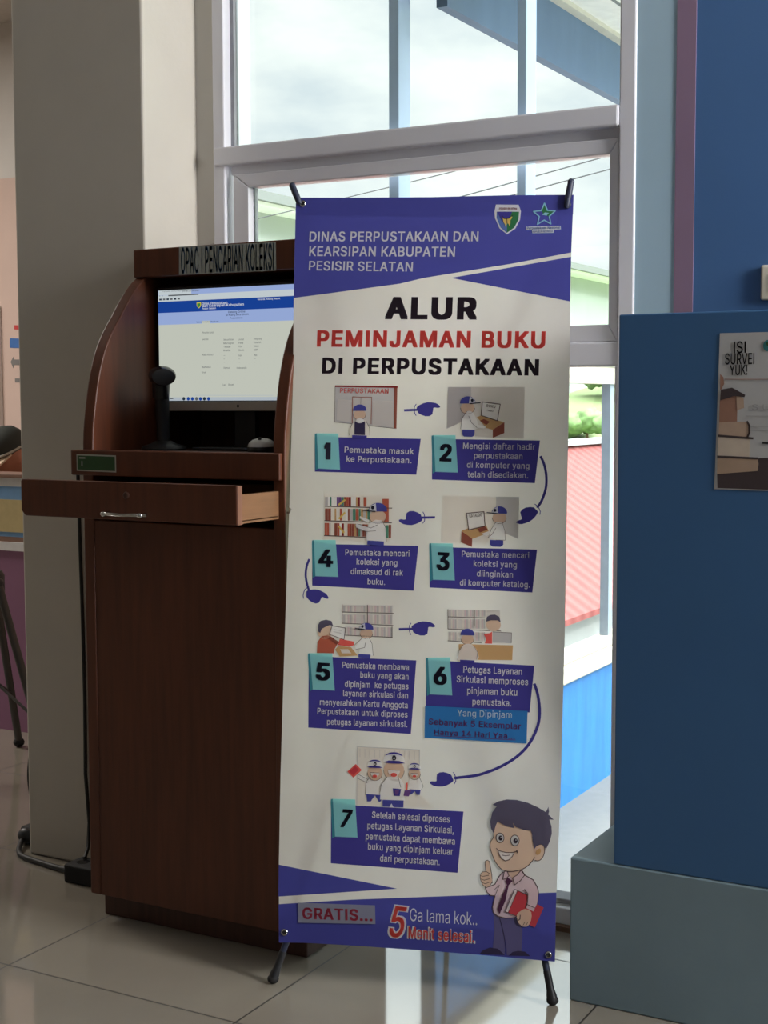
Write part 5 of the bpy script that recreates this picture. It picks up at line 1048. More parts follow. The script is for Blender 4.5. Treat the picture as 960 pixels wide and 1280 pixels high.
RAD = {'pel': .14, 'sp1': .135, 'sp2': .14, 'ch': .14, 'nk': .058, 'hd0': .055, 'shl': .075, 'shr': .075, 'ell': .05, 'elr': .05, 'wrl': .032, 'wrr': .032, 'hal': .03, 'har': .03,
       'hil': .095, 'hir': .095, 'knl': .065, 'knr': .065, 'anl': .042, 'anr': .042, 'tol': .035, 'tor': .035}
ED = [('pel', 'sp1'), ('sp1', 'sp2'), ('sp2', 'ch'), ('ch', 'nk'), ('nk', 'hd0'), ('ch', 'shl'), ('shl', 'ell'), ('ell', 'wrl'), ('wrl', 'hal'), ('ch', 'shr'), ('shr', 'elr'), ('elr', 'wrr'), ('wrr', 'har'),
      ('pel', 'hil'), ('hil', 'knl'), ('knl', 'anl'), ('anl', 'tol'), ('pel', 'hir'), ('hir', 'knr'), ('knr', 'anr'), ('anr', 'tor')]
def skin_mesh(J, RAD, ED, rootname, sub=1):
    names = list(J)
    me = bpy.data.meshes.new('skeleton')
    me.from_pydata([J[k] for k in names], [(names.index(a), names.index(b)) for a, b in ED], [])
    ob = bpy.data.objects.new('skeleton', me)
    COL.objects.link(ob)
    md = ob.modifiers.new('skin', 'SKIN')
    md.use_smooth_shade = True
    for i, k in enumerate(names):
        me.skin_vertices[0].data[i].radius = (RAD[k], RAD[k])
        me.skin_vertices[0].data[i].use_root = (k == rootname)
    sb = ob.modifiers.new('sub', 'SUBSURF'); sb.levels = sub; sb.render_levels = sub
    dg = bpy.context.evaluated_depsgraph_get()
    r = bpy.data.meshes.new_from_object(ob.evaluated_get(dg))
    bpy.data.objects.remove(ob)
    return r
sk_ = skin_mesh(J, RAD, ED, 'pel', 2)
bm = bmesh.new(); bm.from_mesh(sk_)
TURN = Matrix.Rotation(radians(-10), 3, 'Z') @ Matrix.Rotation(radians(26), 3, 'X')
HC = Vector((-.035, -.165, 1.045))
n0 = len(bm.verts)
bmesh.ops.create_uvsphere(bm, u_segments=32, v_segments=22, radius=1)
bm.verts.ensure_lookup_table()
for v in bm.verts[n0:]:
    x, y, z = v.co
    q = Vector((x * .076, y * .096, z * .115))
    if z < -.2: q.x *= 1 + .22 * (z + .2); q.y *= 1 + .12 * (z + .2)
    f = max(0, -y)
    if abs(x) < .24 and f > .55 and -.42 < z < .12: q.y -= .024 * (1 - abs(x) / .24) * max(0, 1 - abs(z + .25) / .34)
    if abs(x) < .40 and f > .5 and -.62 < z < -.46: q.y -= .007
    if .22 < abs(x) < .62 and f > .5 and -.08 < z < .16: q.y += .009
    if abs(x) > .92 and abs(y) < .32 and -.3 < z < .15: q.x *= 1.16
    v.co = HC + TURN @ q
me = bpy.data.meshes.new('body'); bm.to_mesh(me); bm.free()
for k in ('dkcloth', 'skin', 'trousers', 'hair'): me.materials.append(M[k])
for p in me.polygons:
    c = p.center
    p.material_index = 0
    if c.z > .955: p.material_index = 1
    lc = TURN.inverted() @ (c - HC)
    if c.z > .93 and (lc.y > .012 and lc.z > -.05 or lc.z > .055) and (c - HC).length < .16: p.material_index = 3
    if c.z < .58: p.material_index = 2
    if .66 < c.z < .76 and c.y < -.385: p.material_index = 1
smooth_me(me, 60)
bo = link_obj('body', me, pe); bo.matrix_parent_inverse = Matrix.Identity(4)
def loc_part(b, nm, sm=60):
    o = b.build(nm, None, smooth=sm); o.parent = pe
    return o
for sx in (-1, 1):
    b = MB(); b.ell(HC + TURN @ Vector((sx * .030, -.083, .004)), (.011, .008, .006), 'ink', TURN); loc_part(b, 'eye')
b = MB(); b.tube([HC + TURN @ Vector((x, -.086 + abs(x) * .25, -.058)) for x in (-.024, -.012, 0, .012, .024)], .0035, 'hair', 6)
loc_part(b, 'mouth')
for sgn, w_ in ((1, 'hal'), (-1, 'har')):
    h0 = Vector(J[w_]); b = MB()
    for k, ln in enumerate((.052, .06, .057, .046)):
        x = (k - 1.5) * .017
        b.tube([h0 + Vector((x, 0, .004)), h0 + Vector((x * 1.1, -.03, .012)), h0 + Vector((x * 1.1, -.03 - ln * .5, .002)), h0 + Vector((x, -.03 - ln * .75, -.016))], [.0095, .009, .008, .006], 'skin', 8)
    b.tube([h0 + Vector((-sgn * .02, .03, 0)), h0 + Vector((-sgn * .045, .005, 0)), h0 + Vector((-sgn * .048, -.025, -.006))], [.011, .0095, .007], 'skin', 8)
    loc_part(b, 'fingers')
# cap: crown, brim, pale piping and a badge
bmc = MB()
capr = TURN @ Matrix.Rotation(radians(-4), 3, 'X')
bmc.lathe([(.088, -.012), (.092, .01), (.090, .035), (.080, .062), (.058, .086), (.030, .098), (0, .101)], HC + TURN @ Vector((0, .002, .028)), 'capgreen', 28, capr @ Matrix.Diagonal((.93, 1.12, 1)))
cap_ = loc_part(bmc, 'cap')
b = MB()
pts = []
for k in range(13):
    t = radians(200 + 140 * k / 12)
    pts.append((.082 * cos(t), .1 * sin(t)))
outl = pts + [(.075 * cos(radians(340 - 140 * k / 12)), -.100 + .075 * sin(radians(340 - 140 * k / 12)) - .02) for k in range(13)]
bm2 = MB(); bm2.prism(outl, 2, -.004, .004, 'brim')
for v in bm2.bm.verts:
    v.co = HC + TURN @ (Vector((0, .002, .018)) + Vector((v.co.x, v.co.y, v.co.z - abs(v.co.x) * abs(v.co.x) * 2.2 + (v.co.y + .1) * .22)))
o = bm2.build('brim', None, smooth=40); o.parent = cap_
b = MB()
ring = [HC + TURN @ (Vector((0, .002, .028)) + Vector((.0865 * cos(t), .1035 * sin(t), .004))) for t in [radians(280 + 90 * k / 10) for k in range(11)]]
b.tube(ring, .0055, 'labelwhite', 8); o = b.build('piping', None, smooth=50); o.parent = cap_
st = root('stool', (PX, PY, 0), 'stool under the person seated behind the purple counter', 'stool')
b = MB(); b.lathe([(0, .265), (.17, .265), (.18, .28), (.18, .295), (.16, .305), (0, .305)], (PX, PY + .02, 0), 'black', 28); b.build('seat', st, smooth=40)
for k in range(4):
    a = radians(45 + 90 * k)
    b = MB(); b.tube([(PX + .12 * cos(a), PY + .02 + .12 * sin(a), .267), (PX + .19 * cos(a), PY + .02 + .19 * sin(a), 0)], .013, 'greymetal', 8); b.build('leg', st)

# signs on the pink wall
LY = 5.998
def sign(name, pts, m, label, cat, extra=None):
    A = Art((0, LY, 0), (1, 0, 0), (0, 0, 1), .001)
    A.poly(pts, m, 0)
    o = A.build(name)
    s_ = o.modifiers.new('thickness', 'SOLIDIFY'); s_.thickness = .004; s_.offset = -1
    tag(o, label, cat)
sign('wall_sign', [(-5.7226,1.5824),(-5.7164,1.5880),(-5.5350,1.5779),(-5.5365,1.5270),(-5.7211,1.5340),(-5.7239,1.5398)], 'signblue', 'blue rectangular sign on the pink wall behind the column', 'sign')
sign('wall_sign', [(-5.6871,1.6597),(-5.5564,1.6537),(-5.5571,1.6294),(-5.6878,1.6360)], 'signred', 'small red sign on the pink wall, above the blue one', 'sign')
sign('arrow_sign', [(-5.7205,1.4546),(-5.6985,1.4833),(-5.6960,1.4685),(-5.5501,1.4647),(-5.5510,1.4337),(-5.6969,1.4376),(-5.7005,1.4184)], 'signgrey', 'grey arrow sign pointing left on the pink wall', 'sign')
sign('wall_sign', [(-5.6902,1.3622),(-5.5650,1.3587),(-5.5656,1.3364),(-5.6909,1.3397)], 'signgrey', 'small grey sign on the pink wall, below the arrow', 'sign')
nb = root('notice_board', (-6.4, 5.98, 1.2), 'white notice board with dark notices at the left edge of the pink wall', 'board')
b = MB(); b.box(-7.3, (-5.7853,1.3767)[0], 5.965, 5.999, .9, (-5.7742,1.7674)[1], 'white'); b.build('panel', nb)
b = MB()
for p0, p1 in (((-5.7937,1.6110), (-5.7961,1.5346)), ((-5.7896,1.5120), (-5.7904,1.4850)), ((-5.7961,1.4580), (-5.7966,1.4445)), ((-5.7924,1.3858), (-5.7926,1.3768)), ((-5.8014,1.3317), (-5.8017,1.3226)), ((-5.7996,1.2548), (-5.8007,1.2185)), ((-5.8077,1.1914), (-5.8084,1.1687))):
    b.box(-7.2, p0[0], 5.960, 5.966, p1[1], p0[1], 'ink')
b.build('notice', nb)

# tripod stand standing before the counter
tp = root('tripod_stand', (-3.37, 3.42, 0), 'black tripod stand with a grey leg in front of the purple counter', 'stand')
b = MB(); b.tube([(-3.37, 3.42, .30), (-3.37, 3.42, 1.10)], .011, 'greymetal', 12); b.build('pole', tp, smooth=50)
b = MB(); b.lathe([(0, .58), (.035, .58), (.044, .60), (.044, .66), (.035, .675), (0, .675)], (-3.37, 3.42, 0), 'black', 20); b.ell((-3.325, 3.40, .64), (.022, .022, .018), 'black'); b.build('hub', tp, smooth=40)
for ex_, ey_ in ((-3.075, 3.37), (-3.55, 3.72), (-3.60, 3.15)):
    b = MB(); d = Vector((ex_ + 3.37, ey_ - 3.42, 0)).normalized() * .04
    b.tube([(-3.37 + d.x, 3.42 + d.y, .63), (ex_, ey_, .02)], .0135, 'greymetal', 10); lg = b.build('leg', tp, smooth=50)
    b = MB(); b.ell((ex_, ey_, .017), (.02, .02, .017), 'rubber'); b.build('foot', lg, smooth=60)
    b = MB(); b.tube([(-3.37, 3.42, .31), ((ex_ * 2 - 3.37) / 3, (ey_ * 2 + 3.42) / 3, .22)], .005, 'greymetal', 8); b.build('brace', tp)
# ================================================================== the standing banner
BO, BX, BV = ((-1.6025, 2.4268, 0.0), (0.95323, 0.30223, 0.0), (-0.03795, 0.11969, 0.99209))
BN = Vector(BX).cross(Vector(BV)).normalized()
def bp(a, b, d=0):
    """point on the banner's own sheet: a along its width, b up its height, d in front of it"""
    return Vector(BO) + a * Vector(BX) + b * Vector(BV) + d * BN
ban = root('banner_stand', (BO[0] + .28, BO[1] + .2, 0), 'tall printed library banner on a black X-frame stand with two short feet', 'banner')
PX1 = .0017
A = Art(BO, BX, BV, .00035)
# the sheet
left = [(-0.0024,1.6797),(-0.0019,1.4648),(0.0013,1.2738),(0.0001,0.9981),(-0.0029,0.7245),(-0.0045,0.4362),(-0.0032,0.2511),(0.0015,0.0874)]
bot = [(0.0558,0.0907),(0.1026,0.0916),(0.1764,0.0926),(0.2479,0.0928),(0.3288,0.0934),(0.4287,0.0926),(0.5109,0.0915),(0.5818,0.0903)]
right = [(0.5827,0.2287),(0.5876,0.4165),(0.5912,0.7425),(0.5917,1.1379),(0.5922,1.2708),(0.5919,1.5383),(0.5948,1.6668)]
top = [(0.4663,1.6701),(0.2961,1.6713),(0.1395,1.6752)]
SHEET = left + bot + right + top
A.poly(SHEET, 'b_white', 0)
# folded hems behind top and bottom edges
hem = Art(BO, BX, BV, -.0012)
hem.poly([(-0.0024,1.6788),(-0.0021,1.6429),(0.1229,1.6358),(0.2970,1.6282),(0.4671,1.6259),(0.5942,1.6264),(0.5949,1.6660),(0.4663,1.6692),(0.2961,1.6705),(0.1396,1.6743)], 'hem', 1)
part_label(hem.build('hem', ban), 'folded hem along the top edge')
hem = Art(BO, BX, BV, -.0012)
hem.poly([(-0.0003,0.1424),(0.1580,0.1465),(0.3277,0.1450),(0.4936,0.1452),(0.5827,0.1417),(0.5817,0.0911),(0.4287,0.0935),(0.2479,0.0935),(0.1025,0.0923),(0.0018,0.0881)], 'hem', 1)
# header
A.poly([(-0.0024,1.6797),(0.1395,1.6752),(0.2961,1.6713),(0.4663,1.6701),(0.5948,1.6668),(0.5918,1.5456),(0.4689,1.5249),(0.2825,1.4985),(0.2310,1.4872),(0.0670,1.4681),(-0.0016,1.4606)], 'b_blue', 1)
A.poly([(0.3408,1.4973),(0.5919,1.5366),(0.5908,1.4431)], 'b_blue', 1)
A.text('DINAS PERPUSTAKAAN DAN', (0.0297,1.5830), (0.3971,1.5737), (0.0292,1.6043), 'b_text', 2, .026)
A.text('KEARSIPAN KABUPATEN', (0.0301,1.5509), (0.3477,1.5422), (0.0296,1.5722), 'b_text', 2, .026)
A.text('PESISIR SELATAN', (0.0302,1.5199), (0.2577,1.5124), (0.0297,1.5404), 'b_text', 2, .026)
# crest
sh = [(0.4328,1.6511),(0.4807,1.6492),(0.4858,1.6354),(0.4842,1.6169),(0.4747,1.5986),(0.4573,1.5870),(0.4411,1.6003),(0.4313,1.6221),(0.4301,1.6370)]
A.poly(sh, 'b_text', 2)
A.poly([(0.4353,1.6357),(0.4564,1.6350),(0.4572,1.5904),(0.4438,1.6017),(0.4350,1.6223)], 'b_lblue', 3); A.poly([(0.4564,1.6350),(0.4819,1.6343),(0.4808,1.6175),(0.4722,1.6009),(0.4572,1.5904)], 'b_dgreen', 3)
A.poly([(0.4353,1.6357),(0.4675,1.6347),(0.4612,1.6176),(0.4568,1.6122),(0.4465,1.6155)], 'b_navy', 4)
A.text('PESISIR SELATAN', (0.4401,1.6402), (0.4770,1.6386), (0.4400,1.6444), 'b_dkred', 4, .03)
A.poly([(0.4473,1.6254),(0.4513,1.6198),(0.4611,1.6200),(0.4664,1.6263),(0.4679,1.6218),(0.4641,1.6165),(0.4642,1.6096),(0.4624,1.6037),(0.4603,1.6092),(0.4569,1.6103),(0.4546,1.6019),(0.4525,1.6089),(0.4494,1.6134)], 'b_yel', 5)
A.line([(0.4472,1.6259),(0.4508,1.6203),(0.4611,1.6205),(0.4688,1.6272)], .0012, 'b_black', 6); A.line([(0.4567,1.6197),(0.4574,1.6102)], .0014, 'b_black', 6)
# star emblem
stc = (0.5348,1.6263)
star = []
for k in range(10):
    rr = (14.4, 6.6)[k % 2] * PX1
    t = radians(90 + 36 * k)
    star.append((stc[0] + rr * cos(t) * .97, stc[1] + rr * sin(t)))
A.poly([star[0], star[1], stc, star[9]], 'b_dgreen', 2); A.poly([star[9], star[8], star[7], stc], 'b_dgreen', 2)
A.line(star, .0026, 'b_cyan', 3, True)
A.poly([(0.5299,1.6265),(0.5359,1.6312),(0.5444,1.6300),(0.5397,1.6242)], 'b_cyan', 3)
A.poly([(0.4962,1.6032),(0.5696,1.6027),(0.5707,1.5938),(0.5555,1.5933),(0.5563,1.5869),(0.5096,1.5871),(0.5090,1.5940),(0.4963,1.5944)], 'b_lblue', 2)
A.poly([(0.4972,1.6022),(0.5691,1.6017),(0.5697,1.5948),(0.5547,1.5943),(0.5553,1.5879),(0.5106,1.5881),(0.5100,1.5950),(0.4973,1.5953)], 'b_text', 3)
A.text('Perpustakaan Nasional', (0.4992,1.5962), (0.5680,1.5959), (0.4991,1.6017), 'b_lblue', 4, .02); A.text('REPUBLIK INDONESIA', (0.5120,1.5890), (0.5538,1.5889), (0.5120,1.5934), 'b_lblue', 4, .02)
# title
A.text('ALUR', (0.1997,1.4115), (0.3969,1.4077), (0.1986,1.4592), 'b_black', 1, .075)
A.text('PEMINJAMAN BUKU', (0.0521,1.3541), (0.5411,1.3456), (0.0512,1.3897), 'b_red', 1, .055)
A.text('DI PERPUSTAKAAN', (0.0649,1.2959), (0.5288,1.2885), (0.0640,1.3304), 'b_black', 1, .058)

HM = (0.00188418364,4.72955035e-05,-0.711331279,0.000145209499,-0.00179444183,2.15742298,0.000121624798,3.05703217e-05)
def px(x, y):
    d = HM[6] * x + HM[7] * y + 1
    return ((HM[0] * x + HM[1] * y + HM[2]) / d, (HM[3] * x + HM[4] * y + HM[5]) / d)
BQ = lambda x, y: px(370 + x / 5, 600 + y / 5)
BQ7 = lambda x, y: px(365 + x / 5, 745 + y / 5)
BQ8 = lambda x, y: px(510 + x / 5, 745 + y / 5)
BQ9 = lambda x, y: px(400 + x / 5, 920 + y / 5)
BQL = lambda x, y: px(590 + x / 8, 985 + y / 8)

def box(body, teal, tealdark=True):
    A.poly(body, 'b_navy', 1)
    if tealdark:
        t = teal
        A.poly([(t[0][0] - .004, t[0][1] - .001), t[0], t[3], (t[3][0] - .006, t[3][1] - .004), (t[0][0] - .004, t[0][1] - .008)], 'b_tealdark', 2)
    A.poly(teal, 'b_teal', 3)
    A.line([teal[3], teal[2]], .0012, 'b_cyan', 4)
def num(n, p0, p1, pt, skew=0):
    A.text(n, p0, p1, pt, 'b_num', 5, .055, skew)
def cap(t, p0, p1, h=.0128):
    A.text(t, p0, p1, h, 'b_text', 3, .03)
HAND = [(2, 2.5), (3, 4), (6, 6), (11, 8), (16, 9), (21, 8.6), (26, 7.6), (29, 6), (31.6, 3.6), (31.5, 2), (29, 1.3), (25, 2), (23, 1.6), (22.6, -2), (21.6, -6.4), (18, -8.4), (13, -8.4), (8, -6.6), (4, -4)]
def hand(o, rot=0, fx=1, fy=1, stick=True):
    rot = radians(rot)
    def X(p):
        x, y = p[0] * PX1 * fx, p[1] * PX1 * fy
        return (o[0] + x * cos(rot) - y * sin(rot), o[1] + x * sin(rot) + y * cos(rot))
    A.poly([X(p) for p in HAND], 'b_navy', 1)
    A.line([X(p) for p in ((1.5, 7), (-.6, 4), (-1, 0), (-.4, -4), (1.2, -7))], .0016, 'b_navy', 1)
    if stick: A.line([X((-13, 0)), X((3, 0))], .0048, 'b_navy', 1)
def kidcap(c, r, d=1):
    """navy cap with a white front and a brim, facing d (+1 right, -1 left, 0 away)"""
    w, h = r * PX1, r * .78 * PX1
    A.ell((c[0], c[1] - h * .9), w * .92, h * .95, 'b_skin', 3); A.line([(c[0] + w * .92 * cos(radians(t)), c[1] - h * .9 + h * .95 * sin(radians(t))) for t in range(180, 361, 20)], .0008, 'b_line', 4)
    A.ell(c, w, h * 1.05, 'b_blue', 4, 0, 16, -8, 188)
    if d:
        A.poly([(c[0] + d * w * .25, c[1] + h * .98), (c[0] + d * w * .8, c[1] + h * .62), (c[0] + d * w * 1.02, c[1] - h * .1), (c[0] + d * w * .15, c[1] - h * .1)], 'b_text', 5)
        A.ell((c[0] + d * w * .58, c[1] + h * .38), w * .17, h * .26, 'b_num', 6)
        A.line([(c[0] + d * w * .3, c[1] - h * .16), (c[0] + d * w * 1.62, c[1] - h * .02)], .0022, 'b_num', 6)

# 1
box([(0.0526,1.1634),(0.1062,1.1590),(0.2829,1.1560),(0.2749,1.0802),(0.0546,1.0854)], [(0.0567,1.1675),(0.1042,1.1669),(0.1099,1.0899),(0.0621,1.0920)])
A.poly([(0.0784,1.1473),(0.0886,1.1473),(0.0887,1.1110),(0.0786,1.1113),(0.0787,1.1349),(0.0745,1.1335),(0.0747,1.1404)], 'b_num', 5)
cap('Pemustaka masuk', (0.1185,1.1265), (0.2688,1.1231)); cap('ke Perpustakaan.', (0.1232,1.1067), (0.2641,1.1041))
A.poly([(0.0948,1.2682),(0.2282,1.2662),(0.2274,1.1780),(0.0956,1.1919)], 'b_grey2', 1); A.poly([(0.1007,1.2407),(0.1323,1.2385),(0.1334,1.1899),(0.1000,1.1960)], 'b_grey', 2); A.poly([(0.1776,1.2377),(0.2220,1.2362),(0.2225,1.1804),(0.1781,1.1844)], 'b_grey', 2)
A.poly([(0.0947,1.2703),(0.2309,1.2682),(0.2310,1.2641),(0.0948,1.2668)], 'b_dkred', 2); A.poly([(0.2234,1.2669),(0.2303,1.2669),(0.2302,1.1773),(0.2246,1.1780)], 'b_brown', 2)
A.line([(0.0948,1.2682),(0.0956,1.1919),(0.2267,1.1780)], .0009, 'b_line', 2)
A.text('PERPUSTAKAAN', (0.1060,1.2541), (0.2112,1.2523), (0.1057,1.2644), 'b_red', 3, .01)
A.poly([(0.1335,1.2447),(0.1754,1.2439),(0.1753,1.1875),(0.1341,1.1899)], 'b_grey', 2); A.line([(0.1341,1.1899),(0.1335,1.2454),(0.1753,1.2445),(0.1753,1.1875)], .0014, 'b_brown', 3); A.line([(0.1520,1.2446),(0.1517,1.2302)], .0006, 'b_line', 3)
kidcap((0.1499,1.2172), 8.6, 0)
A.poly([(0.1288,1.1635),(0.1302,1.1789),(0.1375,1.1940),(0.1507,1.1988),(0.1647,1.1940),(0.1720,1.1790),(0.1730,1.1633),(0.1654,1.1612),(0.1358,1.1618)], 'b_white', 4); A.line([(0.1288,1.1635),(0.1302,1.1789),(0.1362,1.1919)], .0008, 'b_line', 5); A.line([(0.1647,1.1933),(0.1720,1.1790),(0.1730,1.1633)], .0008, 'b_line', 5)
A.poly([(0.1396,1.1933),(0.1509,1.1892),(0.1619,1.1933),(0.1626,1.1636),(0.1396,1.1646)], 'b_shoe', 5); A.ell((0.1508,1.1943), .0088, .0052, 'b_text', 6)
A.poly([(0.1347,1.1635),(0.1668,1.1626),(0.1669,1.1571),(0.1349,1.1577)], 'b_navy', 6)
hand((0.2692,1.2174), 2)
# 2
box([(0.3067,1.1622),(0.3578,1.1555),(0.5337,1.1533),(0.5246,1.0645),(0.3086,1.0703)], [(0.3100,1.1639),(0.3566,1.1640),(0.3633,1.0856),(0.3157,1.0869)])
num('2', (0.3238,1.1089), (0.3493,1.1080), (0.3230,1.1453))
cap('Mengisi daftar hadir', (0.3731,1.1354), (0.5238,1.1333)); cap('perpustakaan', (0.3965,1.1153), (0.4982,1.1139)); cap('di komputer yang', (0.3820,1.0958), (0.5129,1.0940)); cap('telah disediakan.', (0.3837,1.0756), (0.5106,1.0743))
A.poly([(0.3386,1.2657),(0.3878,1.2654),(0.5003,1.2649),(0.5001,1.1572),(0.3983,1.1597),(0.3907,1.2027),(0.3377,1.1774)], 'b_grey', 1); A.poly([(0.3386,1.2657),(0.3878,1.2654),(0.3891,1.2010),(0.3377,1.1774)], 'b_grey2', 2)
A.poly([(0.4009,1.2021),(0.4109,1.2054),(0.4588,1.1913),(0.4350,1.1752),(0.4215,1.1792)], 'b_tan', 3); A.poly([(0.4350,1.1752),(0.4592,1.1913),(0.4593,1.1685),(0.4353,1.1584)], 'b_brown', 3)
A.poly([(0.4121,1.2337),(0.4498,1.2289),(0.4444,1.1943),(0.4102,1.2054)], 'b_text', 4); A.line([(0.4121,1.2337),(0.4498,1.2289),(0.4444,1.1943),(0.4102,1.2054)], .0018, 'b_line', 5, True); A.text('BUKU', (0.4207,1.2236), (0.4395,1.2208), (0.4206,1.2289), 'b_line', 6, .02); A.text('TAMU', (0.4215,1.2141), (0.4350,1.2128), (0.4214,1.2175), 'b_line', 6, .02)
A.poly([(0.4077,1.1943),(0.4161,1.1980),(0.4286,1.1920),(0.4214,1.1852)], 'b_brown', 5); A.poly([(0.4028,1.1859),(0.4214,1.1819),(0.4165,1.1779),(0.4013,1.1799)], 'b_text', 5)
A.poly([(0.3675,1.1771),(0.3705,1.1994),(0.3804,1.2142),(0.3912,1.2128),(0.3996,1.1994),(0.4053,1.1825),(0.4013,1.1772),(0.3896,1.1738)], 'b_text', 4, 3); A.line([(0.3675,1.1771),(0.3698,1.1994),(0.3797,1.2135)], .0008, 'b_line', 5); A.line([(0.3839,1.2044),(0.3903,1.1899),(0.4026,1.1792)], .0008, 'b_line', 5)
A.poly([(0.3710,1.1758),(0.3973,1.1751),(0.3969,1.1640),(0.3922,1.1603),(0.3746,1.1610),(0.3712,1.1650)], 'b_blue', 5)
kidcap((0.3814,1.2324), 9.6, 1)
# 2 -> 3
A.line([(0.5360,1.1194),(0.5428,1.1045),(0.5475,1.0846),(0.5484,1.0647),(0.5461,1.0481),(0.5392,1.0281),(0.5311,1.0147)], .0052, 'b_navy', 1, False, 3)
hand((0.5328,1.0114), 208, 1, 1, False)
# 4
box([(0.0527,0.9355),(0.1047,0.9306),(0.2825,0.9303),(0.2743,0.8360),(0.0550,0.8418)], [(0.0561,0.9390),(0.1038,0.9398),(0.1116,0.8617),(0.0615,0.8623)])
num('4', (0.0674,0.8819), (0.0996,0.8815), (0.0664,0.9197))
cap('Pemustaka mencari', (0.1255,0.9078), (0.2642,0.9077)); cap('koleksi yang', (0.1502,0.8886), (0.2386,0.8877)); cap('dimaksud di rak', (0.1382,0.8677), (0.2510,0.8671)); cap('buku.', (0.1751,0.8472), (0.2131,0.8464))
A.poly([(0.0769,1.0359),(0.2243,1.0368),(0.2224,0.9366),(0.0771,0.9403)], 'b_white', 1)
rb = random.Random(5)
for (r0, r1, x0, x1) in (((182, 105), (184, 164), 182, 470), ((180, 178), (182, 252), 182, 470), ((178, 268), (180, 345), 180, 440)):
    x = x0
    while x < x1 - 8:
        w = rb.choice((10, 14, 18, 12))
        if rb.random() < .12:
            x += 22; continue
        c = rb.choice(('b_orange', 'b_green', 'b_dkred', 'b_text', 'b_orange', 'b_tan', 'b_purple', 'b_brown', 'b_grey2'))
        yo = (x - 180) * .035 * (1 if r0[1] > 200 else .3)
        A.poly([BQ(x, r1[1] + yo), BQ(x + w, r1[1] + yo), BQ(x + w, r0[1] + yo), BQ(x, r0[1] + yo)], c, 2)
        x += w + 1
for q in ([(0.1068,1.0158),(0.1219,1.0275),(0.1241,1.0242),(0.1097,1.0124)], [(0.1082,0.9858),(0.1219,1.0003),(0.1244,0.9969),(0.1111,0.9838)], [(0.1080,0.9688),(0.1114,0.9709),(0.1236,0.9567),(0.1202,0.9540)]): A.poly(q, 'b_yel', 3)
for q in ([(0.0789,1.0114),(0.2242,1.0090)], [(0.0790,0.9806),(0.2242,0.9779)], [(0.0790,0.9489),(0.1683,0.9466)]): A.line(q, .0018, 'b_line', 3)
A.poly([(0.2031,1.0284),(0.2169,1.0286),(0.2180,0.9798),(0.2059,0.9797)], 'b_orange', 2); A.poly([(0.2113,0.9730),(0.2175,0.9731),(0.2181,0.9460),(0.2132,0.9460)], 'b_green', 3); A.poly([(0.2181,0.9738),(0.2236,0.9738),(0.2236,0.9461),(0.2188,0.9460)], 'b_brown', 3)
A.poly([(0.1555,0.9915),(0.1765,0.9833),(0.1739,0.9772),(0.1549,0.9864)], 'b_text', 4); A.poly([(0.1506,0.9755),(0.1803,0.9664),(0.1957,0.9741),(0.1926,0.9605),(0.1701,0.9588),(0.1491,0.9660)], 'b_text', 5, 3); A.line([(0.1507,0.9748),(0.1803,0.9664),(0.1947,0.9734)], .0008, 'b_line', 6); A.line([(0.1491,0.9660),(0.1701,0.9588),(0.1908,0.9605)], .0008, 'b_line', 6)
A.poly([(0.1706,0.9385),(0.1701,0.9595),(0.1773,0.9772),(0.1903,0.9842),(0.2024,0.9830),(0.2121,0.9669),(0.2141,0.9379)], 'b_text', 4); A.line([(0.1706,0.9385),(0.1701,0.9595)], .0008, 'b_line', 5); A.line([(0.2042,0.9817),(0.2121,0.9669),(0.2141,0.9379)], .0008, 'b_line', 5)
A.poly([(0.1733,0.9399),(0.2086,0.9384),(0.2088,0.9283),(0.1728,0.9311)], 'b_blue', 5)
kidcap((0.1943,1.0039), 11.5, -1)
hand((0.2932,0.9900), 182)
# 3
box([(0.3063,0.9330),(0.3589,0.9282),(0.5316,0.9270),(0.5232,0.8383),(0.3082,0.8435)], [(0.3096,0.9364),(0.3554,0.9365),(0.3613,0.8598),(0.3153,0.8604)])
num('3', (0.3220,0.8807), (0.3491,0.8799), (0.3212,0.9182))
cap('Pemustaka mencari', (0.3748,0.9091), (0.5154,0.9085)); cap('koleksi yang', (0.4001,0.8896), (0.4903,0.8885)); cap('diinginkan', (0.4072,0.8691), (0.4827,0.8678)); cap('di komputer katalog.', (0.3720,0.8493), (0.5184,0.8481))
A.poly([(0.3313,1.0372),(0.4443,1.0357),(0.4455,0.9704),(0.4261,0.9367),(0.3317,0.9385)], 'b_white', 1); A.poly([(0.4443,1.0357),(0.4926,1.0356),(0.4925,0.9478),(0.4657,0.9594),(0.4455,0.9704)], 'b_grey2', 1)
A.poly([(0.3734,0.9633),(0.3885,0.9695),(0.4253,0.9754),(0.4316,0.9602),(0.3963,0.9469)], 'b_tan', 3); A.poly([(0.3735,0.9626),(0.3963,0.9476),(0.3960,0.9302),(0.3729,0.9392)], 'b_brown', 3)
A.poly([(0.3832,1.0002),(0.4198,1.0040),(0.4227,0.9740),(0.3886,0.9655)], 'b_text', 4); A.line([(0.3832,1.0002),(0.4198,1.0040),(0.4227,0.9740),(0.3886,0.9655)], .0018, 'b_line', 5, True); A.text('KATALOG', (0.3901,0.9909), (0.4162,0.9946), (0.3900,0.9976), 'b_line', 6, .01)
A.poly([(0.4070,0.9681),(0.4220,0.9734),(0.4288,0.9668),(0.4122,0.9605)], 'b_brown', 5); A.poly([(0.4149,0.9579),(0.4322,0.9642),(0.4390,0.9583),(0.4257,0.9534)], 'b_text', 5)
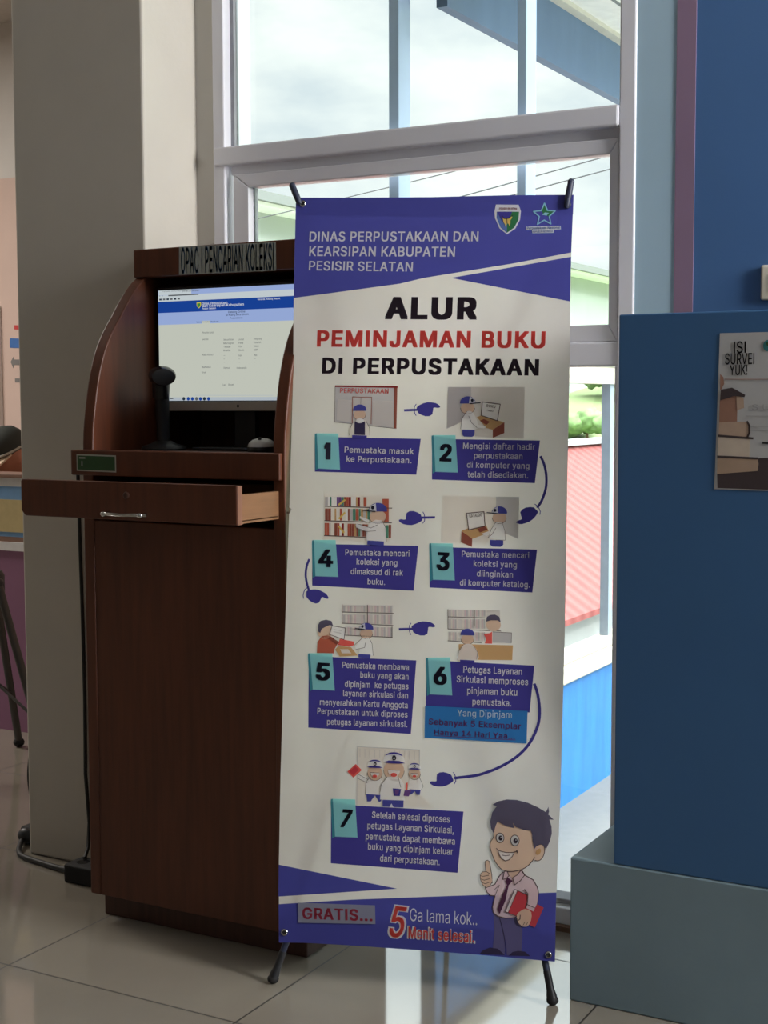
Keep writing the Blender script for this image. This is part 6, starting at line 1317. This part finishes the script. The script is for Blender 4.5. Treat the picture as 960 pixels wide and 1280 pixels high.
A.poly([(0.4298,0.9495),(0.4355,0.9669),(0.4453,0.9830),(0.4569,0.9832),(0.4643,0.9640),(0.4653,0.9447)], 'b_text', 4); A.line([(0.4298,0.9495),(0.4355,0.9669),(0.4446,0.9817)], .0008, 'b_line', 5); A.line([(0.4586,0.9819),(0.4643,0.9640),(0.4653,0.9454),(0.4460,0.9451)], .0008, 'b_line', 5); A.line([(0.4455,0.9704),(0.4377,0.9569),(0.4292,0.9495)], .0008, 'b_line', 5)
A.poly([(0.4339,0.9455),(0.4613,0.9447),(0.4615,0.9357),(0.4562,0.9313),(0.4389,0.9316),(0.4341,0.9356)], 'b_blue', 5)
kidcap((0.4523,1.0024), 9.4, -1)
# 4 -> 5
A.line([(0.0466,0.8968),(0.0417,0.8824),(0.0400,0.8653),(0.0426,0.8483),(0.0475,0.8331)], .0048, 'b_navy', 1, False, 3)
hand((0.0380,0.8261), -16, 1, 1, False)
# 5
box([(0.0510,0.6956),(0.1070,0.6916),(0.2832,0.6907),(0.2749,0.5372),(0.0538,0.5411)], [(0.0534,0.6984),(0.1023,0.6999),(0.1097,0.6216),(0.0616,0.6221)])
num('5', (0.0681,0.6423), (0.0988,0.6417), (0.0672,0.6792))
for t, p, q in (('Pemustaka membawa', (0.1249,0.6696), (0.2680,0.6692)), ('buku yang akan', (0.1641,0.6501), (0.2677,0.6498)), ('dipinjam  ke petugas', (0.1311,0.6298), (0.2678,0.6298)), ('layanan sirkulasi dan', (0.1280,0.6105), (0.2675,0.6104)),
                ('menyerahkan Kartu Anggota', (0.0778,0.5897), (0.2673,0.5901)), ('Perpustakaan untuk diproses', (0.0730,0.5706), (0.2674,0.5708)), ('petugas layanan sirkulasi.', (0.0945,0.5489), (0.2671,0.5508))): cap(t, p, q, .0132)
for q, m in (([(0.1221,0.8027),(0.2312,0.8044),(0.2308,0.7883),(0.1224,0.7874)], 'b_grey'), ([(0.1218,0.7834),(0.2309,0.7849),(0.2307,0.7621),(0.1223,0.7637)], 'b_grey'), ([(0.1280,0.7571),(0.2308,0.7581),(0.2306,0.7386),(0.1285,0.7382)], 'b_grey')): A.poly(q, m, 1)
for k in range(22):
    if k in (6, 7, 12): continue
    for (ya, yb) in ((60, 98), (118, 170), (196, 248)):
        x = 322 + k * 14
        A.poly([BQ7(x, yb + (x - 320) * .02), BQ7(x + 8, yb + (x - 320) * .02), BQ7(x + 8, ya), BQ7(x, ya)], ('b_grey2', 'b_white', 'b_shirt')[k % 3], 2)
for q in ([(0.1210,0.7874),(0.2322,0.7876)], [(0.1216,0.7637),(0.2321,0.7621)], [(0.1243,0.7388),(0.2313,0.7373)], [(0.1213,0.8036),(0.1223,0.7637)], [(0.1761,0.8037),(0.1770,0.7633)], [(0.2301,0.7594),(0.2306,0.7372)]): A.line(q, .0013, 'b_line', 3)
A.ell((0.0851,0.7451), .016, .0165, 'b_skin', 4); A.poly([(0.0711,0.7447),(0.0701,0.7589),(0.0755,0.7675),(0.0876,0.7702),(0.0992,0.7678),(0.1029,0.7578),(0.0949,0.7589),(0.0869,0.7553),(0.0780,0.7503),(0.0754,0.7421)], 'b_hair', 5)
A.poly([(0.0688,0.6992),(0.0696,0.7216),(0.0780,0.7347),(0.0919,0.7378),(0.1050,0.7321),(0.1133,0.7195),(0.1076,0.7092),(0.1057,0.6997)], 'b_orange', 4)
A.poly([(0.1008,0.7577),(0.1302,0.7538),(0.1273,0.7294),(0.0957,0.7393)], 'b_text', 5); A.line([(0.1008,0.7577),(0.1302,0.7538),(0.1273,0.7294),(0.0957,0.7393)], .0012, 'b_line', 6, True); A.line([(0.1045,0.7504),(0.1220,0.7475)], .001, 'b_grey2', 6); A.line([(0.1039,0.7456),(0.1207,0.7427)], .001, 'b_grey2', 6)
A.poly([(0.0972,0.7353),(0.1184,0.7231),(0.1109,0.7181),(0.0931,0.7318)], 'b_brown', 6); A.poly([(0.1083,0.7076),(0.1151,0.7155),(0.1429,0.7137),(0.1579,0.6967),(0.1191,0.6934)], 'b_tan', 4); A.poly([(0.1194,0.7089),(0.1368,0.7095),(0.1439,0.7009),(0.1231,0.7003)], 'b_text', 5)
A.poly([(0.1182,0.7305),(0.1482,0.7260),(0.1497,0.7186),(0.1394,0.7149),(0.1144,0.7175)], 'b_red', 6)
A.poly([(0.1519,0.7147),(0.1667,0.7333),(0.1804,0.7357),(0.1883,0.7219),(0.1910,0.6977),(0.1606,0.6981),(0.1620,0.7109),(0.1534,0.7100)], 'b_text', 4); A.line([(0.1481,0.7166),(0.1660,0.7333)], .0008, 'b_line', 5); A.line([(0.1811,0.7358),(0.1883,0.7219),(0.1910,0.6977)], .0008, 'b_line', 5); A.line([(0.1738,0.7241),(0.1723,0.7140),(0.1534,0.7093)], .0008, 'b_line', 5)
A.poly([(0.1592,0.7001),(0.1854,0.6996),(0.1849,0.6908),(0.1593,0.6927)], 'b_blue', 5)
kidcap((0.1752,0.7538), 8.8, -1)
hand((0.2682,0.7558), 3)
# 6
box([(0.3055,0.6938),(0.3569,0.6912),(0.5301,0.6880),(0.5219,0.5917),(0.3055,0.5956)], [(0.3078,0.6972),(0.3544,0.6994),(0.3607,0.6210),(0.3135,0.6215)])
num('6', (0.3208,0.6420), (0.3488,0.6417), (0.3200,0.6793))
for t, p, q in (('Petugas Layanan', (0.3829,0.6685), (0.5051,0.6681)), ('Sirkulasi memproses', (0.3692,0.6481), (0.5180,0.6473)), ('pinjaman buku', (0.3918,0.6251), (0.4959,0.6248)), ('pemustaka.', (0.4030,0.6027), (0.4841,0.6026))): cap(t, p, q, .0142)
for q in ([(0.3487,0.7984),(0.4570,0.8003),(0.4572,0.7864),(0.3490,0.7834)], [(0.3484,0.7801),(0.4256,0.7809),(0.4260,0.7606),(0.3488,0.7584)], [(0.3490,0.7528),(0.4262,0.7530),(0.4232,0.7344),(0.3493,0.7341)]): A.poly(q, 'b_grey', 1)
for k in range(20):
    if k in (5, 6, 13): continue
    for (ya, yb) in ((90, 128), (146, 203), (226, 278)):
        x = 258 + k * 12
        A.poly([BQ8(x, yb), BQ8(x + 7, yb), BQ8(x + 7, ya), BQ8(x, ya)], ('b_grey2', 'b_white', 'b_shirt')[k % 3], 2)
for q in ([(0.3483,0.7834),(0.4256,0.7835)], [(0.3489,0.7581),(0.4594,0.7573)], [(0.3493,0.7335),(0.4199,0.7316)], [(0.3480,0.7987),(0.3489,0.7581)], [(0.4036,0.7982),(0.4042,0.7650)]): A.line(q, .0013, 'b_line', 3)
A.poly([(0.3724,0.7275),(0.4852,0.7284),(0.4844,0.6980),(0.3730,0.6950)], 'b_tan', 3)
A.poly([(0.4428,0.7548),(0.4820,0.7540),(0.4818,0.7322),(0.4665,0.7331),(0.4432,0.7324)], 'b_grey2', 4); A.line([(0.4428,0.7548),(0.4820,0.7540),(0.4818,0.7335)], .0009, 'b_line', 5)
A.ell((0.4442,0.7694), .0152, .0135, 'b_skin', 4); A.poly([(0.4284,0.7756),(0.4302,0.7856),(0.4372,0.7898),(0.4471,0.7907),(0.4562,0.7863),(0.4591,0.7748),(0.4524,0.7789),(0.4390,0.7786)], 'b_hair', 5)
A.poly([(0.4242,0.7497),(0.4369,0.7520),(0.4415,0.7555),(0.4419,0.7303),(0.4266,0.7305),(0.4298,0.7392)], 'b_red', 5)
A.poly([(0.3710,0.6949),(0.3727,0.7126),(0.3815,0.7252),(0.3925,0.7288),(0.4040,0.7245),(0.4122,0.7122),(0.4112,0.6956)], 'b_text', 5, 3); A.line([(0.3710,0.6956),(0.3727,0.7126),(0.3815,0.7252)], .0008, 'b_line', 6); A.line([(0.4040,0.7245),(0.4122,0.7122),(0.4105,0.6969)], .0008, 'b_line', 6)
A.poly([(0.3757,0.6951),(0.4059,0.6948),(0.4060,0.6895),(0.3758,0.6905)], 'b_navy', 6)
kidcap((0.3901,0.7480), 8.6, 0)
A.line([(0.5311,0.6495),(0.5377,0.6309),(0.5424,0.6000),(0.5409,0.5722),(0.5325,0.5473),(0.5206,0.5255),(0.5036,0.5060),(0.4825,0.4894),(0.4580,0.4752),(0.4349,0.4651),(0.4113,0.4575),(0.3701,0.4506)], .0058, 'b_navy', 4, False, 3)
hand((0.3695,0.4505), 188, 1, 1, False)
# 7
box([(0.1074,0.3898),(0.1635,0.3827),(0.3889,0.3825),(0.3790,0.2564),(0.1098,0.2597)], [(0.1107,0.3943),(0.1591,0.3955),(0.1661,0.3169),(0.1178,0.3161)])
num('7', (0.1267,0.3363), (0.1484,0.3362), (0.1258,0.3740), .18)
for t, p, q in (('Setelah selesai diproses', (0.1960,0.3588), (0.3606,0.3583)), ('petugas Layanan Sirkulasi,', (0.1865,0.3360), (0.3694,0.3364)), ('pemustaka dapat membawa', (0.1836,0.3136), (0.3725,0.3136)), ('buku yang dipinjam keluar', (0.1889,0.2926), (0.3686,0.2924)), ('dari perpustakaan.', (0.2151,0.2700), (0.3416,0.2695))): cap(t, p, q, .0142)
A.poly([(0.1606,0.5051),(0.2932,0.5044),(0.2965,0.4145),(0.3294,0.3872),(0.1628,0.3836)], 'b_white', 1); A.line([(0.1628,0.3836),(0.1613,0.5058),(0.2939,0.5051),(0.2947,0.4674)], .0012, 'b_grey2', 2)
for k in range(12): A.line([BQ9(250 + 31 * k, 80 + 1.6 * k), BQ9(250 + 31 * k, 130 + 1.6 * k)], .0016, 'b_grey', 2)
for (cx, cy, r, hs_) in ((345, 192, 9.6, .2), (464, 162, 13.2, .2), (592, 204, 7.6, .2)):
    c = BQ9(cx, cy); w, h = r * PX1, r * .78 * PX1
    A.ell((c[0], c[1] - h * 1.0), w * .98, h * 1.25, 'b_skin', 3); A.line([(c[0] + w * .98 * cos(radians(t)), c[1] - h + h * 1.25 * sin(radians(t))) for t in range(180, 361, 15)], .0008, 'b_line', 4)
    A.ell(c, w * 1.02, h * 1.15, 'b_text', 4, 0, 18, 0, 180)
    A.ell((c[0], c[1] + h * .55), w * .86, h * .62, 'b_navy', 5, 0, 16, 20, 160)
    A.ell((c[0], c[1] + h * .42), w * .98, h * .52, 'b_text', 6, 0, 18, 0, 180)
    A.poly([(c[0] - w * 1.05, c[1] - h * .08), (c[0] - w * .5, c[1] + h * .16), (c[0] + w * .5, c[1] + h * .16), (c[0] + w * 1.05, c[1] - h * .08), (c[0] + w * .5, c[1] - h * .16), (c[0] - w * .5, c[1] - h * .16)], 'b_navy', 7)
    A.ell((c[0], c[1] + h * .5), w * .2, h * .3, 'b_num', 7); A.ell((c[0], c[1] + h * .45), w * .08, h * .13, 'b_text', 8)
    A.ell((c[0], c[1] - h * .95), w * .58, h * .8, 'b_text', 5, 0, 16, 180, 360); A.line([(c[0] - w * .58, c[1] - h * .95), (c[0] + w * .58, c[1] - h * .95)], .0008, 'b_line', 6)
    A.ell((c[0], c[1] - h * 1.52), w * .3, h * .24, 'b_red', 6)
A.line([(0.1648,0.4445),(0.1856,0.4372),(0.1923,0.4418)], .010, 'b_text', 2); A.line([(0.1640,0.4484),(0.1863,0.4382)], .0008, 'b_line', 3); A.line([(0.1621,0.4403),(0.1843,0.4314)], .0008, 'b_line', 3)
A.poly([(0.1412,0.4527),(0.1590,0.4696),(0.1721,0.4575),(0.1545,0.4406)], 'b_red', 4); A.poly([(0.1453,0.4529),(0.1581,0.4649),(0.1659,0.4579),(0.1537,0.4459)], 'b_book', 5)
A.poly([(0.1808,0.4059),(0.1816,0.4336),(0.1923,0.4458),(0.2101,0.4467),(0.2186,0.4305),(0.2144,0.4063)], 'b_text', 2); A.line([(0.1808,0.4059),(0.1816,0.4336),(0.1916,0.4451)], .0008, 'b_line', 3)
A.poly([(0.1828,0.4080),(0.2150,0.4077),(0.2153,0.3954),(0.2106,0.3928),(0.2017,0.4063),(0.1928,0.3932),(0.1852,0.3928)], 'b_blue', 4)
A.poly([(0.2125,0.3982),(0.2132,0.4269),(0.2258,0.4461),(0.2503,0.4487),(0.2636,0.4327),(0.2650,0.3983)], 'b_text', 5, 0); A.line([(0.2122,0.4135),(0.2146,0.4286),(0.2265,0.4462)], .0008, 'b_line', 6); A.line([(0.2503,0.4487),(0.2540,0.4336),(0.2562,0.4257)], .0008, 'b_line', 6)
A.poly([(0.2180,0.3979),(0.2629,0.3989),(0.2626,0.3843),(0.2183,0.3839)], 'b_blue', 6); A.poly([(0.2372,0.3916),(0.2422,0.3832),(0.2327,0.3834)], 'b_text', 7)
A.poly([(0.2393,0.4229),(0.2570,0.4224),(0.2546,0.4077),(0.2417,0.4077)], 'b_navy', 7); A.poly([(0.2441,0.4205),(0.2530,0.4202),(0.2511,0.4102),(0.2450,0.4099)], 'b_purple', 8)
A.poly([(0.2706,0.4205),(0.2742,0.4432),(0.2842,0.4496),(0.2951,0.4482),(0.3036,0.4307),(0.2997,0.4213)], 'b_text', 3); A.line([(0.2951,0.4482),(0.3036,0.4307),(0.2997,0.4226)], .0008, 'b_line', 4)
A.poly([(0.2746,0.4227),(0.2983,0.4225),(0.2965,0.4119),(0.2904,0.4122),(0.2862,0.4193),(0.2783,0.4116),(0.2708,0.4125)], 'b_blue', 5); A.poly([(0.2645,0.4202),(0.2794,0.4216),(0.2736,0.4080),(0.2627,0.4088)], 'b_purple', 7); A.poly([(0.2669,0.4355),(0.2709,0.4364),(0.2706,0.4211),(0.2665,0.4209)], 'b_red', 7)
# bottom wedge and band
A.poly([(-0.0032,0.2498),(0.2527,0.2159),(-0.0021,0.1831)], 'b_blue', 1)
A.poly([(-0.0013,0.1671)] + [(0.1571,0.1869),(0.3131,0.2030),(0.4561,0.2172),(0.5826,0.2293)] + bot[::-1] + [left[-1]], 'b_blue', 1)
A.text('Ga lama kok..', (0.2811,0.1516), (0.4216,0.1525), (0.2806,0.1776), 'b_text', 3, .0)
A.text('5', (0.2318,0.1147), (0.2685,0.1130), (0.2303,0.1841), 'b_text', 2, .07, .14); A.text('5', (0.2359,0.1169), (0.2654,0.1157), (0.2344,0.1807), 'b_red', 3, .02, .14)
A.text('Menit selesai.', (0.2759,0.1148), (0.4190,0.1146), (0.2753,0.1417), 'b_text', 3, .06); A.text('Menit selesai.', (0.2789,0.1170), (0.4163,0.1170), (0.2784,0.1400), 'b_red', 4, .022)

# the thumbs-up clerk
A.poly([(0.4547,0.1794),(0.4803,0.1720),(0.5126,0.1730),(0.5153,0.1471),(0.5141,0.1152),(0.5139,0.1004),(0.4840,0.0960),(0.4810,0.1356),(0.4794,0.0957),(0.4539,0.0972),(0.4577,0.1431)], 'b_pants', 2); A.line([(0.4676,0.1711),(0.4775,0.1353),(0.4828,0.0982)], .0012, 'b_shoe', 3, False, 4)
A.poly([(0.4279,0.0949),(0.4352,0.1031),(0.4490,0.1092),(0.4653,0.1080),(0.4798,0.0964)], 'b_shoe', 3); A.poly([(0.4877,0.0956),(0.4954,0.1036),(0.5068,0.1067),(0.5206,0.1062),(0.5323,0.0979)], 'b_shoe', 3)
shirt = [(0.4855,0.2663),(0.5109,0.2711),(0.5180,0.2606),(0.5354,0.2519),(0.5441,0.2376),(0.5466,0.2264),(0.5453,0.2082),(0.5397,0.1976),(0.5353,0.1882),(0.5202,0.1951),(0.5124,0.1833),(0.4987,0.1732),(0.4803,0.1708),(0.4641,0.1736),(0.4547,0.1805),(0.4528,0.1918),(0.4575,0.2147),(0.4482,0.2150),(0.4411,0.2208),(0.4370,0.2303),(0.4479,0.2338),(0.4571,0.2385),(0.4649,0.2543),(0.4728,0.2639)]
A.poly(shirt, 'b_shirt', 3); A.line(shirt, .0019, 'b_line', 4, True)
A.poly([(0.4814,0.2667),(0.4855,0.2663),(0.4839,0.2534),(0.4939,0.2513),(0.4976,0.2397),(0.4789,0.2467),(0.4731,0.2491),(0.4752,0.2641)], 'b_shirt', 4)
A.poly([(0.4827,0.2684),(0.5109,0.2711),(0.5018,0.2596),(0.4932,0.2540),(0.4857,0.2576)], 'b_skin', 5)
A.poly([(0.4813,0.2674),(0.4857,0.2576),(0.4800,0.2518),(0.4731,0.2491),(0.4758,0.2653)], 'b_shirt', 6); A.line([(0.4813,0.2674),(0.4857,0.2576),(0.4800,0.2518),(0.4731,0.2491),(0.4758,0.2653)], .0014, 'b_line', 7, True)
A.poly([(0.4932,0.2540),(0.5018,0.2596),(0.5104,0.2706),(0.5175,0.2605),(0.5094,0.2491),(0.4976,0.2397)], 'b_shirt', 6); A.line([(0.4932,0.2540),(0.5018,0.2596),(0.5104,0.2706),(0.5175,0.2605),(0.5094,0.2491),(0.4976,0.2397)], .0014, 'b_line', 7, True)
A.poly([(0.4830,0.2538),(0.4933,0.2476),(0.4856,0.2385),(0.4792,0.2061),(0.4677,0.1784),(0.4633,0.1891),(0.4737,0.2194),(0.4819,0.2382),(0.4785,0.2467)], 'b_tie', 7)
A.line([(0.4561,0.2274),(0.4664,0.2372),(0.4575,0.2150)], .001, 'b_line', 5)
A.poly([(0.5012,0.2292),(0.5249,0.2205),(0.5218,0.1964),(0.5364,0.1883),(0.5442,0.2036),(0.5576,0.1976),(0.5404,0.1568),(0.5300,0.1606),(0.5103,0.1740),(0.4812,0.1839)], 'b_book', 6); A.poly([(0.4973,0.2305),(0.5038,0.2282),(0.4852,0.1823),(0.4796,0.1845)], 'b_text', 7)
A.line([(0.4973,0.2305),(0.5012,0.2299),(0.5249,0.2205)], .0014, 'b_line', 8); A.line([(0.4973,0.2305),(0.4796,0.1845),(0.5103,0.1740)], .0014, 'b_line', 8); A.line([(0.5038,0.2282),(0.4852,0.1823)], .001, 'b_line', 8)
A.poly([(0.5184,0.2326),(0.5250,0.2239),(0.5249,0.2068),(0.5214,0.1948),(0.5371,0.1886),(0.5442,0.2058),(0.5466,0.2276),(0.5390,0.2419)], 'b_shirt', 8); A.line([(0.5180,0.2323),(0.5250,0.2239),(0.5249,0.2068),(0.5214,0.1952)], .0016, 'b_line', 9); A.line([(0.5222,0.2026),(0.5398,0.1960)], .0014, 'b_line', 9)
A.poly([(0.5203,0.1929),(0.5326,0.1873),(0.5324,0.1710),(0.5266,0.1588),(0.5198,0.1569),(0.5128,0.1578),(0.5047,0.1650),(0.5032,0.1799),(0.5100,0.1872)], 'b_skin', 9, 2); A.line([(0.5034,0.1735),(0.5054,0.1646),(0.5128,0.1578)], .001, 'b_line', 10); A.line([(0.5102,0.1797),(0.5098,0.1717),(0.5062,0.1687)], .0018, 'b_line', 10); A.line([(0.5163,0.1596),(0.5196,0.1656)], .0009, 'b_line', 10); A.line([(0.5220,0.1589),(0.5256,0.1660)], .0009, 'b_line', 10)
# thumb up
A.poly([(0.4375,0.2626),(0.4360,0.2778),(0.4363,0.2840),(0.4406,0.2863),(0.4449,0.2841),(0.4472,0.2724),(0.4504,0.2563),(0.4499,0.2420),(0.4466,0.2378),(0.4404,0.2374)], 'b_skin', 5); A.line([(0.4375,0.2626),(0.4360,0.2778),(0.4363,0.2840),(0.4406,0.2863),(0.4449,0.2841),(0.4472,0.2724),(0.4504,0.2563),(0.4515,0.2401)], .0013, 'b_line', 6)
A.poly([(0.4272,0.2565),(0.4310,0.2620),(0.4392,0.2630),(0.4458,0.2593),(0.4505,0.2523),(0.4516,0.2432),(0.4467,0.2342),(0.4398,0.2305),(0.4323,0.2351),(0.4288,0.2429),(0.4264,0.2496)], 'b_skin', 6, 2); A.line([(0.4272,0.2565),(0.4310,0.2620),(0.4392,0.2630),(0.4458,0.2593)], .0012, 'b_line', 7)
for q in ([(0.4268,0.2540),(0.4324,0.2529),(0.4440,0.2560)], [(0.4278,0.2472),(0.4349,0.2453),(0.4455,0.2487)], [(0.4308,0.2400),(0.4373,0.2381),(0.4456,0.2419)], [(0.4263,0.2553),(0.4264,0.2484),(0.4289,0.2417),(0.4323,0.2351),(0.4398,0.2305),(0.4467,0.2342),(0.4516,0.2432)]): A.line(q, .0011, 'b_line', 7)
# head
face = [(0.4567,0.3647),(0.4533,0.3462),(0.4523,0.3339),(0.4467,0.3243),(0.4456,0.3141),(0.4487,0.3031),(0.4544,0.2891),(0.4614,0.2784),(0.4719,0.2688),(0.4873,0.2663),(0.5078,0.2704),(0.5230,0.2791),(0.5340,0.2919),(0.5389,0.3064),(0.5416,0.3248),(0.5330,0.3527),(0.4937,0.3688),(0.4689,0.3735)]
A.poly(face, 'b_skin', 7, 2); A.line([(0.4533,0.3462),(0.4523,0.3339),(0.4467,0.3243),(0.4456,0.3141),(0.4487,0.3031),(0.4544,0.2891),(0.4614,0.2784),(0.4719,0.2688),(0.4873,0.2663),(0.5078,0.2704),(0.5230,0.2791),(0.5340,0.2919),(0.5376,0.2982)], .0016, 'b_line', 8, False, 3)
ear = [(0.5353,0.3139),(0.5397,0.3206),(0.5498,0.3252),(0.5564,0.3216),(0.5574,0.3095),(0.5533,0.2981),(0.5463,0.2918),(0.5381,0.2917)]
A.poly(ear, 'b_skin', 8, 2); A.line([(0.5397,0.3206),(0.5498,0.3252),(0.5564,0.3216),(0.5574,0.3095),(0.5533,0.2981),(0.5463,0.2918),(0.5381,0.2917)], .0014, 'b_line', 9, False, 3); A.poly([(0.5408,0.3126),(0.5479,0.3170),(0.5504,0.3111),(0.5461,0.3038),(0.5399,0.3044)], 'b_tan', 9, 2)
hair = [(0.4494,0.4001),(0.4611,0.4078),(0.4785,0.4124),(0.4991,0.4125),(0.5218,0.4080),(0.5424,0.3999),(0.5589,0.3910),(0.5613,0.3958),(0.5638,0.4022),(0.5654,0.3920),(0.5639,0.3864),(0.5692,0.3821),(0.5750,0.3763),(0.5663,0.3764),(0.5708,0.3629),(0.5718,0.3488),(0.5680,0.3324),(0.5602,0.3153),(0.5564,0.3220),(0.5498,0.3261),(0.5421,0.3224),(0.5367,0.3148),(0.5330,0.3304),(0.5319,0.3425),(0.5289,0.3516),(0.5145,0.3527),(0.4980,0.3576),(0.4913,0.3658),(0.4948,0.3550),(0.4795,0.3574),(0.4670,0.3632),(0.4612,0.3678),(0.4568,0.3586),(0.4526,0.3416),(0.4470,0.3519),(0.4451,0.3661),(0.4491,0.3847),(0.4581,0.3975)]
A.poly(hair, 'b_hair', 10)
for (cx, cy, rx, ry, px_, py_) in ((282, 495, 42, 49, 288, 497), (431, 521, 45, 54, 437, 525)):
    A.ell(BQL(cx, cy), rx / 8 * PX1, ry / 8 * PX1, 'b_line', 9); A.ell(BQL(cx, cy), (rx - 7) / 8 * PX1, (ry - 7) / 8 * PX1, 'b_text', 10)
    A.ell(BQL(px_, py_), 20 / 8 * PX1, 24 / 8 * PX1, 'b_black', 11); A.ell(BQL(px_ + 5, py_ - 8), 5 / 8 * PX1, 5 / 8 * PX1, 'b_text', 12)
mo = [(0.4623,0.3083),(0.4701,0.3060),(0.4794,0.3045),(0.4907,0.3051),(0.4959,0.3063),(0.4919,0.2971),(0.4853,0.2900),(0.4777,0.2873),(0.4700,0.2917),(0.4649,0.2991)]
A.poly(mo, 'b_text', 9); A.line(mo, .0015, 'b_line', 10, True); A.line([(0.4589,0.3118),(0.4623,0.3083)], .0016, 'b_line', 10); A.line([(0.4959,0.3063),(0.5020,0.3086)], .0018, 'b_line', 10); A.line([(0.4713,0.2987),(0.4775,0.2978),(0.4867,0.2996)], .0012, 'b_line', 10)
A.line([(0.5005,0.3102),(0.5023,0.3052)], .0022, 'b_line', 10)
sheet = A.build('sheet', ban)
part_label(hem.build('hem', ban), 'folded hem along the bottom edge')
# taped-on labels
A = Art(BO, BX, BV, .00035)
A.poly([(0.3041,0.5972),(0.5179,0.5948),(0.5171,0.5280),(0.3042,0.5308)], 'l_blue', 6)
A.text('Yang Dipinjam', (0.3720,0.5784), (0.4858,0.5787), (0.3717,0.5922), 'l_grey', 7, .014); A.text('Sebanyak 5 Eksemplar', (0.3124,0.5584), (0.5047,0.5566), (0.3121,0.5713), 'l_ink', 7, .03); A.text('Hanya 14 Hari Yaa...', (0.3247,0.5380), (0.4925,0.5364), (0.3244,0.5492), 'l_ink', 7, .03)
A.line([(0.3240,0.5360),(0.4939,0.5345)], .0012, 'l_ink', 7)
part_label(A.build('label', ban), 'blue taped-on label about borrowing five books for fourteen days')
A = Art(BO, BX, BV, .00035)
A.poly([(0.0415,0.1736),(0.2069,0.1789),(0.2088,0.1404),(0.0433,0.1320)], 'l_gratis', 6)
A.text('GRATIS...', (0.0518,0.1406), (0.2025,0.1459), (0.0511,0.1642), 'l_red', 7, .042)
part_label(A.build('label', ban), 'grey taped-on label lettered in dark red')
# eyelets
for i, p in enumerate(((0.0133,1.6659), (0.0128,0.1092), (0.5687,0.1031), (0.5828,1.6461))):
    b = MB()
    n = 24
    rings = []
    rot = Matrix((Vector(BX), Vector(BV), BN)).transposed()
    b.lathe([(.0036, .0006), (.0042, .0022), (.0062, .0026), (.0076, .0014), (.0078, .0004)], bp(*p), 'chrome' if i != 3 else 'navyplastic', 24, rot)
    b.build('eyelet', ban, smooth=50)
    b = MB(); b.lathe([(0, .0007), (.0038, .0007), (.0038, .0012), (0, .0012)], bp(*p), 'black', 16, rot); b.build('eyelet_hole', ban)
# X-frame: hub, four rods, hooks and feet
hub = bp(.29, .93, -.10)
ends = [((0.0050,1.6707), (-0.0109,1.7054)), ((0.5819,1.6462), (0.5891,1.6940))]
for (c, t), nm in zip(ends, ('l', 'r')):
    e = bp(c[0], c[1], -.012)
    b = MB(); b.tube([hub, hub.lerp(e, .5), e], [.007, .0065, .005], 'black', 10); rod = b.build('rod', ban, smooth=60)
    b = MB()
    inn = (c[0] + (t[0] - c[0]) * -.15, c[1] + (t[1] - c[1]) * -.15)
    b.tube([bp(inn[0], inn[1], .003), bp(c[0], c[1], .0045), bp((c[0] + t[0]) / 2, (c[1] + t[1]) / 2, .004), bp(t[0], t[1], .001)], [.0055, .0065, .0072, .0066], 'navyplastic', 12)
    b.ell(bp(t[0], t[1], .001), (.0072, .0072, .0072), 'navyplastic')
    b.tube([bp(t[0], t[1], .0), e], .005, 'navyplastic', 10)
    part_label(b.build('hook', rod, smooth=60), 'dark navy plastic hook end')
for c, k, ft in (((0.0254,0.0891), (0.0152,0.0433), ((-1.6132,2.4273))), ((0.5533,0.0914), (0.5680,0.0427), ((-1.0543,2.6093)))):
    f = Vector((ft[0], ft[1], .010))
    e = bp(c[0], c[1] + .03, -.014)
    kk = e.lerp(f, .52)
    b = MB(); b.tube([hub, hub.lerp(e, .5), e, kk], [.0075, .0072, .0072, .0068], 'navyplastic', 12); lg = b.build('leg', ban, smooth=60)
    b = MB(); b.tube([kk.lerp(f, -.1), kk, kk.lerp(f, .62), kk.lerp(f, .82), f], [.0075, .0078, .0082, .0105, .0112], 'black', 12); b.ell(f, (.0125, .0125, .010), 'rubber')
    b.build('foot', lg, smooth=60)
b = MB(); b.lathe([(0, -.014), (.03, -.014), (.034, -.008), (.034, .008), (.03, .014), (0, .014)], hub, 'black', 24, Matrix((Vector(BX), Vector(BV), BN)).transposed()); b.build('hub', ban, smooth=40)
back = Vector((hub.x - BN.x * .27, hub.y - BN.y * .27, .012))
b = MB(); b.tube([hub, hub.lerp(back, .5), back], [.007, .0068, .0066], 'black', 10); b.ell(back, (.012, .012, .011), 'rubber'); b.build('rear_leg', ban, smooth=60)
